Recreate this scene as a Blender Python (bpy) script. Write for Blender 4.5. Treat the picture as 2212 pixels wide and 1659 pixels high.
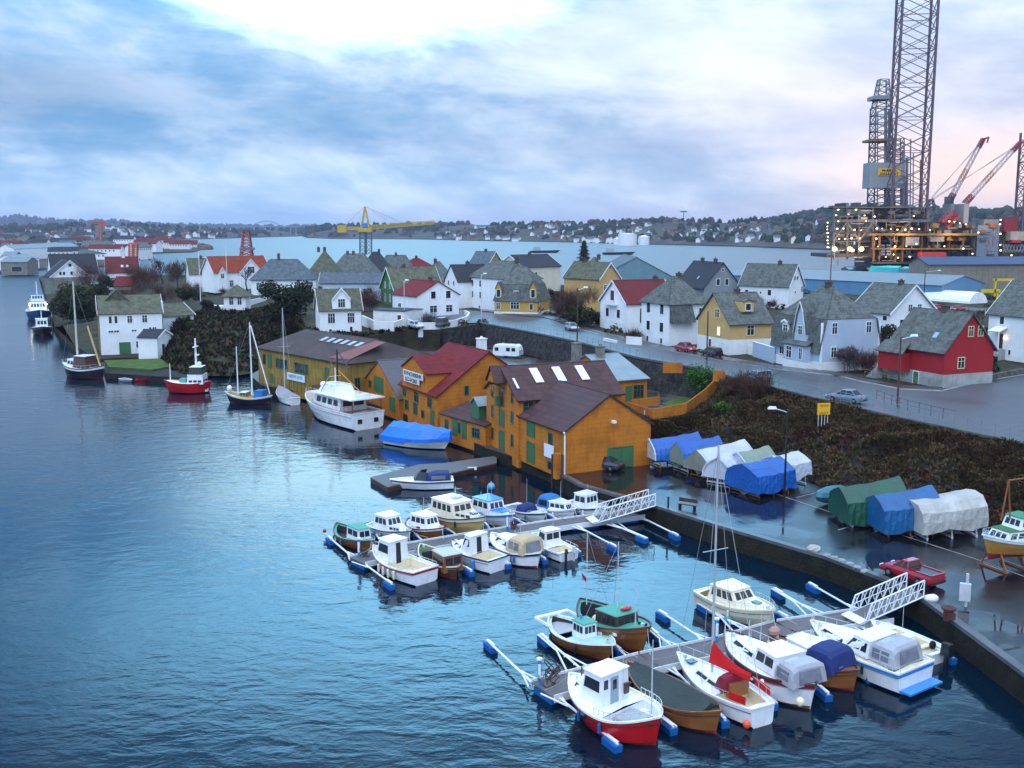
import bpy, math, random
from mathutils import Vector, Matrix
R=math.radians
SC=bpy.context.scene
for o in list(bpy.data.objects): bpy.data.objects.remove(o)
COL=SC.collection
# ---------------------------------------------------------------- camera
HAZE=0.7e-4; CAMZ=27.0; PITCH=R(8.5); F=2250.0        # F in units of a 2212 px wide picture
cd=bpy.data.cameras.new('camera'); cam=bpy.data.objects.new('camera',cd); COL.objects.link(cam)
cam.location=(0,0,CAMZ); cam.rotation_euler=(R(90)-PITCH,0,0)
cd.sensor_width=36; cd.lens=F/2212*36; cd.clip_start=0.5; cd.clip_end=30000
SC.camera=cam
SC.view_settings.view_transform='Standard'; SC.view_settings.look='None'
SC.view_settings.exposure=0.48; SC.view_settings.gamma=1
SC.render.resolution_x=1024; SC.render.resolution_y=768
# ---------------------------------------------------------------- sky
W=bpy.data.worlds.new("World"); SC.world=W; W.use_nodes=True
nt=W.node_tree; nt.nodes.clear()
class NB:
    def __init__(s,t): s.t=t
    def n(s,ty,**k):
        n=s.t.nodes.new(ty)
        for a,b in k.items(): setattr(n,a,b)
        return n
    def l(s,a,b): s.t.links.new(a,b)
    def sv(s,i,v):
        if hasattr(v,'is_output') or isinstance(v,bpy.types.NodeSocket): s.l(v,i)
        else: i.default_value=v
    def m(s,op,a,b=0.0,c=None,cl=False):
        n=s.n('ShaderNodeMath',operation=op,use_clamp=cl); s.sv(n.inputs[0],a); s.sv(n.inputs[1],b)
        if c is not None: s.sv(n.inputs[2],c)
        return n.outputs[0]
    def mr(s,v,a,b,c=0.0,d=1.0):
        n=s.n('ShaderNodeMapRange',interpolation_type='SMOOTHSTEP'); s.sv(n.inputs[0],v)
        for i,x in zip((1,2,3,4),(a,b,c,d)): n.inputs[i].default_value=x
        return n.outputs[0]
    def mix(s,f,a,b,mode='MIX'):
        n=s.n('ShaderNodeMix',data_type='RGBA',blend_type=mode); s.sv(n.inputs[0],f)
        for i,v in ((6,a),(7,b)):
            if isinstance(v,tuple): v=tuple(v)+((1.0,) if len(v)==3 else ())
            s.sv(n.inputs[i],v)
        return n.outputs[2]
    def ramp(s,f,pts):
        n=s.n('ShaderNodeValToRGB'); s.sv(n.inputs[0],f); e=n.color_ramp.elements
        while len(e)<len(pts): e.new(.5)
        for x,(p,c) in zip(e,pts): x.position=p; x.color=(c[0],c[1],c[2],1)
        return n.outputs[0]
    def noise(s,vec,scale,detail=4,rough=.5,dist=0.0):
        n=s.n('ShaderNodeTexNoise'); s.l(vec,n.inputs['Vector']); n.inputs['Scale'].default_value=scale
        n.inputs['Detail'].default_value=detail; n.inputs['Roughness'].default_value=rough; n.inputs['Distortion'].default_value=dist
        return n.outputs['Fac']
    def comb(s,x,y,z):
        n=s.n('ShaderNodeCombineXYZ')
        for i,v in enumerate((x,y,z)): s.sv(n.inputs[i],v)
        return n.outputs[0]
SUN_EL,SUN_AZ=R(42),R(205)     # weak sun behind the cloud, from behind and left of the camera
b=NB(nt)
tc=b.n('ShaderNodeTexCoord').outputs['Generated']
sp=b.n('ShaderNodeSeparateXYZ'); b.l(tc,sp.inputs[0]); dx,dy,dz=sp.outputs
az=b.m('ARCTAN2',dx,dy); el=b.m('ABSOLUTE',dz)
left=b.ramp(el,[(0,(.42,.68,.90)),(.03,(.33,.60,.88)),(.075,(.17,.40,.68)),(.12,(.17,.40,.67)),(.18,(.30,.58,.86)),(.26,(.10,.62,1.25)),(.45,(.03,.40,.90)),(.7,(.5,.66,.9)),(1,(.70,.80,.95))])
right=b.ramp(el,[(0,(.95,.68,.60)),(.03,(.58,.60,.74)),(.075,(.50,.54,.70)),(.12,(.62,.63,.74)),(.18,(.64,.72,.86)),(.26,(.34,.56,.90)),(.45,(.06,.27,.60)),(.7,(.5,.66,.9)),(1,(.70,.80,.95))])
base=b.mix(b.mr(az,-.22,.42),left,right)
v1=b.comb(b.m('MULTIPLY',az,3.0),b.m('MULTIPLY',b.m('ADD',el,b.m('MULTIPLY',az,.10)),8.0),0.0)
n1=b.noise(v1,2.4,9,.62,.2)
v2=b.comb(b.m('MULTIPLY',az,2.0),b.m('MULTIPLY',el,16.0),3.0)
n2=b.noise(v2,2.2,5,.55,.2)
cl=b.m('ADD',b.m('MULTIPLY',b.m('SUBTRACT',n1,.5),1.9),b.m('MULTIPLY',b.m('SUBTRACT',n2,.5),.6))
# white breaks in the cloud
def blob(a0,e0,sa,se,r0,r1,wob=.35):
    d=b.m('SQRT',b.m('ADD',b.m('POWER',b.m('MULTIPLY',b.m('SUBTRACT',az,a0),1/sa),2.0),b.m('POWER',b.m('MULTIPLY',b.m('SUBTRACT',el,e0),1/se),2.0)))
    d=b.m('SUBTRACT',d,b.m('MULTIPLY',cl,wob))
    return b.mr(d,r1,r0)
w1=blob(-.14,.235,.22,.075,.35,1.15)
w2=blob(.13,.165,.24,.065,.2,1.3,.6)
w3=blob(.30,.11,.16,.06,.1,1.5,.5)
wp=blob(.43,.045,.16,.045,.1,1.5,.25)
dk=blob(-.46,.115,.15,.03,.1,1.5,.7)
dk2=blob(-.16,.10,.16,.018,.1,1.6,.7)
dk3=blob(.12,.075,.22,.016,.1,1.6,.6)
c=b.mix(b.mr(cl,-.35,.55,0.0,1.0),b.mix(1.0,base,(.64,.72,.82),'MULTIPLY'),b.mix(.6,base,(.86,.92,1.02)))
c=b.mix(b.m('MULTIPLY',dk,.55),c,(.10,.20,.40)); c=b.mix(b.m('MULTIPLY',dk2,.35),c,(.16,.32,.56)); c=b.mix(b.m('MULTIPLY',dk3,.35),c,(.30,.38,.60))
c=b.mix(b.m('MULTIPLY',w2,.5),c,(.86,.92,1.0)); c=b.mix(b.m('MULTIPLY',w3,.5),c,(.84,.76,.88)); c=b.mix(b.m('MULTIPLY',wp,.8),c,(1.05,.74,.62)); c=b.mix(b.m('MULTIPLY',w1,.97),c,(1.7,2.7,3.2))
w0=blob(-.02,.365,.42,.115,.15,1.4,.25)
c=b.mix(b.m('MULTIPLY',w0,.95),c,(1.5,3.9,6.0))
sky=b.n('ShaderNodeTexSky',sky_type='NISHITA',sun_disc=False,sun_elevation=SUN_EL,sun_rotation=SUN_AZ)
skc=b.mix(1.0,sky.outputs[0],(.10,.10,.10),'MULTIPLY')
c=b.mix(.12,c,skc)
# overhead the cloud layer is brighter than near the horizon
over=b.mr(el,.50,.85,1.0,2.0)
vm=b.n('ShaderNodeVectorMath',operation='SCALE'); b.l(c,vm.inputs[0]); b.l(over,vm.inputs['Scale'])
rear=b.mr(b.m('ABSOLUTE',az),.9,2.2,1.0,1.55)   # brighter open sky behind the camera
vm2=b.n('ShaderNodeVectorMath',operation='SCALE'); b.l(vm.outputs[0],vm2.inputs[0]); b.l(rear,vm2.inputs['Scale'])
bg=b.n('ShaderNodeBackground'); b.l(vm2.outputs[0],bg.inputs[0]); bg.inputs[1].default_value=1.0
out=b.n('ShaderNodeOutputWorld'); b.l(bg.outputs[0],out.inputs[0])
sd=bpy.data.lights.new('sun','SUN'); sd.energy=0.5; sd.angle=R(25); sd.color=(1,.96,.92)
so=bpy.data.objects.new('sun',sd); COL.objects.link(so); so.location=(-60,-60,120)
so.rotation_euler=(R(90)-SUN_EL,0,R(-25))
# ---------------------------------------------------------------- materials
MC={}
def M(key,col=None,rough=.7,var=.18,scale=.8,metal=0.0,stripe=None,bump=0.0,emit=0.0,streak=0.0,coat=0.0,speck=None):
    if key in MC: return MC[key]
    m=bpy.data.materials.new(key); m.use_nodes=True; t=m.node_tree; t.nodes.clear(); b=NB(t)
    o=b.n('ShaderNodeOutputMaterial'); p=b.n('ShaderNodeBsdfPrincipled'); b.l(p.outputs[0],o.inputs[0])
    tc=b.n('ShaderNodeTexCoord').outputs['Object']
    n=b.noise(tc,scale,5,.6)
    lo=tuple(x*(1-var) for x in col); hi=tuple(min(1,x*(1+var*.8)) for x in col)
    c=b.mix(b.mr(n,.3,.7),lo,hi)
    if streak:
        mp=b.n('ShaderNodeMapping'); b.l(tc,mp.inputs[0]); mp.inputs['Scale'].default_value=(1.6,1.6,.12)
        n2=b.noise(mp.outputs[0],2.0,4,.6); c=b.mix(b.m('MULTIPLY',b.mr(n2,.5,.75),streak),c,tuple(x*.45 for x in col))
    if speck:
        n3=b.noise(tc,speck[0],3,.6); c=b.mix(b.m('MULTIPLY',b.mr(n3,.52,.66),speck[1]),c,speck[2])
    h=None
    if stripe:
        ax,per,dk=stripe
        s=b.n('ShaderNodeSeparateXYZ'); b.l(tc,s.inputs[0])
        x={'Z':s.outputs[2],'X':s.outputs[0],'Y':s.outputs[1],'H':b.m('ADD',s.outputs[0],s.outputs[1])}[ax]
        w=b.m('FRACT',b.m('DIVIDE',x,per)); h=b.mr(w,0.0,.22)
        c=b.mix(b.m('MULTIPLY',b.m('SUBTRACT',1.0,h),dk),c,tuple(x*.35 for x in col))
    b.l(c,p.inputs['Base Color']); p.inputs['Specular IOR Level'].default_value=.5 if rough<.6 or coat else .25
    b.sv(p.inputs['Roughness'],b.mr(n,.25,.75,max(0,rough-.08),min(1,rough+.08))); p.inputs['Metallic'].default_value=metal
    if coat: p.inputs['Coat Weight'].default_value=coat
    if bump:
        bn=b.n('ShaderNodeBump'); bn.inputs['Strength'].default_value=.6; bn.inputs['Distance'].default_value=bump
        n4=b.noise(tc,scale*6,4,.6); b.l(n4,bn.inputs['Height']); b.l(bn.outputs[0],p.inputs['Normal'])
    if emit:
        p.inputs['Emission Color'].default_value=(*col,1); p.inputs['Emission Strength'].default_value=emit
    MC[key]=m; return m
white=M('white_paint',(.80,.82,.82),.5,.06,.5,streak=.12)
whitebd=M('white_boards',(.78,.80,.80),.55,.07,.4,stripe=('Z',.22,.22),streak=.15)
render_w=M('white_render',(.74,.75,.73),.8,.08,.5,streak=.2)
cream=M('cream_paint',(.66,.60,.44),.6,.08,.4,stripe=('Z',.22,.15))
orange=M('orange_boards',(.50,.165,.016),.75,.28,.5,stripe=('Z',.5,.35),streak=.5,speck=(.5,.3,(.30,.11,.02)))
ochre=M('ochre_boards',(.30,.19,.04),.75,.25,.35,stripe=('H',1.1,.6),streak=.6)
yellowh=M('yellow_boards',(.56,.36,.14),.6,.08,.4,stripe=('Z',.22,.18))
yellowo=M('mustard_boards',(.50,.30,.07),.6,.08,.4,stripe=('Z',.22,.18))
olive=M('olive_boards',(.30,.24,.06),.6,.08,.4,stripe=('Z',.22,.18))
bluegrey=M('bluegrey_boards',(.41,.49,.58),.6,.06,.4,stripe=('Z',.22,.18))
greyh=M('grey_boards',(.22,.25,.27),.6,.08,.4,stripe=('Z',.22,.2))
paleblue=M('pale_blue_boards',(.46,.54,.62),.6,.06,.4,stripe=('Z',.22,.15))
greenh=M('green_boards',(.05,.15,.05),.6,.1,.4,stripe=('Z',.22,.2))
redh=M('red_boards',(.34,.018,.025),.6,.1,.4,stripe=('Z',.22,.25))
stone=M('rough_stone',(.13,.12,.10),.9,.45,1.2,bump=.25,speck=(2.2,.7,(.04,.04,.035)))
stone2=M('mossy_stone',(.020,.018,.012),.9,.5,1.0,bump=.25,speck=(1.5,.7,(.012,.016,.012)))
stonel=M('grey_masonry',(.20,.20,.17),.9,.3,.8,bump=.1,speck=(1.8,.5,(.10,.10,.07)))
concrete=M('concrete',(.33,.34,.32),.85,.2,.6,streak=.4)
slate=M('slate_roof',(.095,.107,.10),.8,.40,1.1,stripe=('Z',.4,.45),speck=(2.4,.55,(.17,.18,.15)))
slateg=M('lichen_slate_roof',(.095,.10,.07),.85,.35,.9,stripe=('Z',.4,.4),speck=(1.6,.6,(.16,.16,.09)))
slateb=M('blue_slate_roof',(.085,.11,.13),.7,.35,1.1,stripe=('Z',.4,.35))
slated=M('dark_roof',(.028,.03,.04),.7,.2,.7,stripe=('Z',.4,.4))
tilered=M('red_tile_roof',(.15,.015,.018),.8,.35,1.0,stripe=('Z',.4,.35))
tileorange=M('orange_tile_roof',(.22,.042,.020),.8,.3,1.0,stripe=('Z',.4,.3))
tilebrown=M('brown_tile_roof',(.070,.032,.032),.6,.35,.9,stripe=('Z',.45,.6))
tiledred=M('dark_red_roof',(.12,.02,.022),.8,.2,.6,stripe=('Z',.4,.3))
felt=M('felt_roof',(.070,.052,.050),.85,.25,.3,streak=.2)
rusty=M('rusty_roof',(.22,.06,.05),.6,.3,.5,speck=(.9,.5,(.12,.10,.11)))
tinroof=M('pale_tin_roof',(.20,.255,.28),.38,.15,.5,stripe=('X',.8,.15),speck=(1.2,.4,(.16,.22,.24)))
glass=M('window_glass',(.020,.026,.032),.08,.1,1)
lit=M('lit_window',(1.0,.62,.28),.4,.05,1,emit=1.6)
brick=M('chimney_brick',(.10,.07,.06),.9,.3,3)
greend=M('green_door',(.045,.14,.055),.55,.15,.6,stripe=('H',.5,.3))
browndoor=M('brown_door',(.10,.02,.015),.5,.1,.6)
wood=M('varnished_wood',(.27,.095,.022),.35,.18,.9,stripe=('Z',.14,.35),coat=.4)
woodd=M('dark_wood',(.075,.028,.016),.45,.2,.9,stripe=('Z',.14,.3),coat=.3)
deckgrey=M('weathered_deck',(.17,.165,.17),.55,.2,.9,stripe=('H',.3,.3))
tan_=M('tan_hull',(.46,.32,.11),.35,.08,.5,coat=.4)
gel=M('white_gelcoat',(.80,.82,.83),.25,.07,.9,coat=.5,streak=.22)
gelc=M('cream_gelcoat',(.74,.66,.48),.28,.05,.6,coat=.5)
navy=M('navy_canvas',(.018,.035,.14),.7,.2,.9)
bluec=M('blue_canvas',(.03,.16,.42),.7,.15,.9)
tarpb=M('blue_tarp',(.006,.090,.36),.38,.2,.5,bump=.15)
tarpb2=M('mid_blue_tarp',(.008,.095,.26),.4,.2,.5,bump=.15)
tarpw=M('white_tarp',(.50,.53,.60),.4,.15,.5,bump=.15)
tarpg=M('green_tarp',(.008,.075,.040),.4,.22,.5,bump=.15)
tarps=M('sage_tarp',(.20,.26,.19),.45,.12,.5,bump=.15)
tarpc=M('grimy_white_tarp',(.42,.41,.38),.5,.2,.6,bump=.15,streak=.3)
greytarp=M('grey_canvas',(.30,.31,.34),.7,.1,.6,bump=.1)
dgreent=M('dark_green_canvas',(.035,.05,.048),.6,.15,.6,bump=.1)
tanc=M('tan_canvas',(.50,.40,.24),.7,.1,.8)
clearc=M('clear_canopy',(.36,.37,.40),.3,.12,.8)
winc=M('clear_plastic_window',(.16,.17,.21),.15,.2,1.5)
redp=M('red_paint',(.48,.006,.012),.35,.08,.6,coat=.3)
redc=M('red_canvas',(.58,.012,.012),.6,.12,.8)
maroon=M('maroon_canvas',(.22,.015,.035),.6,.12,.8)
blackp=M('black_paint',(.012,.013,.016),.35,.1,.6,coat=.3)
navyp=M('navy_paint',(.010,.018,.07),.3,.1,.6,coat=.4)
bluep=M('bright_blue_paint',(.02,.22,.60),.35,.08,.6,coat=.3)
pblue=M('pontoon_blue',(.008,.11,.36),.4,.15,.7)
seagreen=M('sea_green_deck',(.06,.30,.22),.55,.12,.8)
paleg=M('pale_green_deck',(.36,.58,.50),.5,.08,.8)
darkwell=M('dark_cockpit',(.05,.04,.045),.7,.2,1)
greydeck=M('grey_deck',(.36,.38,.40),.6,.1,.8)
antif=M('red_antifouling',(.28,.015,.015),.5,.15,.8)
steel=M('galvanised_steel',(.62,.64,.66),.4,.1,1.5,metal=.3)
rubber=M('black_rubber',(.01,.01,.011),.7,.1,2)
dirt=M('brown_mud',(.07,.045,.03),.9,.3,.6)
asph=None
# ---------------------------------------------------------------- geometry helpers
def G(x,y,z=0.0):
    u=(x-1106)/F; v=(829.5-y)/F
    d=Vector((u,math.cos(PITCH)+v*math.sin(PITCH),-math.sin(PITCH)+v*math.cos(PITCH)))
    t=(z-CAMZ)/d.z
    return Vector((0,0,CAMZ))+d*t
def GD(x,y,dist):      # point on the pixel ray at ground distance `dist` ahead (world y)
    u=(x-1106)/F; v=(829.5-y)/F
    d=Vector((u,math.cos(PITCH)+v*math.sin(PITCH),-math.sin(PITCH)+v*math.cos(PITCH)))
    return Vector((0,0,CAMZ))+d*(dist/d.y)
class MB:
    def __init__(s): s.v=[]; s.f=[]; s.mi=[]; s.m=0; s.T=None
    def add(s,vs,fs):
        k=len(s.v)
        for p in vs:
            p=Vector(p); s.v.append(s.T@p if s.T else p)
        for f in fs: s.f.append(tuple(i+k for i in f)); s.mi.append(s.m)
    def hexa(s,p):   # 8 points: bottom ring 0-3, top ring 4-7
        s.add(p,[(3,2,1,0),(4,5,6,7),(0,1,5,4),(1,2,6,5),(2,3,7,6),(3,0,4,7)])
    def box(s,x0,x1,y0,y1,z0,z1):
        s.hexa([(x0,y0,z0),(x1,y0,z0),(x1,y1,z0),(x0,y1,z0),(x0,y0,z1),(x1,y0,z1),(x1,y1,z1),(x0,y1,z1)])
    def fr(s,x0,x1,wb,wf,z0,z1,bs=0,fs=0,ins=0,cy=0):   # cabin frustum along x
        s.hexa(FR(x0,x1,wb,wf,z0,z1,bs,fs,ins,cy))
    def tube(s,p,q,r,n=5,r2=None):
        p=Vector(p); q=Vector(q); d=q-p
        if d.length<1e-6: return
        if r2 is None: r2=r
        a=d.orthogonal().normalized(); c=d.normalized().cross(a)
        vs=[]
        for P,rr in ((p,r),(q,r2)):
            for i in range(n):
                t=2*math.pi*i/n; vs.append(P+a*math.cos(t)*rr+c*math.sin(t)*rr)
        s.add(vs,[(i,(i+1)%n,n+(i+1)%n,n+i) for i in range(n)]+[tuple(range(n))[::-1],tuple(range(n,2*n))])
    def path(s,pts,r,n=5):
        for a,c in zip(pts,pts[1:]): s.tube(a,c,r,n)
    def grid(s,rows,close=False):
        nr=len(rows); nc=len(rows[0]); vs=[p for r in rows for p in r]; fs=[]
        for i in range(nr-1):
            for j in range(nc-1 if not close else nc):
                k=(j+1)%nc; fs.append((i*nc+j,i*nc+k,(i+1)*nc+k,(i+1)*nc+j))
        s.add(vs,fs)
    def ball(s,c,rx,ry,rz,n=8,m=5,jit=0,rnd=None):
        rows=[]
        for i in range(m+1):
            ph=math.pi*i/m-math.pi/2; row=[]
            for j in range(n):
                t=2*math.pi*j/n; k=1+(rnd.uniform(-jit,jit) if jit else 0)
                row.append((c[0]+rx*k*math.cos(ph)*math.cos(t),c[1]+ry*k*math.cos(ph)*math.sin(t),c[2]+rz*k*math.sin(ph)))
            rows.append(row)
        s.grid(rows,True)
    def poly(s,pts): s.add(pts,[tuple(range(len(pts)))])
    def slab(s,pts,t,n=None):
        pts=[Vector(p) for p in pts]
        if n is None:
            n=Vector((0,0,0))
            for i in range(len(pts)): n+=pts[i].cross(pts[(i+1)%len(pts)])
            n.normalize()
        k=len(pts); s.add(pts+[p+n*t for p in pts],[tuple(range(k))[::-1],tuple(range(k,2*k))]+[(i,(i+1)%k,k+(i+1)%k,k+i) for i in range(k)])
    def build(s,name,mats,parent=None,smooth=False,loc=None):
        me=bpy.data.meshes.new(name); me.from_pydata([tuple(v) for v in s.v],[],s.f)
        if not isinstance(mats,(list,tuple)): mats=[mats]
        for m in mats: me.materials.append(m)
        if len(mats)>1: me.polygons.foreach_set('material_index',s.mi)
        if smooth: me.polygons.foreach_set('use_smooth',[True]*len(s.f))
        me.update()
        o=bpy.data.objects.new(name,me); COL.objects.link(o)
        if parent: o.parent=parent
        if loc is not None: o.location=loc
        return o
def FR(x0,x1,wb,wf,z0,z1,bs=0,fs=0,ins=0,cy=0):
    b,f=wb/2,wf/2
    return [Vector(p) for p in [(x0,cy-b,z0),(x1,cy-f,z0),(x1,cy+f,z0),(x0,cy+b,z0),(x0+bs,cy-b+ins,z1),(x1-fs,cy-f+ins,z1),(x1-fs,cy+f-ins,z1),(x0+bs,cy+b-ins,z1)]]
FACES={'r':(0,1,5,4),'f':(1,2,6,5),'l':(2,3,7,6),'b':(3,0,4,7)}   # right(-y), front(+x), left(+y), back
def facewin(mb,P,face,u0,u1,v0,v1,off=.03,t=.02):
    a,c,d,e=[P[i] for i in FACES[face]]
    f=lambda u,v:(a*(1-u)+c*u)*(1-v)+(e*(1-u)+d*u)*v
    n=(c-a).cross(e-a).normalized()
    q=[f(u0,v0)+n*off,f(u1,v0)+n*off,f(u1,v1)+n*off,f(u0,v1)+n*off]
    mb.slab(q,-t,n)
    return q
def tag(o,label=None,cat=None,group=None,kind=None):
    if label: o['label']=label
    if cat: o['category']=cat
    if group: o['group']=group
    if kind: o['kind']=kind
    return o
def thing(name,label,cat,loc=(0,0,0),rz=0,group=None):
    o=bpy.data.objects.new(name,None); o.empty_display_size=.3; COL.objects.link(o); o.location=loc; o.rotation_euler=(0,0,rz)
    return tag(o,label,cat,group)
def copy_tree(o,parent=None):
    c=o.copy(); COL.objects.link(c)
    if parent: c.parent=parent
    for ch in KIDS.get(o.name,[]): copy_tree(ch,c)
    return c
KIDS={}
def index_kids():
    KIDS.clear()
    for o in bpy.data.objects:
        if o.parent: KIDS.setdefault(o.parent.name,[]).append(o)
def struct(o,kind='structure'): o['kind']=kind; return o
def text(s,size,mat,name='lettering',parent=None,ext=.01,w=None,bold=0.0):
    c=bpy.data.curves.new(name,'FONT'); c.body=s; c.size=size; c.extrude=ext; c.align_x='CENTER'; c.align_y='CENTER'; c.offset=bold
    o=bpy.data.objects.new('tmp',c); COL.objects.link(o)
    bpy.context.view_layer.update()
    me=bpy.data.meshes.new_from_object(o.evaluated_get(bpy.context.evaluated_depsgraph_get()))
    bpy.data.objects.remove(o); me.name=name; me.materials.clear(); me.materials.append(mat)
    if w:
        xs=[v.co.x for v in me.vertices]; k=w/(max(xs)-min(xs))
        for v in me.vertices: v.co.x*=k
    o=bpy.data.objects.new(name,me); COL.objects.link(o)
    if parent: o.parent=parent
    return o
# ---------------------------------------------------------------- windows and doors
WC={}
def window(parent,loc,rz,w,h,style=2,fm=None,gm=None,name='window',fr=.09):
    fm=fm or white; gm=gm or glass
    key=(round(w,2),round(h,2),style,fm.name,gm.name,fr)
    if key not in WC:
        m=MB(); t=.07; b=fr
        m.box(-w/2-b,w/2+b,-t,0,-b,0); m.box(-w/2-b,w/2+b,-t,0,h,h+b)
        m.box(-w/2-b,-w/2,-t,0,0,h); m.box(w/2,w/2+b,-t,0,0,h)
        if style>=2:
            for k in range(1,style): x=-w/2+w*k/style; m.box(x-.035,x+.035,-t+.01,0,0,h)
        if style in(2,3) and h>1: m.box(-w/2,w/2,-t+.012,-.002,h*.64,h*.64+.05)
        g=MB(); g.box(-w/2,w/2,-.035,.01,0,h)
        WC[key]=(m,fm,g,gm,[None,None])
    m,fm,g,gm,c=WC[key]
    if c[0] is None:
        o=m.build(name,fm,parent); p=g.build('pane',gm,o); c[0]=o.data; c[1]=p.data
    else:
        o=bpy.data.objects.new(name,c[0]); COL.objects.link(o); o.parent=parent
        p=bpy.data.objects.new('pane',c[1]); COL.objects.link(p); p.parent=o
    o.location=loc; o.rotation_euler=(0,0,rz)
    return o
def door(parent,loc,rz,w,h,mat,fm=None,name='door',planks=0):
    m=MB(); m.box(-w/2,w/2,-.05,.02,0,h)
    if planks==2:
        m.box(-w/2,-.02,-.07,-.03,.05,h-.05); m.box(.02,w/2,-.07,-.03,.05,h-.05)
    o=m.build(name,mat,parent)
    f=MB(); b=.1; f.box(-w/2-b,-w/2,-.09,0,0,h+b); f.box(w/2,w/2+b,-.09,0,0,h+b); f.box(-w/2,w/2,-.09,0,h,h+b)
    f.build('door_frame',fm or white,o)
    o.location=loc; o.rotation_euler=(0,0,rz); return o
def face_at(face,w,d,u,v):
    if face=='f': return Vector((u*w,0,v)),0
    if face=='r': return Vector((w,u*d,v)),R(90)
    if face=='l': return Vector((0,d*(1-u),v)),R(-90)
    return Vector((w*(1-u),d,v)),R(180)
LOG=[]
def house(label,cat,A,B,zg,hw,Rp,C,ridge='x',wall=None,roof=None,name='house',hip=0,prof=None,ov=.45,wins=(),doors=(),chim=(),plinth=0,pm=None,trim=None,trimm=None,skyl=(),group=None,tp=.14,cornerm=None,winm=None,zsub=1.0,both=True):
    a=G(A[0],A[1],zg+hw); bb=G(B[0],B[1],zg+hw); a.z=bb.z=zg
    dv=(bb-a); w=dv.length; ang=math.atan2(dv.y,dv.x); ex=dv.normalized(); ey=Vector((-ex.y,ex.x,0))
    if isinstance(C,tuple):
        c=G(C[0],C[1],zg+hw); c.z=zg
        # distance along ey from the nearer corner; pick the intersection of the pixel ray column with the side wall
        d1=(c-a).dot(ey); d=d1
    else: d=C
    # ridge height
    org=Vector((0,0,CAMZ)); u=(Rp[0]-1106)/F; v=(829.5-Rp[1])/F
    dr=Vector((u,math.cos(PITCH)+v*math.sin(PITCH),-math.sin(PITCH)+v*math.cos(PITCH)))
    base=a+(ey*(d/2) if ridge=='x' else Vector((0,0,0)))
    t=(base-org).dot(ey)/dr.dot(ey); P=org+dr*t; rise=P.z-zg-hw
    LOG.append('%-44s w%.1f d%.1f hw%.1f rise%.1f dist%.0f'%(label[:44],w,d,hw,rise,a.y))
    T=thing(name,label,cat,a,ang,group)
    L,Bw=(w,d) if ridge=='x' else (d,w)
    def mp(al,ac,z): return Vector((al,ac,z)) if ridge=='x' else Vector((w-ac if False else ac,al,z))
    # profile levels: (inset across, z, inset along)
    if prof is None: levels=[(0,0,0),(Bw/2,rise,hip*Bw/2)]
    else: levels=[(i*Bw/2,z*rise,k*Bw/2) for i,z,k in prof]
    # walls
    m=MB(); e=plinth
    for p,q in (((0,0),(w,0)),((w,0),(w,d)),((w,d),(0,d)),((0,d),(0,0))):
        m.poly([(p[0],p[1],e-zsub if not plinth else e),(q[0],q[1],e-zsub if not plinth else e),(q[0],q[1],hw),(p[0],p[1],hw)])
    top=0
    while top+1<len(levels) and abs(levels[top+1][2]-levels[top][2])<1e-6: top+=1
    if top:
        for al in (0,L):
            pts=[mp(al,levels[k][0],hw+levels[k][1]) for k in range(top+1)]+[mp(al,Bw-levels[k][0],hw+levels[k][1]) for k in range(top,-1,-1)]
            uniq=[]
            for p in pts:
                if not uniq or (p-uniq[-1]).length>1e-4: uniq.append(p)
            m.poly(uniq)
    m.build('wall',wall,T)
    if plinth:
        m=MB(); m.box(-.04,w+.04,-.04,d+.04,-zsub,plinth); m.build('plinth',pm or concrete,T)
    if cornerm:
        m=MB()
        for x,y in ((0,0),(w,0)): m.box(x-.12,x+.12,y-.05,y+.12,plinth,hw-.05)
        m.build('corner_board',cornerm,T)
    # roof
    m=MB()
    for k in range(len(levels)-1):
        i0,z0,k0=levels[k]; i1,z1,k1=levels[k+1]
        sl=(z1-z0)/max(.01,(i1-i0)); 
        gable0=(k1-k0)<1e-6
        oc=ov if k==0 else 0
        oa0=-ov*.8 if gable0 else -ov*(1 if k==0 else 0); oa1=-ov*.8 if gable0 else 0
        ks=(z1-z0)/max(.01,(k1-k0)) if not gable0 else 0
        for s in (0,1):
            f=lambda c: c if s==0 else Bw-c
            q=[mp(k0+oa0,f(i0-oc),hw+z0-oc*sl),mp(L-k0-oa0,f(i0-oc),hw+z0-oc*sl),mp(L-k1-oa1,f(i1),hw+z1),mp(k1+oa1,f(i1),hw+z1)]
            nn=(q[1]-q[0]).cross(q[3]-q[0]); nn.normalize()
            if nn.z<0: nn=-nn
            if (q[2]-q[3]).length<.05: q=q[:3]
            m.slab(q,tp,nn)
        if not gable0:
            for s in (0,1):
                g=lambda a_: a_ if s==0 else L-a_
                q=[mp(g(k0+oa0),i0-oc,hw+z0-oc*sl),mp(g(k0+oa0),Bw-i0+oc,hw+z0-oc*sl),mp(g(k1),Bw-i1,hw+z1),mp(g(k1),i1,hw+z1)]
                nn=(q[1]-q[0]).cross(q[2]-q[0]); nn.normalize()
                if nn.z<0: nn=-nn
                if (q[2]-q[3]).length<.05: q=q[:3]
                m.slab(q,tp,nn)
    # ridge cap
    kt=levels[-1]; m.tube(mp(kt[2]-(.3 if not hip and prof is None else 0),Bw/2,hw+kt[1]+tp*.9),mp(L-kt[2]+(.3 if not hip and prof is None else 0),Bw/2,hw+kt[1]+tp*.9),.12,5)
    RO=m.build('roof',roof,T)
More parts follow.
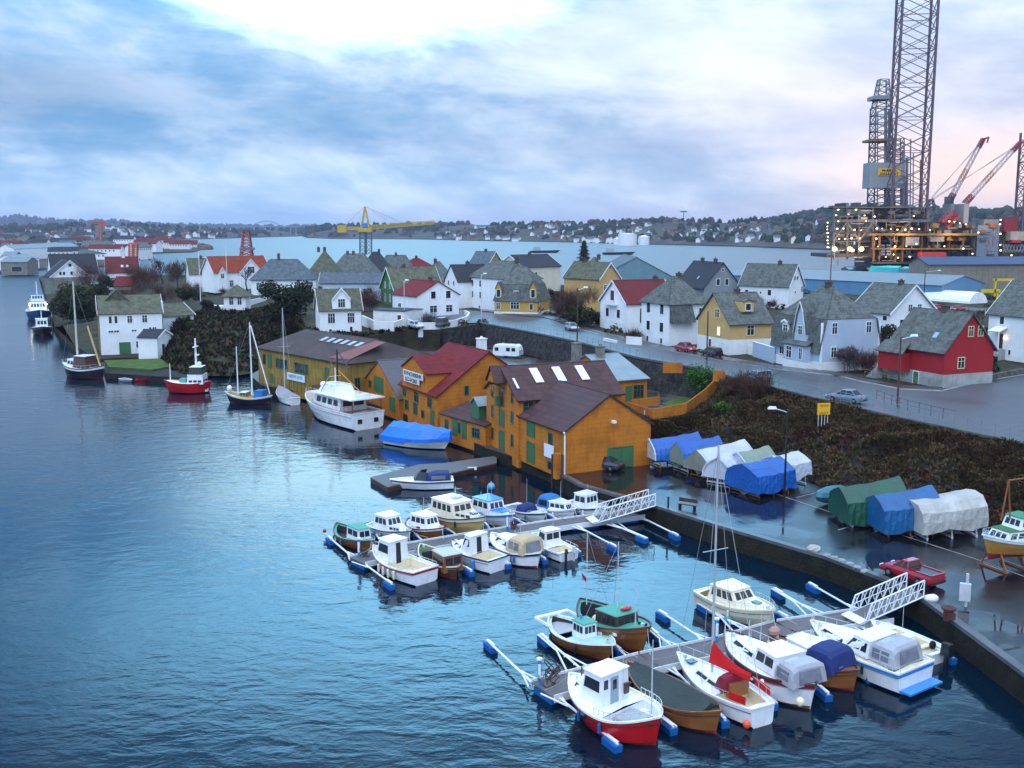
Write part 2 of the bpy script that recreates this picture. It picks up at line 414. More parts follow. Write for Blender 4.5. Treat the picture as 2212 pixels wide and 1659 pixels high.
    if trim and top:
        for al in (-.42,L+.36):
            m=MB()
            for s in (0,1):
                f=lambda c: c if s==0 else Bw-c
                for k in range(top):
                    i0,z0,_=levels[k]; i1,z1,_=levels[k+1]; oc=ov if k==0 else 0; sl=(z1-z0)/max(.01,i1-i0)
                    p=mp(al,f(i0-oc),hw+z0-oc*sl-.12); q=mp(al,f(i1),hw+z1-.12); off=mp(al+.06,0,0)-mp(al,0,0)
                    up=Vector((0,0,.36)); m.hexa([p,q,q+off,p+off,p+up,q+up,q+off+up,p+off+up])
            m.build('bargeboard',trim,T)
    for spec in wins:
        f_,u,vv,ww,hh=spec[:5]; st=spec[5] if len(spec)>5 else 2; gm=lit if len(spec)>6 and spec[6] else glass
        p,rz=face_at(f_,w,d,u,vv); window(T,p,rz,ww,hh,st,winm,gm)
    for spec in doors:
        f_,u,vv,ww,hh,mt=spec[:6]; p,rz=face_at(f_,w,d,u,vv); door(T,p,rz,ww,hh,mt,spec[6] if len(spec)>6 else None,planks=2 if ww>1.8 else 0)
    for spec in chim:
        al,ac,hh=spec[:3]; mt=spec[3] if len(spec)>3 else brick; s=spec[4] if len(spec)>4 else .38
        z=hw+rise*(1-abs(ac-.5)*2)-.5
        if prof: z=hw+rise*.8
        m=MB(); c=mp(al*L,ac*Bw,0); m.box(c.x-s,c.x+s,c.y-s,c.y+s,z,hw+rise+hh); m.box(c.x-s-.08,c.x+s+.08,c.y-s-.08,c.y+s+.08,hw+rise+hh,hw+rise+hh+.12)
        for dx_ in (-.16,.16): m.tube((c.x+dx_,c.y,hw+rise+hh+.1),(c.x+dx_,c.y,hw+rise+hh+.38),.1,6)
        m.build('chimney',mt,RO)
    for al,f_,ww,hh in skyl:       # skylights on the near slope (ridge x) or left slope
        s0=f_; i=Bw/2; sl=rise/i; n=Vector((0,-sl,1)).normalized() if ridge=='x' else Vector((-sl,0,1)).normalized()
        c0=mp(al*L-ww/2,i*s0,hw+rise*s0+tp*1.25); c1=mp(al*L+ww/2,i*s0,hw+rise*s0+tp*1.25)
        dd=(mp(0,i,rise)-mp(0,0,0)).normalized()*hh
        m=MB(); m.slab([c0,c1,c1+dd,c0+dd],.10,n); m.build('skylight',M('skylight_glass',(.30,.42,.50),.06,.05,1,metal=.5),RO)
    T['_w']=w; T['_d']=d; T['_r']=rise; T['_hw']=hw
    return T
def dims(T): return T['_w'],T['_d'],T['_r'],T['_hw']
def dormer(T,x,y0,dep,w,z0,hw,rise,wall,roof,trim=None,win=None,rz=0,point=False,both=1):
    # gabled dormer facing local -y (rotated rz) whose front stands at (x,y0)
    D=MB()
    c=Matrix.Translation((x,y0,0))@Matrix.Rotation(rz,4,'Z')
    D.T=c
    a=[(-w/2,0,z0),(w/2,0,z0),(w/2,0,z0+hw),(0,0,z0+hw+rise),(-w/2,0,z0+hw)]
    if point:
        a=[(-w/2,0,z0),(w/2,0,z0),(w/2,0,z0+hw*.55),(w*.42,0,z0+hw),(w*.24,0,z0+hw+rise*.6),(0,0,z0+hw+rise),(-w*.24,0,z0+hw+rise*.6),(-w*.42,0,z0+hw),(-w/2,0,z0+hw*.55)]
    D.slab(a,-dep,Vector((0,-1,0)) if not rz else None) if False else None
    n=len(a); D.add(a+[(p[0],dep,p[2]) for p in a],[tuple(range(n)),tuple(range(n,2*n))[::-1]]+[(i,n+i,n+(i+1)%n,(i+1)%n) for i in range(n)])
    o=D.build('dormer',wall,T)
    m=MB(); m.T=c; top=a[1:] if True else a
    rp=[p for p in a if p[2]>z0+.01]; rp=rp if rp[0][0]>0 else rp[::-1]
    for p,q in zip(rp,rp[1:]):
        p=Vector(p); q=Vector(q); back=Vector((0,dep,0)); f=Vector((0,-.25,0))
        nrm=(q-p).cross(Vector((0,1,0))); nrm.normalize()
        if nrm.z<0 : nrm=-nrm
        if abs(p.x)>=w/2-.01 and not point: p=p+(p-q).normalized()*.3
        m.slab([p+f,q+f,q+back,p+back],.12,nrm)
    m.build('dormer_roof',roof,o)
    if trim:
        m=MB(); m.T=c
        for p,q in zip(rp,rp[1:]):
            p=Vector(p)+Vector((0,-.3,0)); q=Vector(q)+Vector((0,-.3,0)); up=Vector((0,0,.25)); off=Vector((0,.06,0))
            s=Vector((.12 if p.x>0 else -.12,0,0)) if point else Vector((0,0,0))
            p=p+s; q=q+s*.5
            m.hexa([p-up*.3,q-up*.3,q+off-up*.3,p+off-up*.3,p+up,q+up,q+off+up,p+off+up])
        m.build('bargeboard',trim,o)
    if win:
        ww,hh,st=win[:3]; wo=window(o,c@Vector((0,0,z0+(win[3] if len(win)>3 else .4))),rz,ww,hh,st,gm=(lit if len(win)>4 and win[4] else None))
    return o
from mathutils import noise as mnoise
from mathutils.geometry import delaunay_2d_cdt
RN=random.Random(7)
# ---------------------------------------------------------------- water
def water_mat():
    m=bpy.data.materials.new('harbour_water'); m.use_nodes=True; t=m.node_tree; t.nodes.clear(); b=NB(t)
    o=b.n('ShaderNodeOutputMaterial'); p=b.n('ShaderNodeBsdfPrincipled'); b.l(p.outputs[0],o.inputs[0])
    tc=b.n('ShaderNodeTexCoord').outputs['Object']
    p.inputs['Base Color'].default_value=(.0008,.009,.020,1); p.inputs['IOR'].default_value=1.33
    mp=b.n('ShaderNodeMapping'); b.l(tc,mp.inputs[0]); mp.inputs['Rotation'].default_value=(0,0,R(20)); mp.inputs['Scale'].default_value=(.75,1.25,1)
    n1=b.noise(mp.outputs[0],.42,3,.5,.6); n2=b.noise(mp.outputs[0],1.3,3,.55,.4)
    big=b.noise(tc,.022,3,.5,.5)
    # calmer in the lee of the warehouses and the quay
    s=b.n('ShaderNodeSeparateXYZ'); b.l(tc,s.inputs[0])
    lee=b.mr(b.m('ADD',b.m('MULTIPLY',s.outputs[0],.72),b.m('MULTIPLY',s.outputs[1],.30)),14.0,40.0)
    amp=b.m('MULTIPLY',b.mr(big,.34,.66,.35,1.35),b.m('SUBTRACT',1.0,b.m('MULTIPLY',lee,.55)))
    far=b.mr(s.outputs[1],120.0,700.0,1.0,.22)
    h=b.m('ADD',b.m('MULTIPLY',n1,.75),b.m('MULTIPLY',n2,.28)); h=b.m('MULTIPLY',h,b.m('MULTIPLY',amp,far))
    bn=b.n('ShaderNodeBump'); bn.inputs['Strength'].default_value=1.0; bn.inputs['Distance'].default_value=.085; b.l(h,bn.inputs['Height']); b.l(bn.outputs[0],p.inputs['Normal'])
    p.inputs['Roughness'].default_value=.045
    b.sv(p.inputs['Roughness'],b.mr(s.outputs[1],60.0,600.0,.04,.30))
    return m
m=MB(); m.box(-6000,6000,-300,12000,-30,0); struct(m.build('water',water_mat()))
# ---------------------------------------------------------------- surfaces
def wet_mat(key,col,lo,hi,sc,thr=(.42,.6),var=.3,bump=.02):
    m=bpy.data.materials.new(key); m.use_nodes=True; t=m.node_tree; t.nodes.clear(); b=NB(t)
    o=b.n('ShaderNodeOutputMaterial'); p=b.n('ShaderNodeBsdfPrincipled'); b.l(p.outputs[0],o.inputs[0])
    tc=b.n('ShaderNodeTexCoord').outputs['Object']
    n=b.noise(tc,sc,5,.6,.4); n2=b.noise(tc,2.5,5,.7)
    f=b.mr(n,thr[0],thr[1])
    c=b.mix(n2,tuple(x*(1-var) for x in col),tuple(x*(1+var) for x in col)); c=b.mix(f,tuple(x*.6 for x in col),c)
    b.l(c,p.inputs['Base Color']); p.inputs['IOR'].default_value=1.45
    b.sv(p.inputs['Roughness'],b.m('ADD',b.m('MULTIPLY',f,hi-lo),lo))
    bn=b.n('ShaderNodeBump'); bn.inputs['Strength'].default_value=.5; bn.inputs['Distance'].default_value=bump
    n3=b.noise(tc,9.0,3,.6); b.l(b.m('MULTIPLY',n3,f),bn.inputs['Height']); b.l(bn.outputs[0],p.inputs['Normal'])
    return m
asph=wet_mat('wet_asphalt',(.011,.011,.015),.035,.26,.16,(.40,.56))
asphr=wet_mat('road_asphalt',(.075,.080,.090),.30,.50,.06,(.35,.6))
pave=wet_mat('pavement_asphalt',(.055,.054,.056),.2,.5,.1)
gravel=wet_mat('yard_gravel',(.05,.045,.042),.25,.7,.15)
grass=M('lawn_grass',(.055,.105,.018),.95,.35,.6,speck=(1.1,.5,(.09,.08,.02)))
soil=M('winter_ground',(.036,.034,.016),.95,.5,.35,speck=(.8,.6,(.05,.03,.015)),bump=.2)
rock=M('wet_rock',(.022,.019,.015),.8,.6,.35,bump=.5,speck=(.7,.75,(.012,.012,.009)))
kerbm=M('kerb_stone',(.30,.31,.31),.7,.2,1)
paint=M('road_paint',(.55,.55,.55),.6,.15,2)
# quay -------------------------------------------------------------
QE=[(1200,1019),(1253,1048),(1416,1093),(1540,1132),(1780,1202),(1912,1252),(1994,1295),(2100,1372),(2212,1455),(2400,1600)]
ZQ=1.8
qw=[G(x,y,ZQ) for x,y in QE]
back=[G(x,y,ZQ) for x,y in [(2500,1230),(2212,1150),(2130,1115),(1800,1045),(1740,1020),(1500,960),(1400,930),(1350,905),(1250,905),(1190,935),(1160,985)]]
def prism(name,pts,z0,mat,sm=None):
    m=MB(); k=len(pts); zs=[p.z for p in pts]
    m.poly([(p.x,p.y,p.z) for p in pts]); m.m=1
    for i in range(k):
        p,q=pts[i],pts[(i+1)%k]; m.poly([(p.x,p.y,z0),(q.x,q.y,z0),(q.x,q.y,q.z),(p.x,p.y,p.z)])
    return m.build(name,[mat,sm or mat])
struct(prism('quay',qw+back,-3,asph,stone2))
# stone coping along the quay edge
m=MB()
for p,q in zip(qw,qw[1:]):
    d=(q-p).normalized(); n=Vector((-d.y,d.x,0)); 
    a=[p-n*.05,q-n*.05,q+n*.55,p+n*.55]; m.slab([x+Vector((0,0,-.2)) for x in a],.26,Vector((0,0,1)))
struct(m.build('quay_coping',M('coping_concrete',(.09,.095,.10),.35,.3,.5,speck=(.7,.5,(.09,.09,.09)))))
# faint bay markings
m=MB()
def strip(m,p,q,w,dz=.008):
    d=(q-p).normalized(); n=Vector((-d.y,d.x,0))*w/2; u=Vector((0,0,dz)); m.poly([p-n+u,q-n+u,q+n+u,p+n+u])
L0=[(1378,970),(1480,1001),(1640,1055),(1790,1105),(1960,1160),(2100,1205),(2212,1245),(2330,1290)]
for p,q in zip(L0,L0[1:]): strip(m,G(*p,ZQ),G(*q,ZQ),.14)
for p,q in [((1810,1145),(1900,1120)),((1965,1162),(2080,1120)),((2120,1210),(2230,1165)),((1640,1055),(1720,1035)),((1720,1075),(1820,1050))]: strip(m,G(*p,ZQ),G(*q,ZQ),.12)
struct(m.build('bay_markings',M('worn_paint',(.25,.25,.26),.5,.4,1)))
# warehouse quay ------------------------------------------------------
wq=[(1202,1021),(1125,992),(1051,968),(1000,945),(951,924),(905,906),(862,890),(800,872),(740,862),(680,850),(620,842),(565,832)]
wqw=[G(x,y,1.3) for x,y in wq]
bk=[G(x,y,1.3) for x,y in [(540,810),(600,775),(700,760),(900,780),(1150,830),(1300,880),(1400,940)]]
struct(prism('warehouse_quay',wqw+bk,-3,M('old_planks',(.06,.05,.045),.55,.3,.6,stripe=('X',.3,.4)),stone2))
# yard -----------------------------------------------------------------
yd=[G(x,y,3.0) for x,y in [(1335,880),(1400,925),(1482,912),(1530,875),(1565,835)]]
yb=[G(x,y,3.0) for x,y in [(1600,858),(1526,838),(1375,798),(1245,762),(1150,738),(1042,722),(960,735),(905,745),(870,790),(1000,840),(1200,860)]]
struct(prism('yard',yd+yb,0,gravel,stone2))
# island ground ----------------------------------------------------------
coast=[(84,598,1.4),(96,632,1.4),(104,668,1.4),(118,705,1.4),(160,745,1.4),(208,776,1.4),(270,772,1.4),(345,772,1.4)]
btop=[(385,725,4.0),(400,690,7.6),(440,672,8),(500,675,8),(560,668,8),(610,655,8),(645,690,7),(652,716,6.6),(700,722,6.6),(780,728,6.7),(870,713,6.9),(950,712,7),(1042,700,7)]
redge=[(1042,700),(1140,718),(1245,740),(1375,775),(1460,790),(1526,802),(1613,829),(1700,848),(1793,872),(1935,905),(2060,932),(2212,965),(2330,1000)]
ctrl=[G(*p) for p in coast+btop]+[G(x,y,7.0) for x,y in redge[1:]]
bnd=list(ctrl)+[Vector(p) for p in [(140,115,7),(230,300,5),(300,470,3),(200,480,3),(90,450,3),(20,430,4),(-70,470,4),(-170,560,2),(-262,590,1.4)]]
cp=bnd+[G(225,766,1.2),G(260,764,1.2),G(300,763,1.2),G(340,760,1.3),G(232,752,1.3),G(290,750,1.4),G(350,746,1.8),G(215,750,1.3),G(520,640,9),G(620,640,9),G(740,620,9),G(900,620,9),G(1000,680,7.2),G(1110,640,8.5),G(1250,690,7.6),G(1400,740,7.1),G(1600,780,7.1),G(1800,740,8),G(1700,680,8.5),G(1950,720,7.6),G(2100,800,7.1),G(1700,640,8.5),G(480,660,8.3),G(430,625,7),G(300,680,5.5),G(250,640,4.5),G(330,700,5.5),G(160,660,2.5),G(200,700,2.2)]+[Vector(p) for p in [(130,300,6),(180,400,3.2),(40,330,7.5),(-40,350,7.5),(0,280,8.5),(-120,430,5),(70,380,4)]]
def zt(x,y):
    s=0;w=0
    for p in cp:
        d=(p.x-x)**2+(p.y-y)**2
        if d<.01: return p.z
        k=1/d**1.6; s+=k*p.z; w+=k
    return s/w
def densify(pts,step):
    o=[]
    for i,p in enumerate(pts):
        q=pts[(i+1)%len(pts)]; n=max(1,int((q-p).length/step))
        for k in range(n): o.append(p.lerp(q,k/n))
    return o
def inside(x,y,poly):
    c=False; n=len(poly); j=n-1
    for i in range(n):
        a,b_=poly[i],poly[j]
        if (a.y>y)!=(b_.y>y) and x<(b_.x-a.x)*(y-a.y)/(b_.y-a.y)+a.x: c=not c
        j=i
    return c
bd=densify(bnd,12); vs=[Vector((p.x,p.y)) for p in bd]; nb=len(vs); zz=[p.z for p in bd]
gx=-270
while gx<300:
    gy=90
    while gy<600:
        jx,jy=gx+RN.uniform(-2,2),gy+RN.uniform(-2,2)
        if inside(jx,jy,bd): vs.append(Vector((jx,jy))); zz.append(zt(jx,jy))
        gy+=9
    gx+=9
r=delaunay_2d_cdt(vs,[(i,(i+1)%nb) for i in range(nb)],[],1,.01)
m=MB(); m.v=[Vector((p.x,p.y,zt(p.x,p.y))) for p in r[0]]
for f in r[2]: m.f.append(tuple(f)); m.mi.append(0)
orig={}
for i,p in enumerate(bd): m.poly([(p.x,p.y,-3),(bd[(i+1)%nb].x,bd[(i+1)%nb].y,-3),tuple(bd[(i+1)%nb]),tuple(p)])
struct(m.build('ground',soil))
# roads as ribbons draped on the ground ------------------------------------
def ribbon(name,L,Rr,mat,dz=.06,n=60,kind='structure',fixed=None):
    def rs(pts,n):
        ln=[0]
        for a,c in zip(pts,pts[1:]): ln.append(ln[-1]+(c-a).length)
        out=[]; k=0
        for i in range(n+1):
            t=ln[-1]*i/n
            while k<len(pts)-2 and ln[k+1]<t: k+=1
            out.append(pts[k].lerp(pts[k+1],(t-ln[k])/max(1e-6,ln[k+1]-ln[k])))
        return out
    A=rs(L,n); B=rs(Rr,n); m=MB(); rows=[]
    for a,c in zip(A,B):
        row=[]
        for j in range(7):
            p=a.lerp(c,j/6); row.append((p.x,p.y,(fixed if fixed is not None else max(zt(p.x,p.y),7.0))+dz))
        rows.append(row)
    m.grid(rows); m.m=0
    o=m.build(name,mat); 
    if kind: o['kind']=kind
    return o
RE=[G(x,y,7.0) for x,y in redge]
far=[(990,672),(1037,676),(1167,692),(1307,730),(1386,749),(1453,763),(1555,783),(1704,806),(1807,816),(1852,828),(1945,846),(2036,850),(2110,832),(2212,815),(2330,800)]
FE=[G(x,y,7.0) for x,y in far]
ribbon('road',[G(960,700,7)]+RE,FE,asphr,.25)
# junction arm beyond the red house is part of the same sheet; kerbs
m=MB()
for P in (FE,):
    for p,q in zip(P[1:],P[2:]):
        d=(q-p).normalized(); n=Vector((-d.y,d.x,0)); u=Vector((0,0,.24)); a=[p+u,q+u,q+u+n*.25,p+u+n*.25]; m.slab(a,.14,Vector((0,0,1)))
struct(m.build('kerb',kerbm))
far2=[(1037,672),(1167,685),(1307,722),(1386,741),(1453,755),(1555,775),(1704,799),(1807,808),(1852,820),(1945,838),(2036,842)]
ribbon('pavement',[p+Vector((0,.25,0)) for p in FE[1:12]],[G(x,y,7.0) for x,y in far2],pave,.36)
sidest=ribbon('side_road',[G(935,700,7),G(975,688,7),G(990,672,7)],[G(905,655,8),G(935,640,8),G(960,636,8)],asphr,.22,20)
# retaining wall below the road ---------------------------------------------
def loft(name,foot,top,mat,rows=7,n=70,amp=.6,seed=1,bulge=0):
    def rs(pts,n):
        ln=[0]
        for a,c in zip(pts,pts[1:]): ln.append(ln[-1]+(c-a).length)
        out=[]; k=0
        for i in range(n+1):
            t=ln[-1]*i/n
            while k<len(pts)-2 and ln[k+1]<t: k+=1
            out.append(pts[k].lerp(pts[k+1],(t-ln[k])/max(1e-6,ln[k+1]-ln[k])))
        return out
    A=rs(foot,n); B=rs(top,n); rws=[]
    for a,c in zip(A,B):
        row=[]
        for j in range(rows+1):
            t=j/rows; p=a.lerp(c,t); e=math.sin(math.pi*min(t,1-.02*t)) if t<1 else 0
            k=mnoise.noise(Vector((p.x*.35,p.y*.35,p.z*.5+seed)))+.5*mnoise.noise(Vector((p.x*1.1,p.y*1.1,p.z+seed)))
            p=p+Vector((0,-.3*k*amp*e,k*amp*e+bulge*e)); row.append(p)
        rws.append(row)
    m=MB(); m.grid(rws); o=m.build(name,mat); return o,rws
rw_top=[G(960,714,6.9),G(1042,702,7.0)]+[G(x,y+2,7.0) for x,y in redge[1:6]]+[G(1560,824,6.9),G(1600,836,6.8)]
rw_ft=[p+Vector((-.5,-1.2,-p.z+2.4)) for p in rw_top]
w_,_=loft('retaining_wall',rw_ft,rw_top,M('dry_stone_wall',(.035,.032,.030),.85,.6,.8,bump=.4,speck=(1.4,.6,(.09,.085,.075))),6,120,.25,3)
tag(w_,'long dark rough stone retaining wall under the road behind the warehouses','retaining wall')
m=MB()
cap=[G(x,y+1,7.0) for x,y in redge]
for p,q in zip(cap,cap[1:]):
    d=(q-p).normalized(); n=Vector((-d.y,d.x,0)); m.slab([p-n*.15+Vector((0,0,.1)),q-n*.15+Vector((0,0,.1)),q+n*.25+Vector((0,0,.1)),p+n*.25+Vector((0,0,.1))],.3,Vector((0,0,1)))
struct(m.build('road_edge_kerb',M('dark_kerb',(.11,.11,.11),.7,.2,1)))
# banks ------------------------------------------------------------------------
bf=[G(x,y,1.7) for x,y in [(1378,952),(1398,950),(1480,972),(1600,1000),(1740,1040),(1800,1062),(1960,1098),(2130,1135),(2230,1175),(2420,1240)]]
bt=[G(1380,905,3.6),G(1409,912,4.0),G(1482,898,4.2),G(1526,868,5),G(1565,838,6.5)]+[G(x,y,7.05) for x,y in redge[6:]]+[G(2420,1025,7)]
bank,bankrows=loft('bank',bf,bt,rock,18,200,1.15,5,.5); struct(bank)
gd_t=[G(1552,834,7.0),G(1500,806,7.0),G(1440,798,6.6),G(1400,795,5.5)]
lf=[G(x,y,.4) for x,y in [(338,777),(370,800),(430,812),(500,812),(548,806),(575,775),(620,752),(680,735),(760,742),(860,740),(930,738)]]
lt=[G(*p) for p in btop[:-1]]
lbank,lrows=loft('bank',lf,lt,soil,12,90,1.3,9,1.0); struct(lbank)
# scrub on the banks -------------------------------------------------------------
scr=[M('scrub_brown',(.060,.030,.014),.95,.3,1),M('scrub_olive',(.040,.035,.011),.95,.3,1),M('scrub_straw',(.095,.062,.026),.95,.25,1),M('scrub_dark',(.014,.015,.008),.95,.3,1),M('scrub_red',(.055,.020,.012),.95,.3,1),M('scrub_green',(.035,.07,.012),.95,.3,1)]
def scrub(name,rows,n,hmin,hmax,seed,wts,label,mask=None,wid=1.0):
    r=random.Random(seed); m=MB(); nr=len(rows); nc=len(rows[0])
    for _ in range(n):
        i=r.uniform(0,nr-1.01); j=r.uniform(0,nc-1.01); a=int(i); c=int(j)
        p=rows[a][c].lerp(rows[a+1][c],i-a).lerp(rows[a][c+1].lerp(rows[a+1][c+1],i-a),j-c)
        k=mnoise.noise(Vector((p.x*.16,p.y*.16,seed)))
        if mask and not mask(i/(nr-1),j/(nc-1),k,r): continue
        q=min(5,max(0,int((mnoise.noise(Vector((p.x*.22,p.y*.22,7+seed)))*1.5+.5)*3+r.uniform(-.3,2.6))))
        m.m=wts[q%len(wts)]
        h=r.uniform(hmin,hmax)*(.7+max(0,k)*1.6)
        for _b in range(5):
            t=r.uniform(0,6.28); l=Vector((math.cos(t),math.sin(t),0)); wdt=r.uniform(.05,.16)*wid
            s=Vector((-l.y,l.x,0))*wdt; b0=p+l*r.uniform(0,.25)
            tip=b0+l*h*r.uniform(.1,.7)+Vector((0,0,h*r.uniform(.5,1)))
            mid=b0.lerp(tip,.5)+Vector((0,0,h*.12))
            m.add([b0-s,b0+s,mid+s*1.3,mid-s*1.3,tip],[(0,1,2,3),(3,2,4)])
    o=m.build(name,scr); return tag(o,label,'vegetation',kind='stuff')
scrub('scrub',bankrows,60000,.18,.55,3,[0,1,2,2,0,4],'brown and olive winter scrub covering the rocky bank below the road',lambda i,j,k,r:(j>.36+.5*k or r.random()<.15),.6)
scrub('scrub',lrows,7000,.5,1.5,11,[0,3,1,1,3,5],'dense dark winter scrub on the steep bank below the white pavilion',None,1.6)
# distant shores --------------------------------------------------------------------
woodm=M('far_wood',(.028,.042,.024),.95,.5,.01,speck=(.03,.6,(.05,.04,.025)))
landm=M('far_land',(.060,.050,.040),.95,.6,.008,speck=(.010,.85,(.030,.055,.018)))
def shore(name,pts,mat,seed,rough=1.0,nx=160,ny=10,wall=0):
    # pts: (x px, waterline y px, skyline y px, extra distance to the ridge)
    xs=[p[0] for p in pts]
    def lp(x,k):
        for a,c in zip(pts,pts[1:]):
            if x<=c[0]: t=(x-a[0])/(c[0]-a[0]); return a[k]*(1-t)+c[k]*t
        return pts[-1][k]
    rows=[]
    for i in range(nx+1):
        x=xs[0]+(xs[-1]-xs[0])*i/nx; p=G(x,lp(x,1),0); q=GD(x,lp(x,2),p.y+lp(x,3)); row=[Vector((p.x,p.y,-2)),Vector((p.x,p.y,1.5))]
        for j in range(1,ny+1):
            t=j/ny; s=p.lerp(q,t); z=q.z*(t**.85)*(1-.0*t)
            z+=mnoise.noise(Vector((s.x*.004,s.y*.004,seed)))*q.z*.30*math.sin(math.pi*t)
            if j>=ny-1: z+=mnoise.noise(Vector((s.x*.02,0,seed)))*rough+mnoise.noise(Vector((s.x*.07,3,seed)))*rough*.8
            row.append(Vector((s.x,s.y,max(1.2,z))))
        row.append(Vector((q.x*1.1,q.y*1.1,-5)))
        rows.append(row)
    m=MB(); m.grid(rows); o=m.build(name,mat); struct(o); return rows
sh_far=shore('hills',[(-60,503,474,1500),(0,503,472,1500),(40,503,466,1500),(110,503,475,1500),(190,503,479,1500),(230,503,476,1500),(330,503,484,1500),(460,503,488,1500),(640,503,490,1300),(760,503,489,1200)],woodm,3,3)
sh_left=shore('hills',[(-60,520,489,700),(120,520,488,700),(220,519,486,700),(300,518,488,700),(420,517,494,600),(500,515,497,500),(660,510,496,500),(705,506,500,300)],landm,5,4)
sh_mid=shore('hills',[(645,505,497,200),(660,514,494,300),(720,516,487,500),(900,517,485,520),(1020,520,485,520),(1150,522,485,520),(1250,524,484,520),(1340,527,481,540),(1440,529,476,560),(1520,531,481,520),(1600,533,479,500),(1680,536,477,480),(1790,540,474,440),(1900,544,472,420),(2300,556,470,400)],landm,8,4)
sh_r=shore('hills',[(1630,531,486,900),(1690,531,473,900),(1780,532,460,900),(1900,534,457,900),(2300,540,462,900)],woodm,12,5,80)
# low town land on the left
lt_=[G(x,y,1.2) for x,y in [(-150,588),(0,588),(60,585),(90,580),(150,575),(240,573),(298,560),(322,552),(312,546),(417,543),(446,535),(420,530),(300,521),(-150,521)]]
struct(prism('far_quays',lt_,-2,landm,M('far_quay_wall',(.10,.09,.08),.9,.3,.1)))
# ---------------------------------------------------------------- warehouses
def PX(p):
    d=p-Vector((0,0,CAMZ)); f=d.y*math.cos(PITCH)-d.z*math.sin(PITCH); u=d.y*math.sin(PITCH)+d.z*math.cos(PITCH)
    return (1106+F*d.x/f,829.5-F*u/f)
def LW(T,p): return T.matrix_basis@Vector(p)
gd=greend
W1=house('large orange warehouse with a green garage door and a blank white sign','warehouse',(1221,933),(1406,915),1.8,4.5,(1318,855),10.5,'y',orange,tilebrown,'warehouse',ov=.25,tp=.18,zsub=.6,
  doors=[('f',.64,.05,3.0,2.2,gd,gd),('l',.27,2.6,1.7,1.8,gd,gd),('l',.27,-.3,1.7,2.2,gd,gd)],wins=[('l',.70,2.3,.8,1.5,1),('l',.70,-.1,1.0,.8,1)],winm=gd)
w,d,r_,h=dims(W1)
m=MB(); m.box(-.24,-.15,d*.20,d*.40,1.2,2.6); m.build('sign_board',M('sign_white',(.75,.80,.85),.4,.03,1),W1)
m=MB(); m.box(w*.52,w*.56,-.5,-.02,5.0,5.25); m.build('wall_lamp',white,W1)
m=MB(); m.tube((-.1,-.1,-.4),(-.1,-.1,4.2),.09,6); m.tube((-.1,-.1,4.2),(-.3,-.3,4.5),.09,6); m.build('downpipe',white,W1)
for y_,t_ in ((-.2,2.2),(2.0,1.8)): m=MB(); m.tube((-.4,y_,-1.9),(-.4,y_,t_),.12,6); m.build('fender_pile',woodd,W1)
m=MB(); m.box(-.9,-.3,.25,.9,-.5,2.2); m.build('orange_cabinet',orange,W1)
W2=house('tall orange gabled warehouse with stacked hoist doors and three long skylights','warehouse',(1051,837),(1120,864),1.3,6.8,(1066,788),13.0,'y',orange,tilebrown,'warehouse',ov=.35,tp=.18,
  wins=[('f',.20,.9,.55,1.3,1),('f',.20,3.6,.55,1.3,1),('f',.20,6.0,.5,1.2,1),('f',.82,1.2,.55,1.3,1),('f',.82,3.9,.55,1.3,1),('f',.82,6.2,.55,1.4,1),('r',.09,5.0,1.1,1.5,2)],
  doors=[('f',.5,.1,1.5,2.2,gd,gd),('f',.5,2.9,1.4,1.9,gd,gd),('f',.5,5.3,1.4,2.1,woodd,gd)],winm=gd)
w,d,r_,h=dims(W2)
for z0_,z1_ in ((5.3,6.4),(7.7,8.6)): m=MB(); m.box(w/2-.9,w/2-.2,-.6,-.1,z0_,z1_); m.build('shutter',gd,W2)
# hoist gable hood and beam
m=MB(); m.add([(w/2-1.3,-1.3,h+r_-1.6),(w/2+1.3,-1.3,h+r_-1.6),(w/2,-1.3,h+r_+.1),(w/2-1.3,0,h+r_-1.6),(w/2+1.3,0,h+r_-1.6),(w/2,0,h+r_+.1)],[(0,1,2),(3,5,4),(0,2,5,3),(1,4,5,2),(0,3,4,1)]); ho=m.build('hoist_hood',orange,W2)
m=MB(); m.slab([(w/2-1.5,-1.5,h+r_-1.65),(w/2,-1.5,h+r_+.2),(w/2,.2,h+r_+.2),(w/2-1.5,.2,h+r_-1.65)],.12); m.slab([(w/2,-1.5,h+r_+.2),(w/2+1.5,-1.5,h+r_-1.65),(w/2+1.5,.2,h+r_-1.65),(w/2,.2,h+r_+.2)],.12); m.build('hood_roof',tilebrown,ho)
m=MB(); m.tube((w/2,0,h+r_-1.8),(w/2,-1.9,h+r_-1.8),.1,6); m.build('hoist_beam',blackp,W2)
n=Vector((r_,0,w/2)).normalized(); up=Vector((-w/2,0,r_)).normalized()
for f_ in (.27,.49,.72):
    c=Vector((w*.79,d*f_,h+r_*(1-(.79-.5)*2)))+n*.24
    m=MB(); m.slab([c+Vector((0,-.5,0)),c+Vector((0,.5,0)),c+Vector((0,.5,0))+up*2.6,c+Vector((0,-.5,0))+up*2.6],.1,n); m.build('skylight',M('skylight_bright',(.72,.84,.90),.18,.05,1,metal=.3),W2)
c=Vector((w*.86,d*.03,h+r_*(1-(.86-.5)*2)))+n*.24
m=MB(); m.slab([c,c+Vector((0,.25,0)),c+Vector((0,.25,0))+up*1.8,c+up*1.8],.1,n); m.build('ladder_board',white,W2)
W3=house('small orange house with a pale tin roof and stone chimney above the garden','house',(1332,822),(1398,817),3.0,3.5,(1275,768),16.0,'x',orange,tinroof,'orange_house',ov=.35,
  wins=[('f',.72,.9,1.5,1.7,3)],doors=[('f',.40,.5,.8,2.0,gd,gd)],chim=[(.35,.45,1.3,stonel,.5),(-.12,.62,1.6,stonel,.55)],winm=gd)
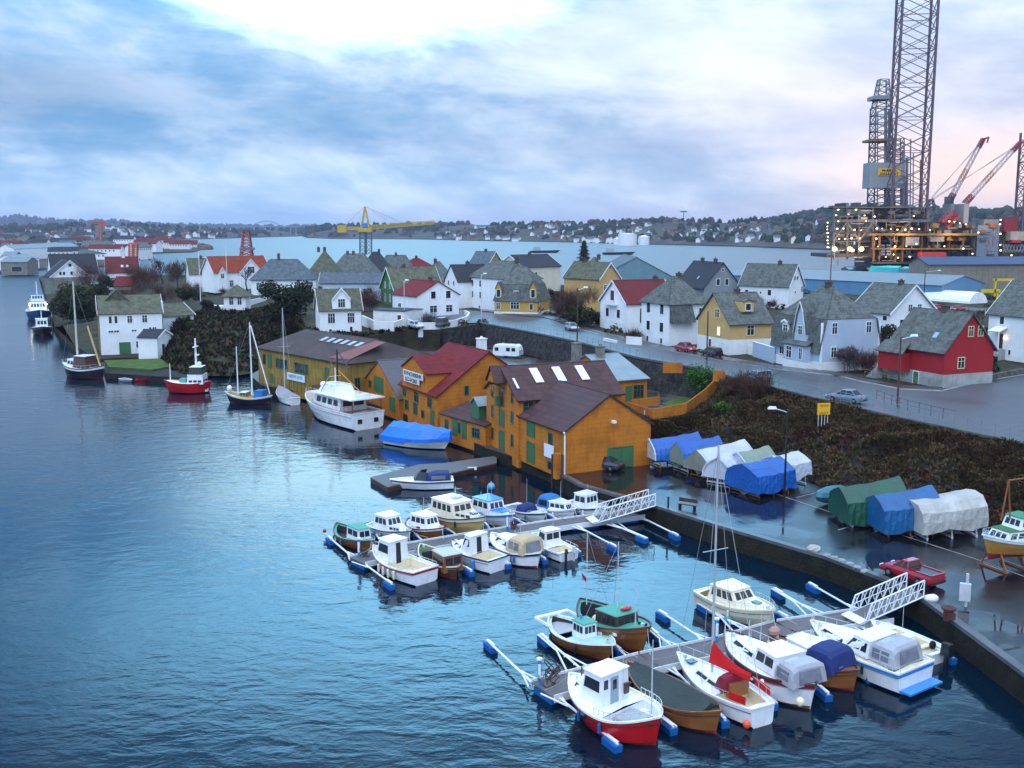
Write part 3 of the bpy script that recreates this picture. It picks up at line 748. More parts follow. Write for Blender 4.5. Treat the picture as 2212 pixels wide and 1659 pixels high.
W4=house('orange warehouse with red tile roof and a painted two line sign on its wall dormer','warehouse',(865,829),(945,856),1.3,4.1,(1018,753),15.0,'x',orange,tilered,'warehouse',ov=.3,tp=.18,
  wins=[('f',.18,.8,1.2,1.3,2),('f',.42,.6,1.2,1.5,2),('f',.12,2.6,1.1,1.2,2),('f',.45,2.4,1.3,1.4,2),('f',.80,2.3,1.2,1.2,2),('f',.62,.5,.8,1.0,1),('r',.62,4.2,.9,1.5,2),('r',.78,4.6,.6,1.0,1),('r',.28,4.0,.5,1.1,1),('r',.55,2.4,.9,1.3,2)],
  doors=[('f',.87,.1,.9,1.8,gd,gd)],chim=[(.55,.62,1.2,render_w,.55)],winm=gd)
w,d,r_,h=dims(W4)
D=dormer(W4,w*.44,-.25,5.6,w*.66,3.8,2.9,1.9,orange,tilered)
m=MB(); m.box(w*.44-w*.24,w*.44+w*.29,-.62,-.50,5.7,6.55); m.box(w*.44-w*.22,w*.44+w*.19,-.62,-.50,4.95,5.65); sb=m.build('sign_board',M('sign_cream',(.70,.70,.64),.6,.1,2,streak=.3),W4)
for s,z,ww,xx in (('BYNCHSENR',6.12,w*.48,w*.465),('SLO-FORK',5.3,w*.34,w*.425)):
    t=text(s,.72,M('sign_letters',(.05,.07,.09),.6,.1,1),parent=sb,w=ww,bold=.02); t.rotation_euler=(R(90),0,0); t.location=(xx,-.64,z)
W5=house('orange boathouse with a big green gable door and dark slate roof','warehouse',(779,832),(862,862),1.3,2.1,(817,781),(899,800),'y',orange,M('purple_slate',(.075,.07,.085),.5,.2,.6,stripe=('Z',.4,.3)),'warehouse',ov=.25,
  doors=[('f',.5,2.0,3.4,2.2,gd,gd),('f',.84,.05,1.8,1.9,gd,gd)],wins=[('f',.27,2.3,.9,1.0,1)],winm=gd)
W6=house('low orange warehouse wing with green doors and a small green dormer','warehouse',(951,893),(1049,921),1.3,2.4,(1035,826),20.0,'x',orange,tilebrown,'warehouse',ov=.2,
  doors=[('f',.34,.1,.9,2.0,gd,gd),('f',.55,.1,.8,2.1,gd,gd)],wins=[('f',.15,.6,.7,1.2,2),('f',.44,.6,.5,1.3,1),('f',.80,.7,1.6,1.1,3)],winm=gd)
w,d,r_,h=dims(W6)
D=dormer(W6,w*.66,.8,5,1.7,h-.1,2.2,.8,gd,tinroof)
W7=house('long ochre boat shed with felt roof and a white banner on the water front','shed',(557,751),(748,786),1.3,5.9,(760,728),(901,764),'x',ochre,felt,'boat_shed',ov=.35,hip=.35,tp=.2,
  wins=[('f',.08,3.4,.9,1.6,1),('f',.29,3.2,3.6,1.5,5),('f',.52,3.1,3.9,1.5,5),('r',.12,1.2,.8,2.4,2)],
  doors=[('f',.15,2.9,1.0,2.2,gd,gd),('f',.16,.4,1.0,1.5,gd,gd),('f',.80,2.5,1.0,2.2,gd,gd)],winm=gd)
w,d,r_,h=dims(W7)
m=MB(); m.box(w*.37,w*.57,-.30,-.20,1.75,2.85); bb=m.build('banner',M('banner_cloth',(.62,.76,.82),.5,.08,1),W7)
t=text('MARITIMT SENTER',.8,M('banner_blue',(.12,.30,.42),.6,.1,1),parent=bb,w=w*.16); t.rotation_euler=(R(90),0,0); t.location=(w*.47,-.32,2.35)
sl=r_/(d/2)
def onroof(x,f,dz=.27): return Vector((x,d/2*f,h+r_*f+dz))
for k in range(6):
    x=w*(.44+k*.075); m=MB(); m.slab([onroof(x,.60),onroof(x+1.0,.60),onroof(x+1.0,.78),onroof(x,.78)],.08); m.build('skylight',M('skylight_pale',(.30,.33,.36),.3,.05,1),bpy.data.objects[W7.name].children[2] if False else W7)
m=MB(); m.slab([onroof(w*.80,.03,.24),onroof(w*.985,.10,.24),onroof(w*1.0,.92,.24),onroof(w*.90,.92,.24)],.05); m.build('rusty_roof_sheet',rusty,W7)
m=MB()
for k in range(22): m.box(.3+k*w/22,.3+k*w/22+.1,-.06,-.01,0,1.6)
m.build('batten',M('dark_ochre',(.16,.10,.03),.7,.2,1),W7)
m=MB(); m.box(w*.74,w*1.03,-1.9,-.05,1.9,2.1); 
for x in (w*.75,w*.88,w*1.02): m.tube((x,-1.8,0),(x,-1.8,1.9),.1,5)
m.build('landing',woodd,W7)
m=MB(); m.tube((w*.98,-1.2,2.1),(w*.98,-1.2,8.2),.13,5); m.tube((w*.98,-1.2,8.1),(w*1.12,-1.6,5.6),.09,5); m.tube((w*.98,-1.2,6.6),(w*1.05,-1.4,6.9),.07,5); m.build('derrick',blackp,W7)
# ---------------------------------------------------------------- houses
HB='house'
H1=house('red house with grey slate roof on a bare concrete basement by the road fork',HB,(1921,741),(2041,758),7.0,4.8,(2094,678),8.2,'x',redh,slate,'red_house',ov=.4,plinth=1.75,trim=None,
  wins=[('r',.50,6.5,.75,1.2,2),('r',.70,6.5,.75,1.2,2),('r',.34,2.5,1.0,1.3,2),('f',.25,2.8,1.4,1.0,3),('f',.30,.5,.8,.7,1)],doors=[('f',.53,.0,.9,1.6,greend),('f',.06,1.8,.8,2.0,white)],winm=M('cream_trim',(.66,.62,.38),.6,.05,1),chim=[(.55,.5,.7)],skyl=[(.70,.25,.7,.9)])
w,d,r_,h=dims(H1)
m=MB(); m.box(-.3,w*.42,-1.5,-.1,1.5,3.9); ex_=m.build('porch',redh,H1)
m=MB(); m.slab([(-.6,-1.8,3.8),(w*.46,-1.8,3.8),(w*.40,0,5.2),(-.6,0,5.2)],.15); m.build('porch_roof',slate,ex_)
m=MB()
for k in range(7): m.box(-2.3+k*.28,-2.0+k*.28,-1.6,-.6,0,.22*(k+1))
m.build('steps',concrete,H1)
H2=house('grey blue villa with slate mansard and a tall pointed arch dormer',HB,(1671,727),(1773,744),7.0,4.0,(1800,622),10.0,'x',bluegrey,slate,'blue_villa',ov=.3,plinth=1.25,pm=render_w,prof=[(0,0,0),(.16,.45,0),(1,1,.85)],cornerm=white,
  wins=[('f',.20,1.7,1.1,1.8,2),('r',.22,2.1,.8,1.4,2),('r',.22,5.4,.8,1.5,2),('r',.80,5.4,.8,1.5,2),('f',.2,.25,.8,.5,1)],chim=[(.52,.5,.7)])
w,d,r_,h=dims(H2)
dormer(H2,w*.62,-.35,4.2,2.7,h-.1,2.2,3.4,bluegrey,slate,white,(.9,1.2,2,1.1),point=True)
dormer(H2,w*.24,.15,2.5,1.6,h+.6,1.7,.35,white,slate,white,(1.0,1.1,2,.3))
m=MB(); m.box(w*.38,w*.84,-1.15,-.05,0,3.5); bay=m.build('bay',bluegrey,H2)
m=MB(); m.slab([(w*.35,-1.4,3.5),(w*.87,-1.4,3.5),(w*.87,0,4.15),(w*.35,0,4.15)],.12); m.build('bay_roof',slate,bay)
m=MB(); m.box(w*.38-.05,w*.84+.05,-1.2,-.03,0,1.22); m.build('bay_plinth',render_w,bay)
for x,ww in ((w*.50,1.2),(w*.74,.7)): window(H2,(x,-1.16,1.6),0,ww,1.6,2)
m=MB(); m.box(-.04,w+.06,-.07,-.0,1.25,1.42); m.box(w,w+.07,-.0,d,1.25,1.42); m.box(w,w+.09,-.1,.25,1.4,h+3); m.box(w,w+.09,d-.3,d,1.4,h+3); m.build('trim_board',white,H2)
H3=house('yellow house with white basement storey, grey slate roof and a small dormer',HB,(1508,687),(1576,698),7.0,5.2,(1545,635),(1674,696),'y',yellowh,slate,'yellow_house',ov=.4,plinth=2.5,pm=render_w,
  wins=[('f',.62,5.8,1.2,1.3,3),('f',.68,3.0,.8,1.3,2,1),('r',.50,3.2,1.2,1.5,2),('f',.78,.4,1.4,1.4,2)],doors=[('f',.42,.2,.8,1.9,browndoor)],chim=[(.55,.5,.6)],winm=M('cream_frame',(.72,.68,.50),.6,.05,1))
w,d,r_,h=dims(H3); dormer(H3,w-.9,d*.50,3.6,2.0,h+1.6,1.6,.35,yellowh,slate,None,(.9,1.0,1,.3),rz=R(90))
m=MB(); m.box(w+.3,w+5.2,d*.42,d*.46,-.5,1.7); m.build('white_yard_wall',render_w,H3)
H4=house('tall white house with grey hipped roof and slate clad upper side wall',HB,(1386,648),(1446,655),7.0,7.4,(1445,602),(1529,652),'y',whitebd,slate,'white_house',ov=.4,hip=.75,plinth=0,
  wins=[('f',.27,5.4,1.1,1.6,1),('f',.75,5.4,1.1,1.6,1),('f',.27,2.3,1.1,1.6,1),('f',.75,2.3,1.1,1.6,1),('f',.25,.3,.6,.9,1),('f',.75,.3,.6,.9,1),('r',.80,5.6,.5,.8,1)],doors=[('r',.80,.9,.9,2.1,browndoor)],chim=[(.6,.5,.6)])
w,d,r_,h=dims(H4); m=MB(); m.hexa([Vector(p) for p in [(w+.02,.1,h-3.4),(w+1.0,.1,h-3.4),(w+1.0,d*.62,h-3.4),(w+.02,d*.62,h-3.4),(w+.02,.1,h-.05),(w+.25,.1,h-.05),(w+.25,d*.55,h-.05),(w+.02,d*.55,h-.05)]]); m.build('slate_cladding',slate,H4)
H5=house('white house with red tile roof and a brown balcony door in its gable',HB,(1297,648),(1354,656),7.2,5.5,(1326,607),11.0,'y',white,tiledred,'white_house',ov=.35,plinth=1.8,pm=render_w,
  wins=[('f',.28,2.6,.9,1.4,2),('f',.70,2.6,.9,1.4,2),('f',.62,.2,.7,1.1,1),('r',.30,1.8,.6,2.6,1)],doors=[('f',.47,5.3,1.6,2.4,browndoor)],winm=browndoor,trim=white,chim=[(.85,.5,.6)])
w,d,r_,h=dims(H5); m=MB(); m.box(w*.28,w*.66,-.9,-.05,4.9,5.05); m.box(w*.28,w*.66,-.9,-.85,5.05,5.9); m.build('balcony',white,H5)
H6=house('orange yellow gabled house with grey green roof behind the white red roofed house',HB,(1295,602),(1339,600),7.8,7.4,(1318,568),12.0,'y',yellowh,slateg,'yellow_house',ov=.35,trim=white,wins=[('f',.5,9.5,.6,.9,1),('f',.28,4.6,.9,1.3,2)],chim=[(.7,.5,.6)],skyl=[])
H7=house('mustard yellow villa with grey mansard roof and two narrow gabled dormers',HB,(1068,643),(1161,645),7.0,4.1,(1138,578),10.0,'x',yellowo,slate,'yellow_villa',ov=.25,plinth=.9,pm=render_w,prof=[(0,0,0),(.2,.45,.2),(1,1,.8)],
  wins=[('f',.48,1.6,2.0,1.5,3),('f',.86,1.5,.7,1.3,1),('f',.09,1.5,.9,1.4,2)],doors=[('r',.2,.6,1.0,2.3,browndoor)],chim=[])
w,d,r_,h=dims(H7)
dormer(H7,w*.10,-.06,2.5,1.5,h-.2,2.2,1.7,yellowo,slate,None,(.9,1.7,1,.4)); dormer(H7,w*.90,-.06,2.5,1.7,h-.2,2.2,1.9,yellowo,slate,None,(.9,1.8,1,.4)); dormer(H7,w*.50,.35,1.8,1.6,h+.3,1.4,.25,white,slate,None,(1.0,1.0,1,.2))
H8=house('cream two storey house with dark roof near the far water',HB,(1131,577),(1211,574),8,7.4,(1190,549.5),(1099,574),'x',cream,slated,'cream_house',ov=.4,wins=[('f',.15,4.6,.9,1.1,1),('f',.33,4.6,.9,1.1,1)],chim=[(.52,.5,.7)],trim=white)
H9=house('olive gabled house with pale blue grey roof and a round gable window',HB,(1013,570),(1054,571),8,6.3,(1076,544),9.0,'x',olive,slateb,'olive_house',ov=.35,chim=[(.5,.5,.8)],trim=white,wins=[('r',.5,8.3,.8,.8,1)])
H10=house('dark grey gabled house with black roof and two chimneys',HB,(1461,613),(1521,620),8,4.6,(1555,568),10.0,'x',greyh,slated,'grey_house',ov=.5,wins=[('r',.38,5.0,.9,1.5,1),('r',.62,5.0,.9,1.5,1),('r',.5,8.5,.6,.6,1)],chim=[(.30,.5,.9),(.75,.5,.9)],skyl=[(.6,.25,.6,1)])
H11=house('white two storey house with grey roof and paired gable windows',HB,(1598,613),(1704,617),8,5.4,(1745,573),8.0,'x',whitebd,slate,'white_house',ov=.4,wins=[('f',.62,2.9,.9,1.3,1),('f',.15,3.2,.8,.8,1),('f',.30,3.2,.4,.5,1),('f',.44,3.2,.4,.5,1),('f',.62,.4,.9,.9,1),('r',.38,6.6,.8,.9,1),('r',.55,6.6,.8,.9,1),('r',.45,3.4,.6,.5,1),('r',.9,3.6,1.0,1.3,2)],chim=[(.66,.5,.8)],trim=white)
H12=house('white gabled house with grey roof and a lit porch behind the red house',HB,(1838,668),(1923,676),7.4,4.8,(1962,616),(1998,669),'x',whitebd,slate,'white_house',ov=.4,wins=[('r',.42,4.9,.9,1.2,2),('r',.62,4.9,.9,1.2,2),('r',.25,2.6,.8,.9,1),('f',.88,3.4,.9,.8,1)],chim=[(.66,.5,.7)],trim=white)
H13=house('white house with grey roof and covered entrance steps at the right edge',HB,(2137,675),(2290,688),7.2,7.0,(2187,608),10.0,'x',whitebd,slate,'white_house',ov=.4,wins=[('f',.20,5.4,.7,1.1,1),('f',.34,.9,.4,.7,1)],doors=[('f',.20,1.7,.9,2.3,browndoor)],trim=white)
w,d,r_,h=dims(H13)
m=MB(); m.slab([(w*.12,-1.8,4.3),(w*.29,-1.8,4.3),(w*.29,0,4.9),(w*.12,0,4.9)],.15); m.tube((w*.13,-1.7,0),(w*.13,-1.7,4.3),.08,5); m.tube((w*.28,-1.7,1),(w*.28,-1.7,4.3),.08,5); m.build('porch_roof',white,H13)
m=MB()
for k in range(8): m.box(w*.12,w*.28,-1.8-k*.3,-1.5-k*.3,-.3,1.6-k*.22)
m.box(w*.10,w*.28,-1.8,0,-.3,1.65); m.build('steps',concrete,H13)
m=MB(); m.ball((w*.27,-.3,3.4),.16,.16,.16); m.build('porch_lamp',M('lamp_glow',(1,.8,.45),.4,.05,1,emit=9),H13)
H14=house('grey house with slate roof half hidden behind bare trees',HB,(1246,606),(1292,607),8,6.0,(1285,557),10,'x',paleblue,slate,'grey_house',ov=.3,hip=.5,wins=[('f',.3,3.6,.8,1.2,1),('f',.7,3.6,.8,1.2,1)],chim=[(.7,.5,.7)])
H15=house('dark green wooden house with steep gable and white bargeboards',HB,(822,620),(852,625),7,4.6,(832,578),13.0,'y',greenh,slateg,'green_house',ov=.5,trim=white,wins=[('f',.35,4.6,.9,1.5,2),('f',.68,4.6,.9,1.5,2),('f',.35,1.2,.9,1.8,2),('f',.68,1.2,.9,1.8,2)],chim=[(.35,.5,.7)])
H16=house('white gabled house with orange red tile roof behind a curved white wall',HB,(901,640),(991,636),7,5.0,(945,609),11,'y',white,tilered,'white_house',ov=.35,wins=[('f',.38,4.3,1.2,1.6,1),('f',.74,4.3,1.2,1.6,1),('f',.38,1.2,1.8,1.5,2),('f',.76,1.2,1.6,1.5,2),('l',.3,2.2,1.2,.8,2)],chim=[(.3,.5,.8)])
H17=house('white cottage with grey green roof and a tall gabled wall dormer facing the water',HB,(690,669),(780,667),6.7,4.5,(766,625),(656,664),'x',white,slateg,'white_house',ov=.35,trim=white,wins=[('f',.28,1.8,1.3,1.9,3),('f',.75,1.8,1.3,1.9,3),('f',.75,.1,.5,.9,1),('f',.25,.1,.5,.5,1),('l',.45,4.4,1.0,1.6,2)],chim=[(.1,.7,.4)])
w,d,r_,h=dims(H17); dormer(H17,w*.53,-.08,3.5,3.6,h-.2,2.1,2.1,white,slateg,white,(1.3,1.6,3,.6))
H18=house('white bungalow with blue grey hipped roof behind a dark hedge',HB,(542,602),(681,601),8,5.0,(600,561),11,'x',white,slateb,'white_house',ov=.5,hip=.9,wins=[('f',.12,1.8,1.3,2.0,3),('f',.30,1.8,1.0,2.0,2),('f',.72,1.8,1.4,2.2,3),('f',.90,1.8,1.4,2.2,3)],chim=[(.42,.5,1.6)])
H19=house('long pale blue house with low grey roof in the middle of the town',HB,(690,611),(823,611),8,4.5,(750,589),(656,608),'x',paleblue,slateb,'pale_blue_house',ov=.35,trim=white,wins=[('f',.2,1.6,3,1.3,4),('f',.78,1.6,2.2,1.4,3),('l',.5,4.2,.9,.8,1)])
mid=[('grey green hipped roof house with two chimneys',(663,592),(729,592),13.7,(693,541),slateg,white,.9,[(.3,.5,.8),(.5,.5,.8)]),
('grey hipped roof house with two dark chimneys beside the long pale blue house',(712,587),(810,587),13.7,(757,549),slate,white,.8,[(.35,.5,.8),(.48,.5,.8)]),
('house with dark blue black hipped roof in front of the yellow crane',(775,585),(842,585),13.4,(810,545),slated,greyh,.8,[(.6,.5,.8)]),
('grey roofed house with dark chimney behind the green house',(812,590),(893,590),11.8,(852,552),slate,white,.6,[(.5,.5,.8)]),
('small house with bright red hipped roof among grey roofs',(884,577),(938,576),13.4,(908,559),tilered,white,.7,[(.5,.5,.9)]),
('grey hipped roof house right of the small red roof',(930,607),(984,606),12.2,(955,566),slate,white,.6,[(.4,.5,.8)])]
for lb,a_,b_,ze,rp,rf,wl,hp,ch in mid:
    house(lb,HB,a_,b_,8,ze-8,rp,10,'x',wl,rf,'town_house',ov=.4,hip=hp,chim=ch,wins=[('f',.25,3.2,.8,1.2,2),('f',.7,3.2,.8,1.2,2)])
H26=house('narrow white gabled house with dark roof beside the street',HB,(961,605),(989,608),7.3,6.7,(974,573),9.0,'y',white,slated,'white_house',ov=.3,wins=[('f',.3,5.6,.7,1.1,1),('f',.7,5.6,.7,1.1,1),('f',.5,2.2,.9,1.2,2)],chim=[(.5,.5,.8)])
H27=house('tall white town house with grey hipped roof and blue garage door',HB,(1011,597),(1097,603),7,8.1,(1056,563),10,'x',white,slate,'white_house',ov=.3,hip=.8,wins=[('f',.12,5.8,.7,1.5,1),('f',.32,5.8,.7,1.5,1),('f',.12,3.0,.7,1.5,1),('f',.32,3.0,.7,1.5,1),('f',.1,.5,.6,.6,1),('f',.3,.5,.6,.6,1)],chim=[(.8,.5,1.0)])
H28=house('grey stone sea house with a white gable at the tip of the island','warehouse',(109,598),(195,596),1.4,7.6,(156,563),14,'y',white,slated,'sea_house',ov=.4,plinth=7.3,pm=stonel,trim=white,wins=[('f',.5,11.3,1.1,1.1,1),('f',.25,8.2,.8,1.2,1),('f',.34,8.2,.8,1.2,1),('f',.53,8.2,.8,1.2,1)])
house('long dark roofed house behind the grey stone sea house',HB,(112,590),(212,588),2,7.3,(170,549),14,'x',white,slated,'sea_house',ov=.4,trim=white)
house('house with white front and a dark wine red roof near the bare trees',HB,(229,589),(300,588),4,5.7,(262,555),12,'x',render_w,tiledred,'sea_house',ov=.3,plinth=0,trim=white,wins=[('f',.5,.8,2,2,2)],chim=[(.55,.5,1.2,render_w,.6)],skyl=[(.5,.3,1,1.2),(.65,.3,1,1.2)])
house('low red roofed outhouse in front of the wine red roofed house','outhouse',(246,617),(288,617),3,2.6,(266,598),7,'x',stonel,tilered,'outhouse',ov=.3)
house('white gabled house with grey roof standing left of the big red roof',HB,(409,592),(469,591),7,5.6,(430,559),9.0,'x',white,slateg,'white_house',ov=.3,wins=[('f',.5,2.5,.8,1.2,2)],trim=white,chim=[(.5,.5,.8)])
H31=house('white villa with a wide orange red tile roof and cross gables',HB,(462,588),(583,585),8,5.5,(520,554),11,'x',white,tileorange,'white_villa',ov=.4,trim=white,wins=[('f',.12,.8,1.1,2.0,2),('f',.3,.8,1.2,2.0,3)])
w,d,r_,h=dims(H31); dormer(H31,w*.62,-1.6,7,6.4,0,h+.2,3.6,white,tileorange,white,(2.2,2.0,3,5.0)); dormer(H31,w*.13,-.8,5,2.6,0,h-.6,2.0,white,tileorange,white,(1.0,1.4,2,3.6))
H32=house('small white octagon style garden pavilion with pyramid roof above the bank','pavilion',(483,637),(530,637),8,3.5,(507,617),4.8,'x',white,slateg,'pavilion',ov=.6,hip=.98,wins=[('f',.34,1.2,.9,1.7,2),('f',.72,1.2,.9,1.7,2)])
w,d,r_,h=dims(H32); m=MB(); m.box(-3,-.05,-.6,3,-1.5,.9); m.box(-3.1,-3.0,-.7,3,.9,1.0); m.build('terrace',white,H32)
H33=house('big white sea house with green door and three floors on the waterfront',HB,(214,679),(349,675),1.2,8.5,(255,639),11.0,'x',whitebd,slateg,'white_sea_house',ov=.25,wins=[('f',.17,6.6,.55,1.4,1),('f',.26,6.6,.55,1.4,1),('f',.48,6.6,.9,1.4,2),('f',.72,6.6,.9,1.4,2),('f',.17,4.7,.9,.4,2),('f',.26,4.7,.9,.4,2),('f',.54,4.8,.9,.3,2),('f',.80,4.4,.4,1.1,1),('f',.87,4.4,.7,1.1,2),('f',.60,1.4,.9,1.3,2),('f',.78,1.4,.9,1.3,2)],
  doors=[('f',.38,.1,2.0,2.4,gd,gd)],trim=white)
w,d,r_,h=dims(H33)
m=MB(); m.box(-.12,-.01,.1,d-.1,0,h); m.build('ochre_side_wall',ochre,H33)
m=MB(); m.box(w*.55,w*1.0,-.03,.25,h+r_*.2,h+r_*.2+.4) if False else None
m.box(w+.2,w+.45,d*.1,d*.5,h-.1,h+2.2); m.build('stepped_parapet',white,H33)
dormer(H33,w*.30,d*.35,4,5.5,h+1.2,.8,2.6,slateg,slateg)
house('white gabled annex on the right of the big sea house',HB,(352,684),(418,679),2.6,5.8,(388,655),8,'x',whitebd,slateg,'annex',ov=.3,trim=white,wins=[('f',.25,2.2,.6,1.0,1)])
house('little white entrance lean-to with dark door beside the big sea house','outbuilding',(339,730),(369,723),1.2,4.2,(354,713),4,'y',whitebd,slated,'annex',ov=.2,trim=white,doors=[('f',.4,.1,1.3,2.6,slated)])
house('white flat roofed garage with an arched dark red door','garage',(806,670),(872,673),6.7,3.3,(838,666),7,'x',render_w,slated,'garage',ov=.2,doors=[('f',.86,.9,.9,1.6,browndoor)])
# industrial area
steelb=M('blue_cladding',(.11,.24,.38),.5,.1,.3,stripe=('H',1.2,.2)); paler=M('pale_metal_roof',(.17,.22,.25),.6,.1,.3); bluer=M('blue_metal_roof',(.05,.08,.14),.6,.15,.3); beige=M('beige_cladding',(.22,.19,.15),.6,.12,.4,stripe=('H',2.0,.3)); cyan=M('cyan_cladding',(.02,.38,.50),.5,.1,.4)
house('big slate blue gabled shed behind the orange yellow house','shed',(1280,606),(1468,606),4,5.4,(1373,556),40,'y',M('teal_grey_cladding',(.14,.24,.28),.6,.1,.3),slateb,'industrial_shed',ov=.3)
house('long blue industrial shed with pale metal roof at the shipyard','shed',(1570,594),(2035,617),3.3,7.2,(1760,583),22,'x',steelb,paler,'industrial_shed',ov=.3)
house('shipyard hall with dark blue roof and long beige upper wall','industrial hall',(2006,571),(2420,569),3,13,(2150,555),12,'x',beige,bluer,'industrial_hall',ov=.6,wins=[])
house('lower shipyard hall with blue roof and a beige and grey front','industrial hall',(1996,602),(2400,606),3.3,7.5,(2150,587),9,'x',beige,bluer,'industrial_hall',ov=.6,wins=[('f',.2+.07*k,3.5,3,1.6,4) for k in range(9)])
house('cyan blue container office at the foot of the oil rig','site office',(1879,578),(1942,579),3,6,(1910,575),12,'x',cyan,cyan,'site_office',ov=.1)
house('darker teal container office beside the cyan one','site office',(1944,580),(1985,581),3,6,(1960,577),12,'x',M('teal_cladding',(.05,.22,.28),.5,.1,.4),cyan,'site_office',ov=.1)
house('black low storage stack left of the cyan offices','storage',(1834,583),(1876,583),3,4,(1850,577),12,'x',blackp,blackp,'storage_stack',ov=.1)
for nm,a_,b_,rp,lb in (('shed',(1,566),(58,566),(28,556),'pale grey boat shed on the far left quay'),('shed',(0,556),(30,556),(14,544),'white gabled shed behind the pale grey boat shed'),('shed',(38,560),(84,557),(60,549),'long grey shed with white end on the far left quay'),('shed',(30,538),(170,532),(100,526),'long white roofed warehouse on the far left town quay')):
    house(lb,'shed',a_,b_,1.4,6.5 if b_[1]>550 else 9,rp,14,'x',stonel if 'pale' in lb else white,paler,'quay_shed',ov=.3,wins=[('f',.6,1,6,3,1)] if 'boat' in lb else [])
# ---------------------------------------------------------------- boats
def boat(name,label,S,Bw,beam,fb=.9,kind='tr',top=gel,bot=None,stripe=None,deck=gel,gun=None,bow=.45,st=.0,cockpit=.42,well=None,Lf=None,zdeck=None,rake=.10,group='boats moored at the finger pontoons',full=2.3,floor=.25,z0=0,tw=.84,cat='boat',solid=False):
    # S, Bw = picture points of stern and bow at sheer height
    zs=z0+fb+ (zdeck or 0); a=G(S[0],S[1],zs); b_=G(Bw[0],Bw[1],z0+fb+bow*.7); a.z=b_.z=z0
    dv=b_-a; L=Lf or dv.length; ang=math.atan2(dv.y,dv.x)
    if Lf: a=b_-dv.normalized()*Lf
    LOG.append('%-44s L%.1f dist%.0f'%(label[:44],L,a.y))
    T=thing(name,label,cat,a,ang,group)
    N=18
    def hb(t):
        if kind=='tr':
            if t<.42: k=tw+(1-tw)*math.sin(t/.42*math.pi/2)
            else: k=1-((t-.42)/.58)**full
        else:
            u=abs(t-.47)/(.53 if t>.47 else .47); k=1-u**(full if t>.47 else 2.6)
        return max(.012,k)*beam/2
    def sh(t): return fb+bow*max(0,(t-.35)/.65)**1.8+st*max(0,(.4-t)/.4)**1.8
    def X(t,zf): return L*t-rake*L*(1-zf)*t**3+ (rake*.5*L*(1-zf)*(1-t)**3 if kind=='de' else 0)
    m=MB(); rows=[]
    for i in range(N+1):
        t=i/N; h=sh(t); B=hb(t); r=[]
        fl=1-.55*t**2
        for zf,bf in ((-.30,.05),(-.12,.62*fl),(.12,.86*fl+.04),(.13,.865*fl+.04),(.55,.95-.10*t*t),(.80,.985-.03*t*t),(1,1.0)):
            z=zf*h if zf>0 else zf*1.0
            r.append(Vector((X(t,max(zf,0)),B*bf,z)))
        rows.append(r)
    full_rows=[[Vector((p.x,-p.y,p.z)) for p in r[::-1]]+r for r in rows]
    nc=len(full_rows[0]); vs=[p for r in full_rows for p in r]; fs=[];mi=[]
    for i in range(N):
        for j in range(nc-1):
            fs.append((i*nc+j,i*nc+j+1,(i+1)*nc+j+1,(i+1)*nc+j)[::-1])
            k=j if j<nc//2 else nc-2-j      # 0 top band
            mi.append(2 if k==0 and stripe else (1 if k>=4 else 0))
    m.v=vs; m.f=fs; m.mi=mi
    m.m=0; m.poly(full_rows[0][::1])
    if stripe:
        m.m=2; r=full_rows[0]; m.poly([r[0]+Vector((-.02,0,0)),r[1]+Vector((-.02,0,0)),r[-2]+Vector((-.02,0,0)),r[-1]+Vector((-.02,0,0))])
    H=m.build('hull',[top,bot or antif,stripe or top],T,smooth=False)
    # deck and cockpit
    d=MB(); iw=well or deck; side=min(.28,beam*.11)
    tc=cockpit
    for i in range(N):
        t0,t1=i/N,(i+1)/N; h0,h1=sh(t0)-.06,sh(t1)-.06; b0,b1=hb(t0)*.985,hb(t1)*.985
        x0,x1=X(t0,1),X(t1,1)
        if t1<=tc+1e-6 and not solid and t0>=.05:
            for s in (1,-1):
                d.m=0; d.poly([(x0,s*b0,h0),(x1,s*b1,h1),(x1,s*(b1-side),h1),(x0,s*(b0-side),h0)])
                d.m=1; d.poly([(x0,s*(b0-side),h0),(x1,s*(b1-side),h1),(x1,s*(b1-side),floor),(x0,s*(b0-side),floor)])
            d.m=1; d.poly([(x0,-b0+side,floor),(x1,-b1+side,floor),(x1,b1-side,floor),(x0,b0-side,floor)])
            if t0-1/N<.05: d.poly([(x0,-b0+side,floor),(x0,b0-side,floor),(x0,b0-side,h0),(x0,-b0+side,h0)])
            if t1+1/N>tc+1e-6: d.poly([(x1,-b1+side,floor),(x1,b1-side,floor),(x1,b1-side,h1),(x1,-b1+side,h1)])
        else:
            d.m=0; c0,c1=h0+.07*b0,h1+.07*b1
            d.poly([(x0,-b0,h0),(x1,-b1,h1),(x1,0,c1),(x0,0,c0)]); d.poly([(x0,0,c0),(x1,0,c1),(x1,b1,h1),(x0,b0,h0)])
    d.build('deck',[deck,iw],T)
    if group:
        for s in (1,-1):
            q=MB(); p0=Vector((X(.97,1),s*.06,sh(.97)+.05)); p1=p0+Vector((1.3,s*.9,-(p0.z-.75))); q.path([p0,p0.lerp(p1,.5)+Vector((0,0,-.12)),p1],.022,3); q.build('mooring_line',M('rope_pale',(.45,.43,.36),.8,.1,1),T)
        q=MB(); L_=L; q.box(X(.9,1)-.09,X(.9,1)+.09,-.09,.09,sh(.9),sh(.9)+.22); q.build('cleat',steel,T)
    if not solid or group:
        for s in (1,-1):
            q=MB(); q.path([(X(i/N,.8),s*(hb(i/N)*(.99-.03*(i/N)**2)+.015),sh(i/N)*.80) for i in range(N+1)],.035,4); q.build('rubbing_strake',woodd if top in (wood,tan_,redp) else M('strake_grey',(.16,.17,.20),.5,.1,1),T)
    g=MB(); gm=gun or top; r=.05+beam*.006
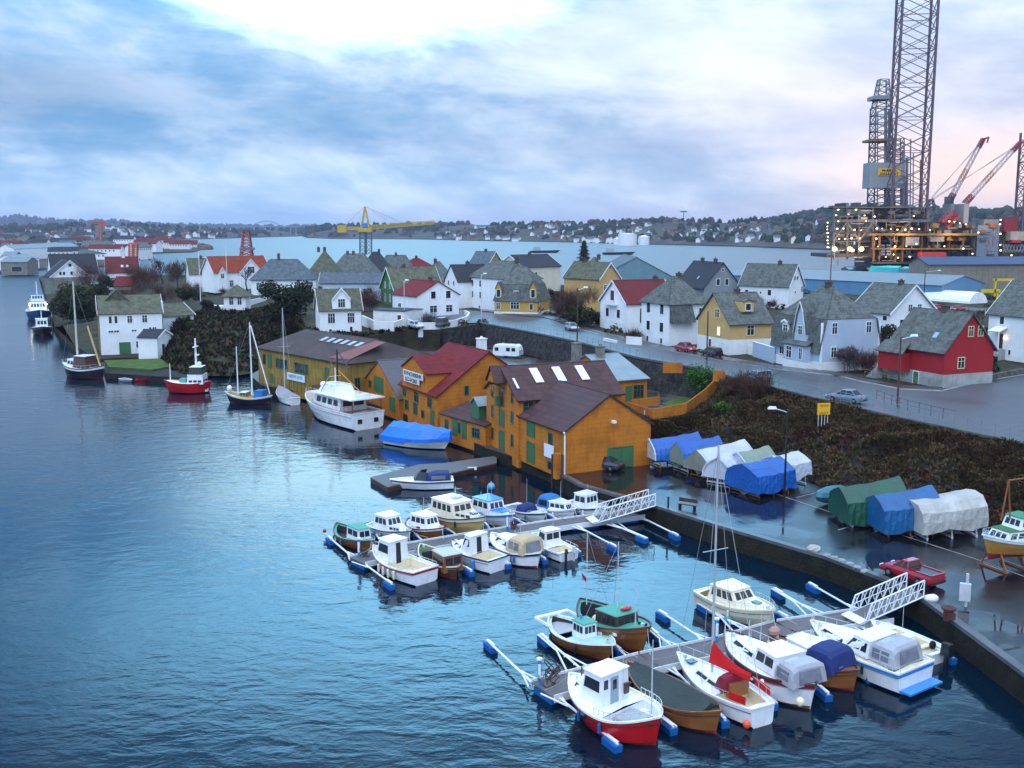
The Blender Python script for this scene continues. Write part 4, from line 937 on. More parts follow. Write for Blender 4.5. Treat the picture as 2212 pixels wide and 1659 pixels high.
    for s in (1,-1): g.path([(X(i/N,1),s*hb(i/N),sh(i/N)) for i in range(N+1)],r,4)
    g.tube((X(0,1),-hb(0),sh(0)),(X(0,1),hb(0),sh(0)),r,4); g.build('gunwale',gm,T)
    T['_L']=L; T['_sh']=0; T['_b']=beam
    T['_hb']=0
    FN[T.name]=(hb,sh,X,L,beam,z0)
    return T
FN={}
def fn(T): return FN[T.name]
def cabin(T,x0,x1,w,z0,h,wf=None,bs=.05,fs=.25,ins=.08,wall=gel,roof=gel,nr=2,nf=2,nb=0,v=(.42,.84),rov=.08,name='cabin',gm=None,margin=.07,doorb=False,rt=.06):
    L=fn(T)[3]; X0,X1=x0*L,x1*L; P=FR(X0,X1,w,wf or w*.9,z0,z0+h,bs,fs,ins)
    m=MB(); m.hexa(P); c=m.build(name,wall,T)
    def row(f,n,gap=.06,u0=margin,u1=1-margin):
        for k in range(n):
            a=u0+(u1-u0)*k/n+ (gap/2); b2=u0+(u1-u0)*(k+1)/n-gap/2
            g=MB(); facewin(g,P,f,a,b2,v[0],v[1],.02,.04); g.build('window',gm or glass,c)
    if nr: 
        for f in 'rl': row(f,nr)
    if nf: row('f',nf)
    if nb: row('b',nb)
    if doorb:
        g=MB(); facewin(g,P,'b',.38,.62,.04,.9,.03,.05); g.build('door',slated,c)
    if roof and rt:
        m=MB(); Q=FR(X0+bs-rov,X1-fs+rov,w-2*ins+2*rov,(wf or w*.9)-2*ins+2*rov,z0+h,z0+h+rt,.03,.03,.04); m.hexa(Q); m.build('cabin_roof',roof,c)
    return c
def canopy(T,x0,x1,w,z0,h,mat,wm=None,wf=None,back=.15,front=.25,name='canopy',wins=1):
    L=fn(T)[3]; X0,X1=x0*L,x1*L; wf=wf or w; m=MB(); rows=[]
    prof=[(0,.0),(.015,.5),(.06,.82),(.16,.95),(.5,1.0),(.84,.95),(.94,.82),(.985,.5),(1,0)]
    secs=[(0,0,.92),(0+back*.5,.80,.97),(back*.95,.97,1),(.5,1.0,1),(1-front*1.2,.96,1),(1-front*.4,.7,.96),(1,.0,.92)]
    for f,hh,ws in secs:
        W_=(w+(wf-w)*f)*ws; rows.append([Vector((X0+(X1-X0)*f,W_*(a-.5),z0+h*b2*max(hh,.02))) for a,b2 in prof])
    m.grid(rows); c=m.build(name,mat,T)
    if wm:
        g=MB()
        for s in (1,-1):
            for k in range(wins):
                a=.22+.6*k/wins; b2=.22+.6*(k+1)/wins-.05
                pts=[(X0+(X1-X0)*u,s*((w+(wf-w)*u)/2*zf2+.02),z0+h*vv) for u,vv,zf2 in ((a,.22,.99),(b2,.22,.99),(b2,.66,.93),(a,.66,.93))]
                g.slab(pts,.03)
        xb=X0+(X1-X0)*back*.3
        g.slab([(X0-.02,-w*.3,z0+h*.15),(X0-.02,w*.3,z0+h*.15),(X0+(X1-X0)*back*.55,w*.28,z0+h*.70),(X0+(X1-X0)*back*.55,-w*.28,z0+h*.70)],.05,Vector((-1,0,.3)).normalized())
        g.build('canopy_window',wm,c)
    return c
def mast(T,x,z0,h,r=.05,mat=steel,y=0,name='mast',spread=0,stays=()):
    L=fn(T)[3]; m=MB(); m.tube((x*L,y,z0),(x*L,y,z0+h),r,6,r*.6)
    if spread: m.tube((x*L,-spread,z0+h*.55),(x*L,spread,z0+h*.55),.03,4)
    o=m.build(name,mat,T)
    if stays:
        g=MB()
        for p in stays: g.tube((x*L,y,z0+h*.98),(p[0]*L,p[1],p[2]),.018,3)
        g.build('rigging',M('rigging_wire',(.30,.31,.33),.5,.05,1),o)
    return o
def rail(T,t0,t1,h=.5,n=6,mat=steel,both=True,name='rail',bowclose=False,r=.02,inn=.92):
    hb,sh,X,L,B,z=fn(T)
    for s in (1,-1) if both else (1,):
        m=MB()
        pts=[Vector((X(t0+(t1-t0)*i/n,1),s*hb(t0+(t1-t0)*i/n)*inn,sh(t0+(t1-t0)*i/n)+h)) for i in range(n+1)]
        m.path(pts,r,4)
        for p in pts: m.tube(p,p-Vector((0,0,h)),r*.9,4)
        m.build(name,mat,T)
def outboard(T,y=0,s=1.0,mat=blackp):
    hb,sh,X,L,B,z=fn(T); m=MB(); m.hexa(FR(-.65*s,-.1,.42*s,.36*s,sh(0)+.0,sh(0)+.62*s,.08,.05,.06,y)); m.box(-.42*s,-.22*s,y-.08,y+.08,-.3,sh(0)); return m.build('outboard_motor',mat,T)
def fenders(T,ts,side=-1,mat=gelc,r=.11,l=.5):
    hb,sh,X,L,B,z=fn(T)
    for t in ts:
        m=MB(); p=Vector((X(t,1),side*(hb(t)+r*.9),sh(t)-.25)); m.tube(p,p-Vector((0,0,l)),r,7); m.ball(p,r,r,r*1.1,7,4); m.ball(p-Vector((0,0,l)),r,r,r*1.1,7,4); m.build('fender',mat,T)
def hatch(T,x,w=.5,dz=.12,mat=None,y=0,l=.5,name='hatch',z=None):
    hb,sh,X,L,B,_=fn(T); m=MB(); zz=sh(x)+.02 if z is None else z; m.box(x*L-l/2,x*L+l/2,y-w/2,y+w/2,zz,zz+dz); return m.build(name,mat or glass,T)
GP='boats moored at the finger pontoons'
# far pontoon, outer side -----------------------------------------
b=boat('wooden_boat','open varnished wooden boat with turquoise roofed wheelhouse at the outer end of the far pontoon',(727,1137),(807,1172),2.5,.75,'de',wood,antif,None,seagreen,woodd,.5,.35,.5,darkwell)
cabin(b,.50,.78,1.5,.7,1.15,1.2,.05,.12,.06,gel,seagreen,2,2); mast(b,.62,1.8,.9,.03); m=MB(); m.ball((.2,-1.25,.6),.18,.18,.18); m.build('buoy',redp,b)
b=boat('motor_boat','white motor cruiser between the wooden boat and the brown keeled boat',(806,1126),(888,1150),2.7,.9,'tr',gel,blackp,None,gel,navyp,.35,0,.30)
cabin(b,.25,.62,2.0,.9,1.15,1.7,.15,.45,.15,gel,gel,3,3); cabin(b,.60,.85,1.7,.9,.45,.9,.0,.35,.12,gel,None,3,0,rt=0); rail(b,.55,.98,.45)
b=boat('motor_boat','white round decked boat with varnished brown lower hull and dark red trim',(882,1124),(959,1143),2.7,.9,'de',wood,antif,gel,gel,maroon,.45,.2,.25)
cabin(b,.28,.72,2.0,.95,1.05,1.5,.1,.35,.14,gel,gel,3,3); mast(b,.45,2.0,1.5,.03); m=MB(); m.box(.5*fn(b)[3],.55*fn(b)[3],-1.05,1.05,.98,1.08); m.build('trim_board',maroon,b)
b=boat('motor_cruiser','large cream decked cruiser with tan hull and wide wheelhouse windows',(940,1096),(1048,1122),3.4,1.35,'tr',tan_,maroon,gelc,gelc,navyp,.7,.15,.25)
cabin(b,.14,.60,2.7,1.35,1.35,2.4,.1,.4,.15,gelc,gel,4,3); cabin(b,.58,.86,2.3,1.5,.5,1.2,0,.4,.15,gelc,None,3,0,rt=0); rail(b,.45,.98,.6,8); mast(b,.42,2.7,1.3,.04); hatch(b,.78,.6,.1,glass,z=2.0); m=MB(); m.box(2.5,3.1,-.1,.9,2.8,2.95); m.build('dinghy_rack',steel,b)
b=boat('motor_boat','bright blue and white motor boat with blue cabin roof',(1024,1092),(1111,1113),2.8,1.0,'tr',gel,blackp,bluep,bluep,gel,.5,.1,.35)
cabin(b,.16,.60,2.2,1.0,1.2,1.9,.1,.3,.12,gel,bluep,3,3); cabin(b,.58,.84,1.9,1.05,.35,1.0,0,.3,.12,gel,bluep,0,0); rail(b,.55,.98,.35); mast(b,.35,2.2,1.1,.04); mast(b,.18,2.0,.6,.03,name='aerial')
b=boat('open_boat','open white day boat with navy folded cover on the far pontoon',(1101,1090),(1181,1109),2.5,.85,'tr',gel,blackp,navyp,gel,gel,.3,0,.72,greydeck)
canopy(b,.36,.58,1.9,.7,.75,navy); hatch(b,.66,.7,.4,gel,z=.4,name='console'); rail(b,.7,.98,.2)
b=boat('motor_boat','small white cabin boat with a round blue canopy',(1170,1088),(1244,1101),2.5,.8,'tr',gel,blackp,None,gel,gel,.45,0,.30)
cabin(b,.40,.86,1.9,.8,.75,1.0,.0,.45,.14,gel,gel,3,3,v=(.35,.8)); canopy(b,.06,.45,2.1,.8,1.15,bluec,glass,1.9)
b=boat('motor_boat','white cabin boat nearest the quay wall on the far pontoon',(1232,1083),(1310,1097),2.5,.9,'tr',gel,blackp,navyp,gel,gel,.45,.1,.25)
cabin(b,.28,.62,1.9,.9,1.25,1.7,.08,.15,.1,gel,gel,2,3,2); rail(b,.55,.98,.4)
# far pontoon, inner side
b=boat('motor_boat','white fishing boat with a red band round its stern and black cabin door',(920,1232),(806,1182),3.0,1.05,'tr',gel,blackp,redp,gelc,gel,.55,.1,.50,gelc)
cabin(b,.50,.80,2.0,.8,1.9,1.7,.08,.45,.12,gel,gel,1,2,0,v=(.5,.85),doorb=True); rail(b,.02,.5,.3,6); rail(b,.75,.98,.35); fenders(b,[.3,.4,.5,.6],1,gelc)
b=boat('wooden_boat','dark varnished wooden boat with grey roofed brown wheelhouse at the stern',(988,1232),(908,1178),2.5,.8,'de',woodd,antif,None,woodd,gelc,.5,.3,.8,darkwell)
cabin(b,.10,.42,1.7,.5,1.35,1.7,.05,.05,.05,wood,M('grey_cabin_roof',(.42,.44,.52),.5,.08,1),2,2,2); canopy(b,.80,.98,1.0,.9,.25,greenh)
b=boat('motor_boat','white cabin cruiser with dark door and thin blue waterline stripes',(1078,1206),(975,1168),3.0,1.05,'tr',gel,maroon,None,gel,navyp,.35,0,.40,gelc)
cabin(b,.40,.66,2.2,.8,1.7,1.8,.08,.6,.15,gel,gel,1,2,0,v=(.5,.85),doorb=True); cabin(b,.62,.90,1.9,1.05,.5,.9,0,.4,.15,gel,None,2,0,rt=0); fenders(b,[.25],1,bluep,.16,.6)
b=boat('motor_boat','cream boat with tan tent canopy and dark red bottom',(1166,1201),(1062,1154),3.1,1.05,'de',gel,antif,navyp,gelc,gel,.5,.25,.10)
canopy(b,.12,.50,2.5,1.05,1.35,tanc,winc,2.3,wins=2); cabin(b,.46,.88,2.2,1.0,.75,1.1,0,.6,.15,gel,gel,2,1,v=(.35,.8)); mast(b,.5,1.5,1.0,.03)
b=boat('motor_boat','small white cabin boat with outboard motors beside the tan canopied boat',(1229,1192),(1150,1153),2.4,.75,'tr',gel,blackp,None,gel,gel,.35,0,.35,gelc)
cabin(b,.42,.70,1.7,.7,1.3,1.4,.08,.4,.1,gel,gel,1,2,2,v=(.45,.85)); outboard(b,-.3,.8,steel); outboard(b,.45,.6); rail(b,.0,.35,.35,3)
# near pontoon, outer side
b=boat('wooden_boat','open wooden boat with white gunwale, white stern rail and a tiny pale green wheelhouse',(1189,1334),(1328,1398),2.9,.85,'de',wood,antif,wood,paleg,gel,.55,.30,.50,darkwell)
cabin(b,.47,.64,1.15,.85,1.05,1.05,.03,.05,.03,gel,seagreen,3,3,0); m=MB(); m.box(.1,.4,-1.3,1.3,1.1,1.25); m.box(.1,1.9,-1.38,-1.28,1.05,1.22); m.box(.1,1.9,1.28,1.38,1.05,1.22); m.build('stern_rail',white,b)
m=MB(); m.box(.5,2.4,-.95,.95,.65,.7); m.build('hatch_cover',greydeck,b); hatch(b,.90,.15,.2,blackp,l=.15,name='bollard'); mast(b,.5,1.9,.3,.10,bluep,name='bucket')
b=boat('fishing_boat','varnished brown fishing boat with green deck and curved brown wheelhouse',(1253,1307),(1405,1362),3.6,1.25,'de',wood,antif,wood,seagreen,woodd,.75,.5,.42,darkwell)
cabin(b,.42,.70,2.3,1.1,1.05,1.9,.1,.1,.05,woodd,seagreen,4,3,0,v=(.35,.8)); cabin(b,.34,.42,1.0,1.1,.6,1.0,.1,.1,.1,seagreen,seagreen,0,0); mast(b,.52,2.1,4.6,.04,steel,.2,stays=[(.3,-1.2,1.4),(.3,1.2,1.4)]); mast(b,.10,1.5,5.2,.045,steel,stays=[(.30,.8,1.4)]); mast(b,.80,1.5,2.6,.05,steel)
L=fn(b)[3]; m=MB(); m.grid([[(L*.10,0,2.9),(L*.10,0,3.2)],[(L*.04,.25,2.95),(L*.04,.25,3.3)],[(L*.0,.2,3.15),(L*.0,.2,3.45)],[(-L*.05,.4,3.2),(-L*.05,.4,3.45)]]); m.build('pennant',redp,b)
m=MB(); m.ball((L*.62,.3,2.35),.28,.5,.12); m.build('life_ring',redp,b); m=MB()
for t in (.3,.4): m.ball((L*t,.0 if t<.35 else -.9,1.35),.35,.25,.3)
m.build('coiled_rope',gelc,b)
for t in (.80,.86,.92): hatch(b,t,.12,.18,blackp,.55*(1-t)*3,.12,'cleat')
for t in (.58,.74):
    hb,sh,X,LL,B,_=fn(b); y=-hb(t)*.985; m=MB(); m.box(X(t,.7)-.3,X(t,.7)+.3,y-.03,y+.05,sh(t)-.42,sh(t)-.25); m.build('porthole',gel,b)
b=boat('motor_cruiser','cream cabin cruiser with teak foredeck and low white roof moored alone on the outer side',(1529,1272),(1674,1322),3.3,1.15,'tr',gelc,M('brown_boot',(.16,.09,.05),.5,.1,1),None,gelc,gelc,.45,.1,.22,M('teak_deck',(.46,.30,.14),.6,.1,1,stripe=('Y',.2,.3)))
cabin(b,.20,.62,2.5,1.15,.95,2.1,.1,.75,.2,gelc,gelc,4,3,v=(.35,.86)); cabin(b,.58,.88,2.2,1.2,.38,1.2,0,.4,.2,gelc,None,0,0,rt=0); hatch(b,.74,.5,.05,glass,z=1.62,l=.6); rail(b,.5,.98,.45,7,r=.015)
# near pontoon, inner side
b=boat('fishing_boat','red hulled fishing boat with white wheelhouse and grey cargo hatch in the foreground',(1427,1566),(1231,1460),4.0,1.25,'de',redp,antif,redp,gel,gel,.65,.45,.42,gel,floor=.75)
cabin(b,.48,.74,2.3,1.0,2.1,2.1,.05,.35,.1,gel,gel,1,2,0,v=(.55,.85),doorb=False); cabin(b,.66,.92,2.3,1.15,.95,1.2,0,.5,.2,gel,gel,2,0,v=(.4,.75),rt=0)
L=fn(b)[3]; P=FR(.48*L,.74*L,2.3,2.1,1.0,3.1,.05,.35,.1); g=MB(); facewin(g,P,'b',.34,.62,.04,.88,.03,.05); g.build('door',M('grey_door',(.26,.33,.38),.5,.05,1),b); g=MB(); facewin(g,P,'b',.10,.24,.62,.86,.03,.05); g.build('window',glass,b); g=MB(); facewin(g,P,'b',.42,.54,.55,.80,.06,.05); g.build('door_window',glass,b)
m=MB(); m.box(.18*L,.38*L,-.85,.85,.75,1.0); m.build('cargo_hatch',M('hatch_board',(.36,.35,.34),.6,.12,1),b); m=MB(); m.box(.185*L,.375*L,-.8,.8,1.0,1.03); m.build('hatch_lid',greydeck,b)
mast(b,.22,1.0,4.2,.045,steel,-1.0); rail(b,.05,.45,.45,8,inn=.95); mast(b,.86,1.6,1.0,.05,blackp,.0,'post'); m=MB(); m.ball((.08*L,.2,1.3),.35,.5,.2); m.build('rope_coil',woodd,b); m=MB(); m.box(.47*L-.12,.47*L,-.95,-.6,1.7,2.3); m.build('hung_nets',woodd,b); m=MB(); m.ball((.55*L,2.0,1.1),.2,.2,.2); m.build('buoy',navyp,b)
b=boat('wooden_boat','long varnished wooden boat covered with a taut dark green canvas',(1557,1553),(1352,1434),3.0,1.0,'de',wood,antif,None,woodd,wood,.55,.45,.0,None,solid=True,full=2.0)
hb,sh,X,L,B,_=fn(b); rows=[]
for i in range(13):
    t=.10+.80*i/12; zr=sh(.5)+.95-.35*abs(t-.5)+.04*math.sin(i*2.1); e=hb(t)*1.02
    if i==0: zr=sh(t)+.35
    rows.append([Vector((t*L,-e,sh(t)-.12)),Vector((t*L,-e*.96,sh(t)+.06)),Vector((t*L,-e*.5,(sh(t)+zr)/2-.05)),Vector((t*L,0,zr)),Vector((t*L,e*.5,(sh(t)+zr)/2-.05)),Vector((t*L,e*.96,sh(t)+.06)),Vector((t*L,e,sh(t)-.12))])
m=MB(); m.grid(rows); m.poly(rows[0]); m.poly(rows[-1]); m.build('canvas_cover',dgreent,b); fenders(b,[.35],-1,gelc); fenders(b,[.78,.84],1,blackp,.2,.5)
b=boat('sailing_boat','white sailing boat with red sail cover and maroon spray hood',(1648,1530),(1463,1412),3.0,1.05,'tr',gel,antif,None,gel,gel,.35,.1,.36,gelc,full=1.7,tw=.55)
L=fn(b)[3]; cabin(b,.34,.74,1.7,1.0,.42,1.0,0,.5,.12,gel,gel,2,0,v=(.3,.75),rt=.03); hatch(b,.82,.55,.06,glass,z=1.33,l=.55); canopy(b,.28,.42,1.9,1.2,.95,maroon,None,1.6,.1,.5,name='spray_hood')
m=MB(); m.tube((.56*L,0,2.1),(.12*L,0,2.35),.07,6); m.build('boom',steel,b)
m=MB(); rows=[]
for i in range(9):
    t=i/8; x=(.57-.44*t)*L; w=.26*(1-t*.6); zc=2.15+.2*t; top=.95*(1-t)**2.6+.16
    rows.append([Vector((x,-w,zc-.1)),Vector((x,-w*.8,zc+.12)),Vector((x,0,zc+.15+top)),Vector((x,w*.8,zc+.12)),Vector((x,w,zc-.1)),Vector((x,0,zc-.22))])
m.grid(rows,True); m.build('sail_cover',redc,b)
mast(b,.57,1.3,13.6,.085,M('mast_alloy',(.55,.57,.60),.35,.05,1,metal=.4),0,'mast',.9,stays=[(.99,0,1.5),(.02,0,1.4),(.5,-1.2,1.2),(.5,1.2,1.2)]); rail(b,.02,.98,.55,9,r=.014,inn=.96)
m=MB(); m.slab([(.10*L,-1.15,1.2),(.30*L,-1.40,1.2),(.30*L,-1.40,1.65),(.10*L,-1.15,1.65)],.04); m.slab([(.04*L,1.0,1.3),(.18*L,1.25,1.3),(.18*L,1.25,1.75),(.04*L,1.0,1.75)],.04); m.build('dodger',redc,b)
cabin(b,.26,.30,1.4,.9,.8,1.3,0,0,.05,wood,None,0,0,rt=0,name='companionway'); m=MB(); m.ball((-.1,1.2,.45),.22,.22,.24,9,7); m.build('buoy',M('orange_buoy',(.8,.10,.02),.4,.05,1),b); fenders(b,[.25,.32,.62,.8],-1,gelc)
b=boat('motor_sailer','large white motor boat with brown rubbing strake and a clear tent over its stern',(1762,1485),(1567,1366),3.6,1.45,'de',gel,wood,maroon,gel,woodd,.55,.15,.08,full=2.6)
L=fn(b)[3]; cabin(b,.26,.52,2.5,1.5,1.1,2.2,.05,.25,.18,gel,gel,2,3,v=(.35,.82)); cabin(b,.50,.88,2.3,1.55,.55,1.1,0,.5,.18,gel,None,2,0,rt=0); canopy(b,.05,.29,2.7,1.4,1.25,clearc,winc,2.4,name='stern_tent'); rail(b,.5,.98,.5,7); mast(b,.72,2.0,1.4,.04); fenders(b,[.30],1,gel,.14,.6); m=MB(); m.ball((-.1,1.2,.9),.26,.26,.28,9,7); m.build('buoy',gelc,b); m=MB(); m.box(.55*L,.65*L,-1.7,-1.6,1.0,1.15); m.build('name_board',woodd,b)
b=boat('wooden_boat','varnished wooden boat with a navy blue canvas tent and white wheelhouse roof',(1854,1462),(1660,1372),3.1,1.0,'de',wood,antif,None,wood,woodd,.5,.4,.0,solid=True)
L=fn(b)[3]; canopy(b,.13,.46,2.6,1.0,1.35,navy,None,2.4,.25,.15,name='canvas_tent'); m=MB(); m.slab([(.15*L,-.55,1.30),(.15*L,.55,1.30),(.20*L,.5,1.98),(.20*L,-.5,1.98)],.06,Vector((-1,0,.45)).normalized()); m.build('tent_window',M('pale_window',(.45,.50,.58),.25,.08,1),b); cabin(b,.44,.74,2.2,1.0,1.0,1.6,0,.3,.12,gel,gel,3,3,v=(.4,.8)); mast(b,.52,2.0,.8,.04)
m=MB(); m.ball((.93*L,0,1.75),.35,.45,.35); m.build('tarp_bundle',M('pink_canvas',(.42,.24,.20),.7,.15,1),b)
b=boat('motor_cruiser','big white motor cruiser with bright blue band and blue swim platform',(1980,1442),(1751,1344),3.9,1.35,'tr',gel,blackp,bluep,gelc,gel,.45,0,.12,full=2.1,tw=.9)
L=fn(b)[3]; cabin(b,.30,.58,3.0,1.4,1.05,2.5,.05,.9,.22,gel,gel,3,3,v=(.3,.82)); cabin(b,.54,.90,2.6,1.45,.45,1.2,0,.6,.22,gel,None,2,0,rt=0); canopy(b,.06,.34,3.0,1.35,1.3,clearc,winc,2.7,name='stern_tent',wins=2); m=MB(); m.box(-.75,-.02,-1.6,1.6,.22,.34); m.build('swim_platform',bluep,b); rail(b,.0,.55,.3,9); rail(b,.6,.98,.45,5)
b=boat('open_boat','small open white boat with a black outboard motor next to the quay',(2032,1410),(1882,1342),2.4,.7,'tr',gel,blackp,None,gel,gel,.3,0,.75,gelc)
L=fn(b)[3]; outboard(b,0,1.25); hatch(b,.45,.7,.5,gel,z=.5,name='console',l=.7); m=MB(); m.ball((.18*L,-.5,.75),.22,.22,.3); m.build('fuel_can',rubber,b); m=MB(); m.box(.25*L,.32*L,-.9,.9,.45,.52); m.build('thwart',gelc,b)
# alongside the warehouses
b=boat('speed_boat','white speedboat with navy stripe and folded navy cover at the floating raft',(961,1034),(842,1036),2.6,.95,'tr',gel,navyp,navyp,gel,gel,.1,.0,.42,greydeck,group=None,Lf=6.6,full=1.8)
L=fn(b)[3]; canopy(b,.04,.44,2.1,.95,.85,navy,winc,1.9,.1,.3,name='canopy'); m=MB(); m.slab([(.44*L,-1.0,1.0),(.62*L,-.55,1.05),(.50*L,-.5,1.85),(.40*L,-.85,1.85)],.03); m.slab([(.44*L,1.0,1.0),(.62*L,.55,1.05),(.50*L,.5,1.85),(.40*L,.85,1.85)],.03); m.slab([(.62*L,-.55,1.05),(.62*L,.55,1.05),(.50*L,.5,1.85),(.50*L,-.5,1.85)],.03); m.build('windscreen',glass,b)
b=boat('covered_boat','white boat wrapped in a bright blue tarpaulin at the warehouse quay',(840,936),(973,950),4.0,1.1,'tr',gel,blackp,None,gel,gel,.4,0,0,solid=True,group=None,Lf=9.5)
hb,sh,X,L,B,_=fn(b); rows=[]
for i in range(15):
    t=-.02+1.03*i/14; tt=min(max(t,0),1); e=hb(min(tt,.97))*1.05+.08; zr=sh(tt)+(.35 if i==0 else 1.75-1.2*max(0,tt-.45)**1.2+ (.15 if i%3==0 else 0)); lo=sh(tt)-(.55 if tt<.42 else .25)
    rows.append([Vector((t*L,-e,lo)),Vector((t*L,-e,sh(tt)+.15)),Vector((t*L,-e*.62,(sh(tt)*.3+zr*.7))),Vector((t*L,0,zr)),Vector((t*L,e*.62,(sh(tt)*.3+zr*.7))),Vector((t*L,e,sh(tt)+.15)),Vector((t*L,e,lo))])
m=MB(); m.grid(rows); m.poly(rows[0]); m.poly(rows[-1]); m.build('tarpaulin',M('bright_blue_tarp',(.01,.16,.72),.4,.15,.5,bump=.12),b,smooth=False)
b=boat('motor_yacht','big white motor yacht with broad flat roof and open aft deck at the warehouses',(802,893),(662,850),5.6,2.3,'tr',gel,maroon,None,M('teak_side_deck',(.40,.33,.25),.6,.1,1),gel,.9,0,.26,M('teak_side_deck',(.35,.22,.10)),group=None,cat='yacht',floor=1.5,full=2.6,tw=.95,rake=.12,Lf=16.5)
L=fn(b)[3]; cabin(b,.22,.70,4.3,2.1,2.0,3.6,.0,.6,.15,gel,None,4,4,2,v=(.35,.75),rt=0); m=MB(); m.box(-.1,.68*L,-2.7,2.7,4.1,4.24); m.build('upper_deck',gel,b)
cabin(b,.34,.66,3.2,4.2,1.2,2.4,.6,.9,.2,gel,gel,0,3,0,v=(.4,.8),name='flybridge'); rail(b,.0,.3,.8,5,redp); rail(b,.55,.98,.7,7)
for y in (-2.3,2.3):
    m=MB(); m.tube((.2,y,1.9),(.2,y,3.9),.06,5); m.build('deck_post',woodd,b)
for y in (-1.3,1.3): g=MB(); g.box(-.06,.05,y-.35,y+.35,.9,1.5); g.build('window',glass,b)
mast(b,.50,5.0,2.6,.10,gel,name='mast',spread=.9); m=MB(); m.tube((.50*L,0,6.4),(.66*L,.0,10.6),.06,5); m.build('aerial',woodd,b)
m=MB(); m.tube((.50*L,-.5,7.2),(.25*L,-1.9,4.1),.07,5); m.tube((.50*L,.5,7.2),(.58*L,1.7,4.1),.07,5); m.build('stay_pole',M('orange_pole',(.5,.18,.04),.5,.1,1),b)
m=MB(); m.ball((.60*L,1.0,5.2),.45,.45,.4,10,6); m.ball((.40*L,-1.2,4.2),.5,.5,.2,10,5); m.build('radar_dome',gel,b); m=MB(); m.ball((.45*L,-2.0,2.9),.3,.06,.3); m.build('life_ring',redp,b)
b=boat('sailing_boat','sailing boat under a pale grey canvas cover beside the motor yacht',(668,876),(600,840),2.9,1.0,'tr',gel,blackp,None,gel,gel,.5,.1,0,solid=True,group=None,full=1.9,tw=.6,Lf=9)
hb,sh,X,L,B,_=fn(b); rows=[]
for i in range(11):
    t=.16+.80*i/10; e=hb(t)*1.02; zr=sh(t)+ (0.1 if i==0 else 1.05-.8*abs(t-.5)); rows.append([Vector((t*L,-e,sh(t)-.1)),Vector((t*L,-e*.8,sh(t)+.2)),Vector((t*L,0,zr)),Vector((t*L,e*.8,sh(t)+.2)),Vector((t*L,e,sh(t)-.1))])
m=MB(); m.grid(rows); m.poly(rows[0]); m.poly(rows[-1]); m.build('canvas_cover',greytarp,b); mast(b,.56,1.2,13.5,.12,M('mast_alloy'),0,'mast',1.1,stays=[(.99,0,1.4),(.02,0,1.2)])
b=boat('sailing_boat','two masted dark hulled boat with a yellow deck strip and tall white masts',(588,858),(486,848),3.6,1.1,'de',blackp,maroon,gel,ochre,gel,.7,.3,.2,group=None)
mast(b,.42,1.2,11.5,.14,white,0,'main_mast',.8,stays=[(.99,0,1.8),(.1,0,1.4)]); mast(b,.72,1.4,7.5,.11,white,0,'fore_mast'); cabin(b,.15,.35,2.0,1.1,1.0,1.8,.1,.2,.1,bluec,bluec,0,0); cabin(b,.50,.66,1.8,1.1,.7,1.5,.1,.2,.1,ochre,gel,2,1); m=MB(); L=fn(b)[3]; m.tube((.05*L,0,1.6),(.40*L,0,12.2),.09,5); m.build('boom',white,b); m=MB(); m.ball((.9*L,0,2.3),.4,.5,.5); m.build('net_pile',gel,b)
b=boat('tug_boat','red hulled tug boat with a tall white wheelhouse and signal mast',(456,826),(354,822),4.2,1.7,'de',redp,blackp,redp,gel,redp,.5,.2,.12,group=None,cat='tug')
cabin(b,.12,.46,3.2,1.6,1.5,3.0,.05,.1,.1,gel,gel,3,3,2,v=(.2,.45)); cabin(b,.14,.44,2.8,3.1,1.3,2.5,.1,.3,.1,blackp,gel,4,3,3,v=(.2,.7),name='wheelhouse'); mast(b,.30,4.5,4.6,.22,gel,name='signal_mast',spread=.8); mast(b,.86,1.9,3.0,.10,white,name='bow_post'); m=MB(); L=fn(b)[3]; m.box(.24*L,.30*L,-.8,.8,6.2,6.35); m.box(.27*L,.33*L,-1.1,1.1,7.6,7.75); m.ball((.22*L,.4,4.9),.4,.4,.35); m.build('radar',gel,b); cabin(b,.50,.66,1.6,1.7,.7,1.5,.1,.1,.1,seagreen,None,0,0,rt=0,name='winch_house')
b=boat('fishing_cutter','black hulled fishing cutter with brown wheelhouse and very tall pale mast',(226,796),(134,784),5.0,1.9,'de',blackp,maroon,gel,gel,blackp,.9,.5,.1,group=None)
cabin(b,.30,.62,3.4,1.9,2.2,3.0,.1,.3,.2,woodd,gel,0,0,0); cabin(b,.60,.82,2.8,1.9,1.5,2.0,.1,.3,.2,gel,gel,2,2); mast(b,.62,3.0,14.5,.2,M('pale_spar',(.55,.52,.45),.5,.1,1),0,'mast',stays=[(.98,0,2.6),(.05,0,2.2)]); m=MB(); L=fn(b)[3]; m.tube((.10*L,0,2.3),(.34*L,0,9.5),.16,5); m.build('derrick',M('yellow_spar',(.55,.40,.14),.5,.1,1),b); rail(b,.1,.95,.6,10)
b=boat('ship','blue and white work ship with two deck lights moored off the stone sea house',(66,636),(84,672),6.6,2.6,'tr',M('ship_blue',(.01,.05,.16),.4,.1,.6),blackp,None,gel,gel,1.2,0,.3,group=None,Lf=22,cat='ship')
cabin(b,.45,.72,5.6,2.6,3.2,4.8,.2,.5,.2,gel,bluec,4,5,3,v=(.5,.8)); cabin(b,.50,.66,4.2,5.8,1.9,3.6,.1,.3,.2,gel,bluec,3,4,2,name='bridge'); mast(b,.58,7.6,4.0,.2,gel)
m=MB(); L=fn(b)[3]
for y in (-2.2,2.2): m.ball((.74*L,y,5.0),.3,.3,.3)
m.build('deck_lamp',M('lamp_warm',(1,.85,.55),.4,.05,1,emit=6),b)
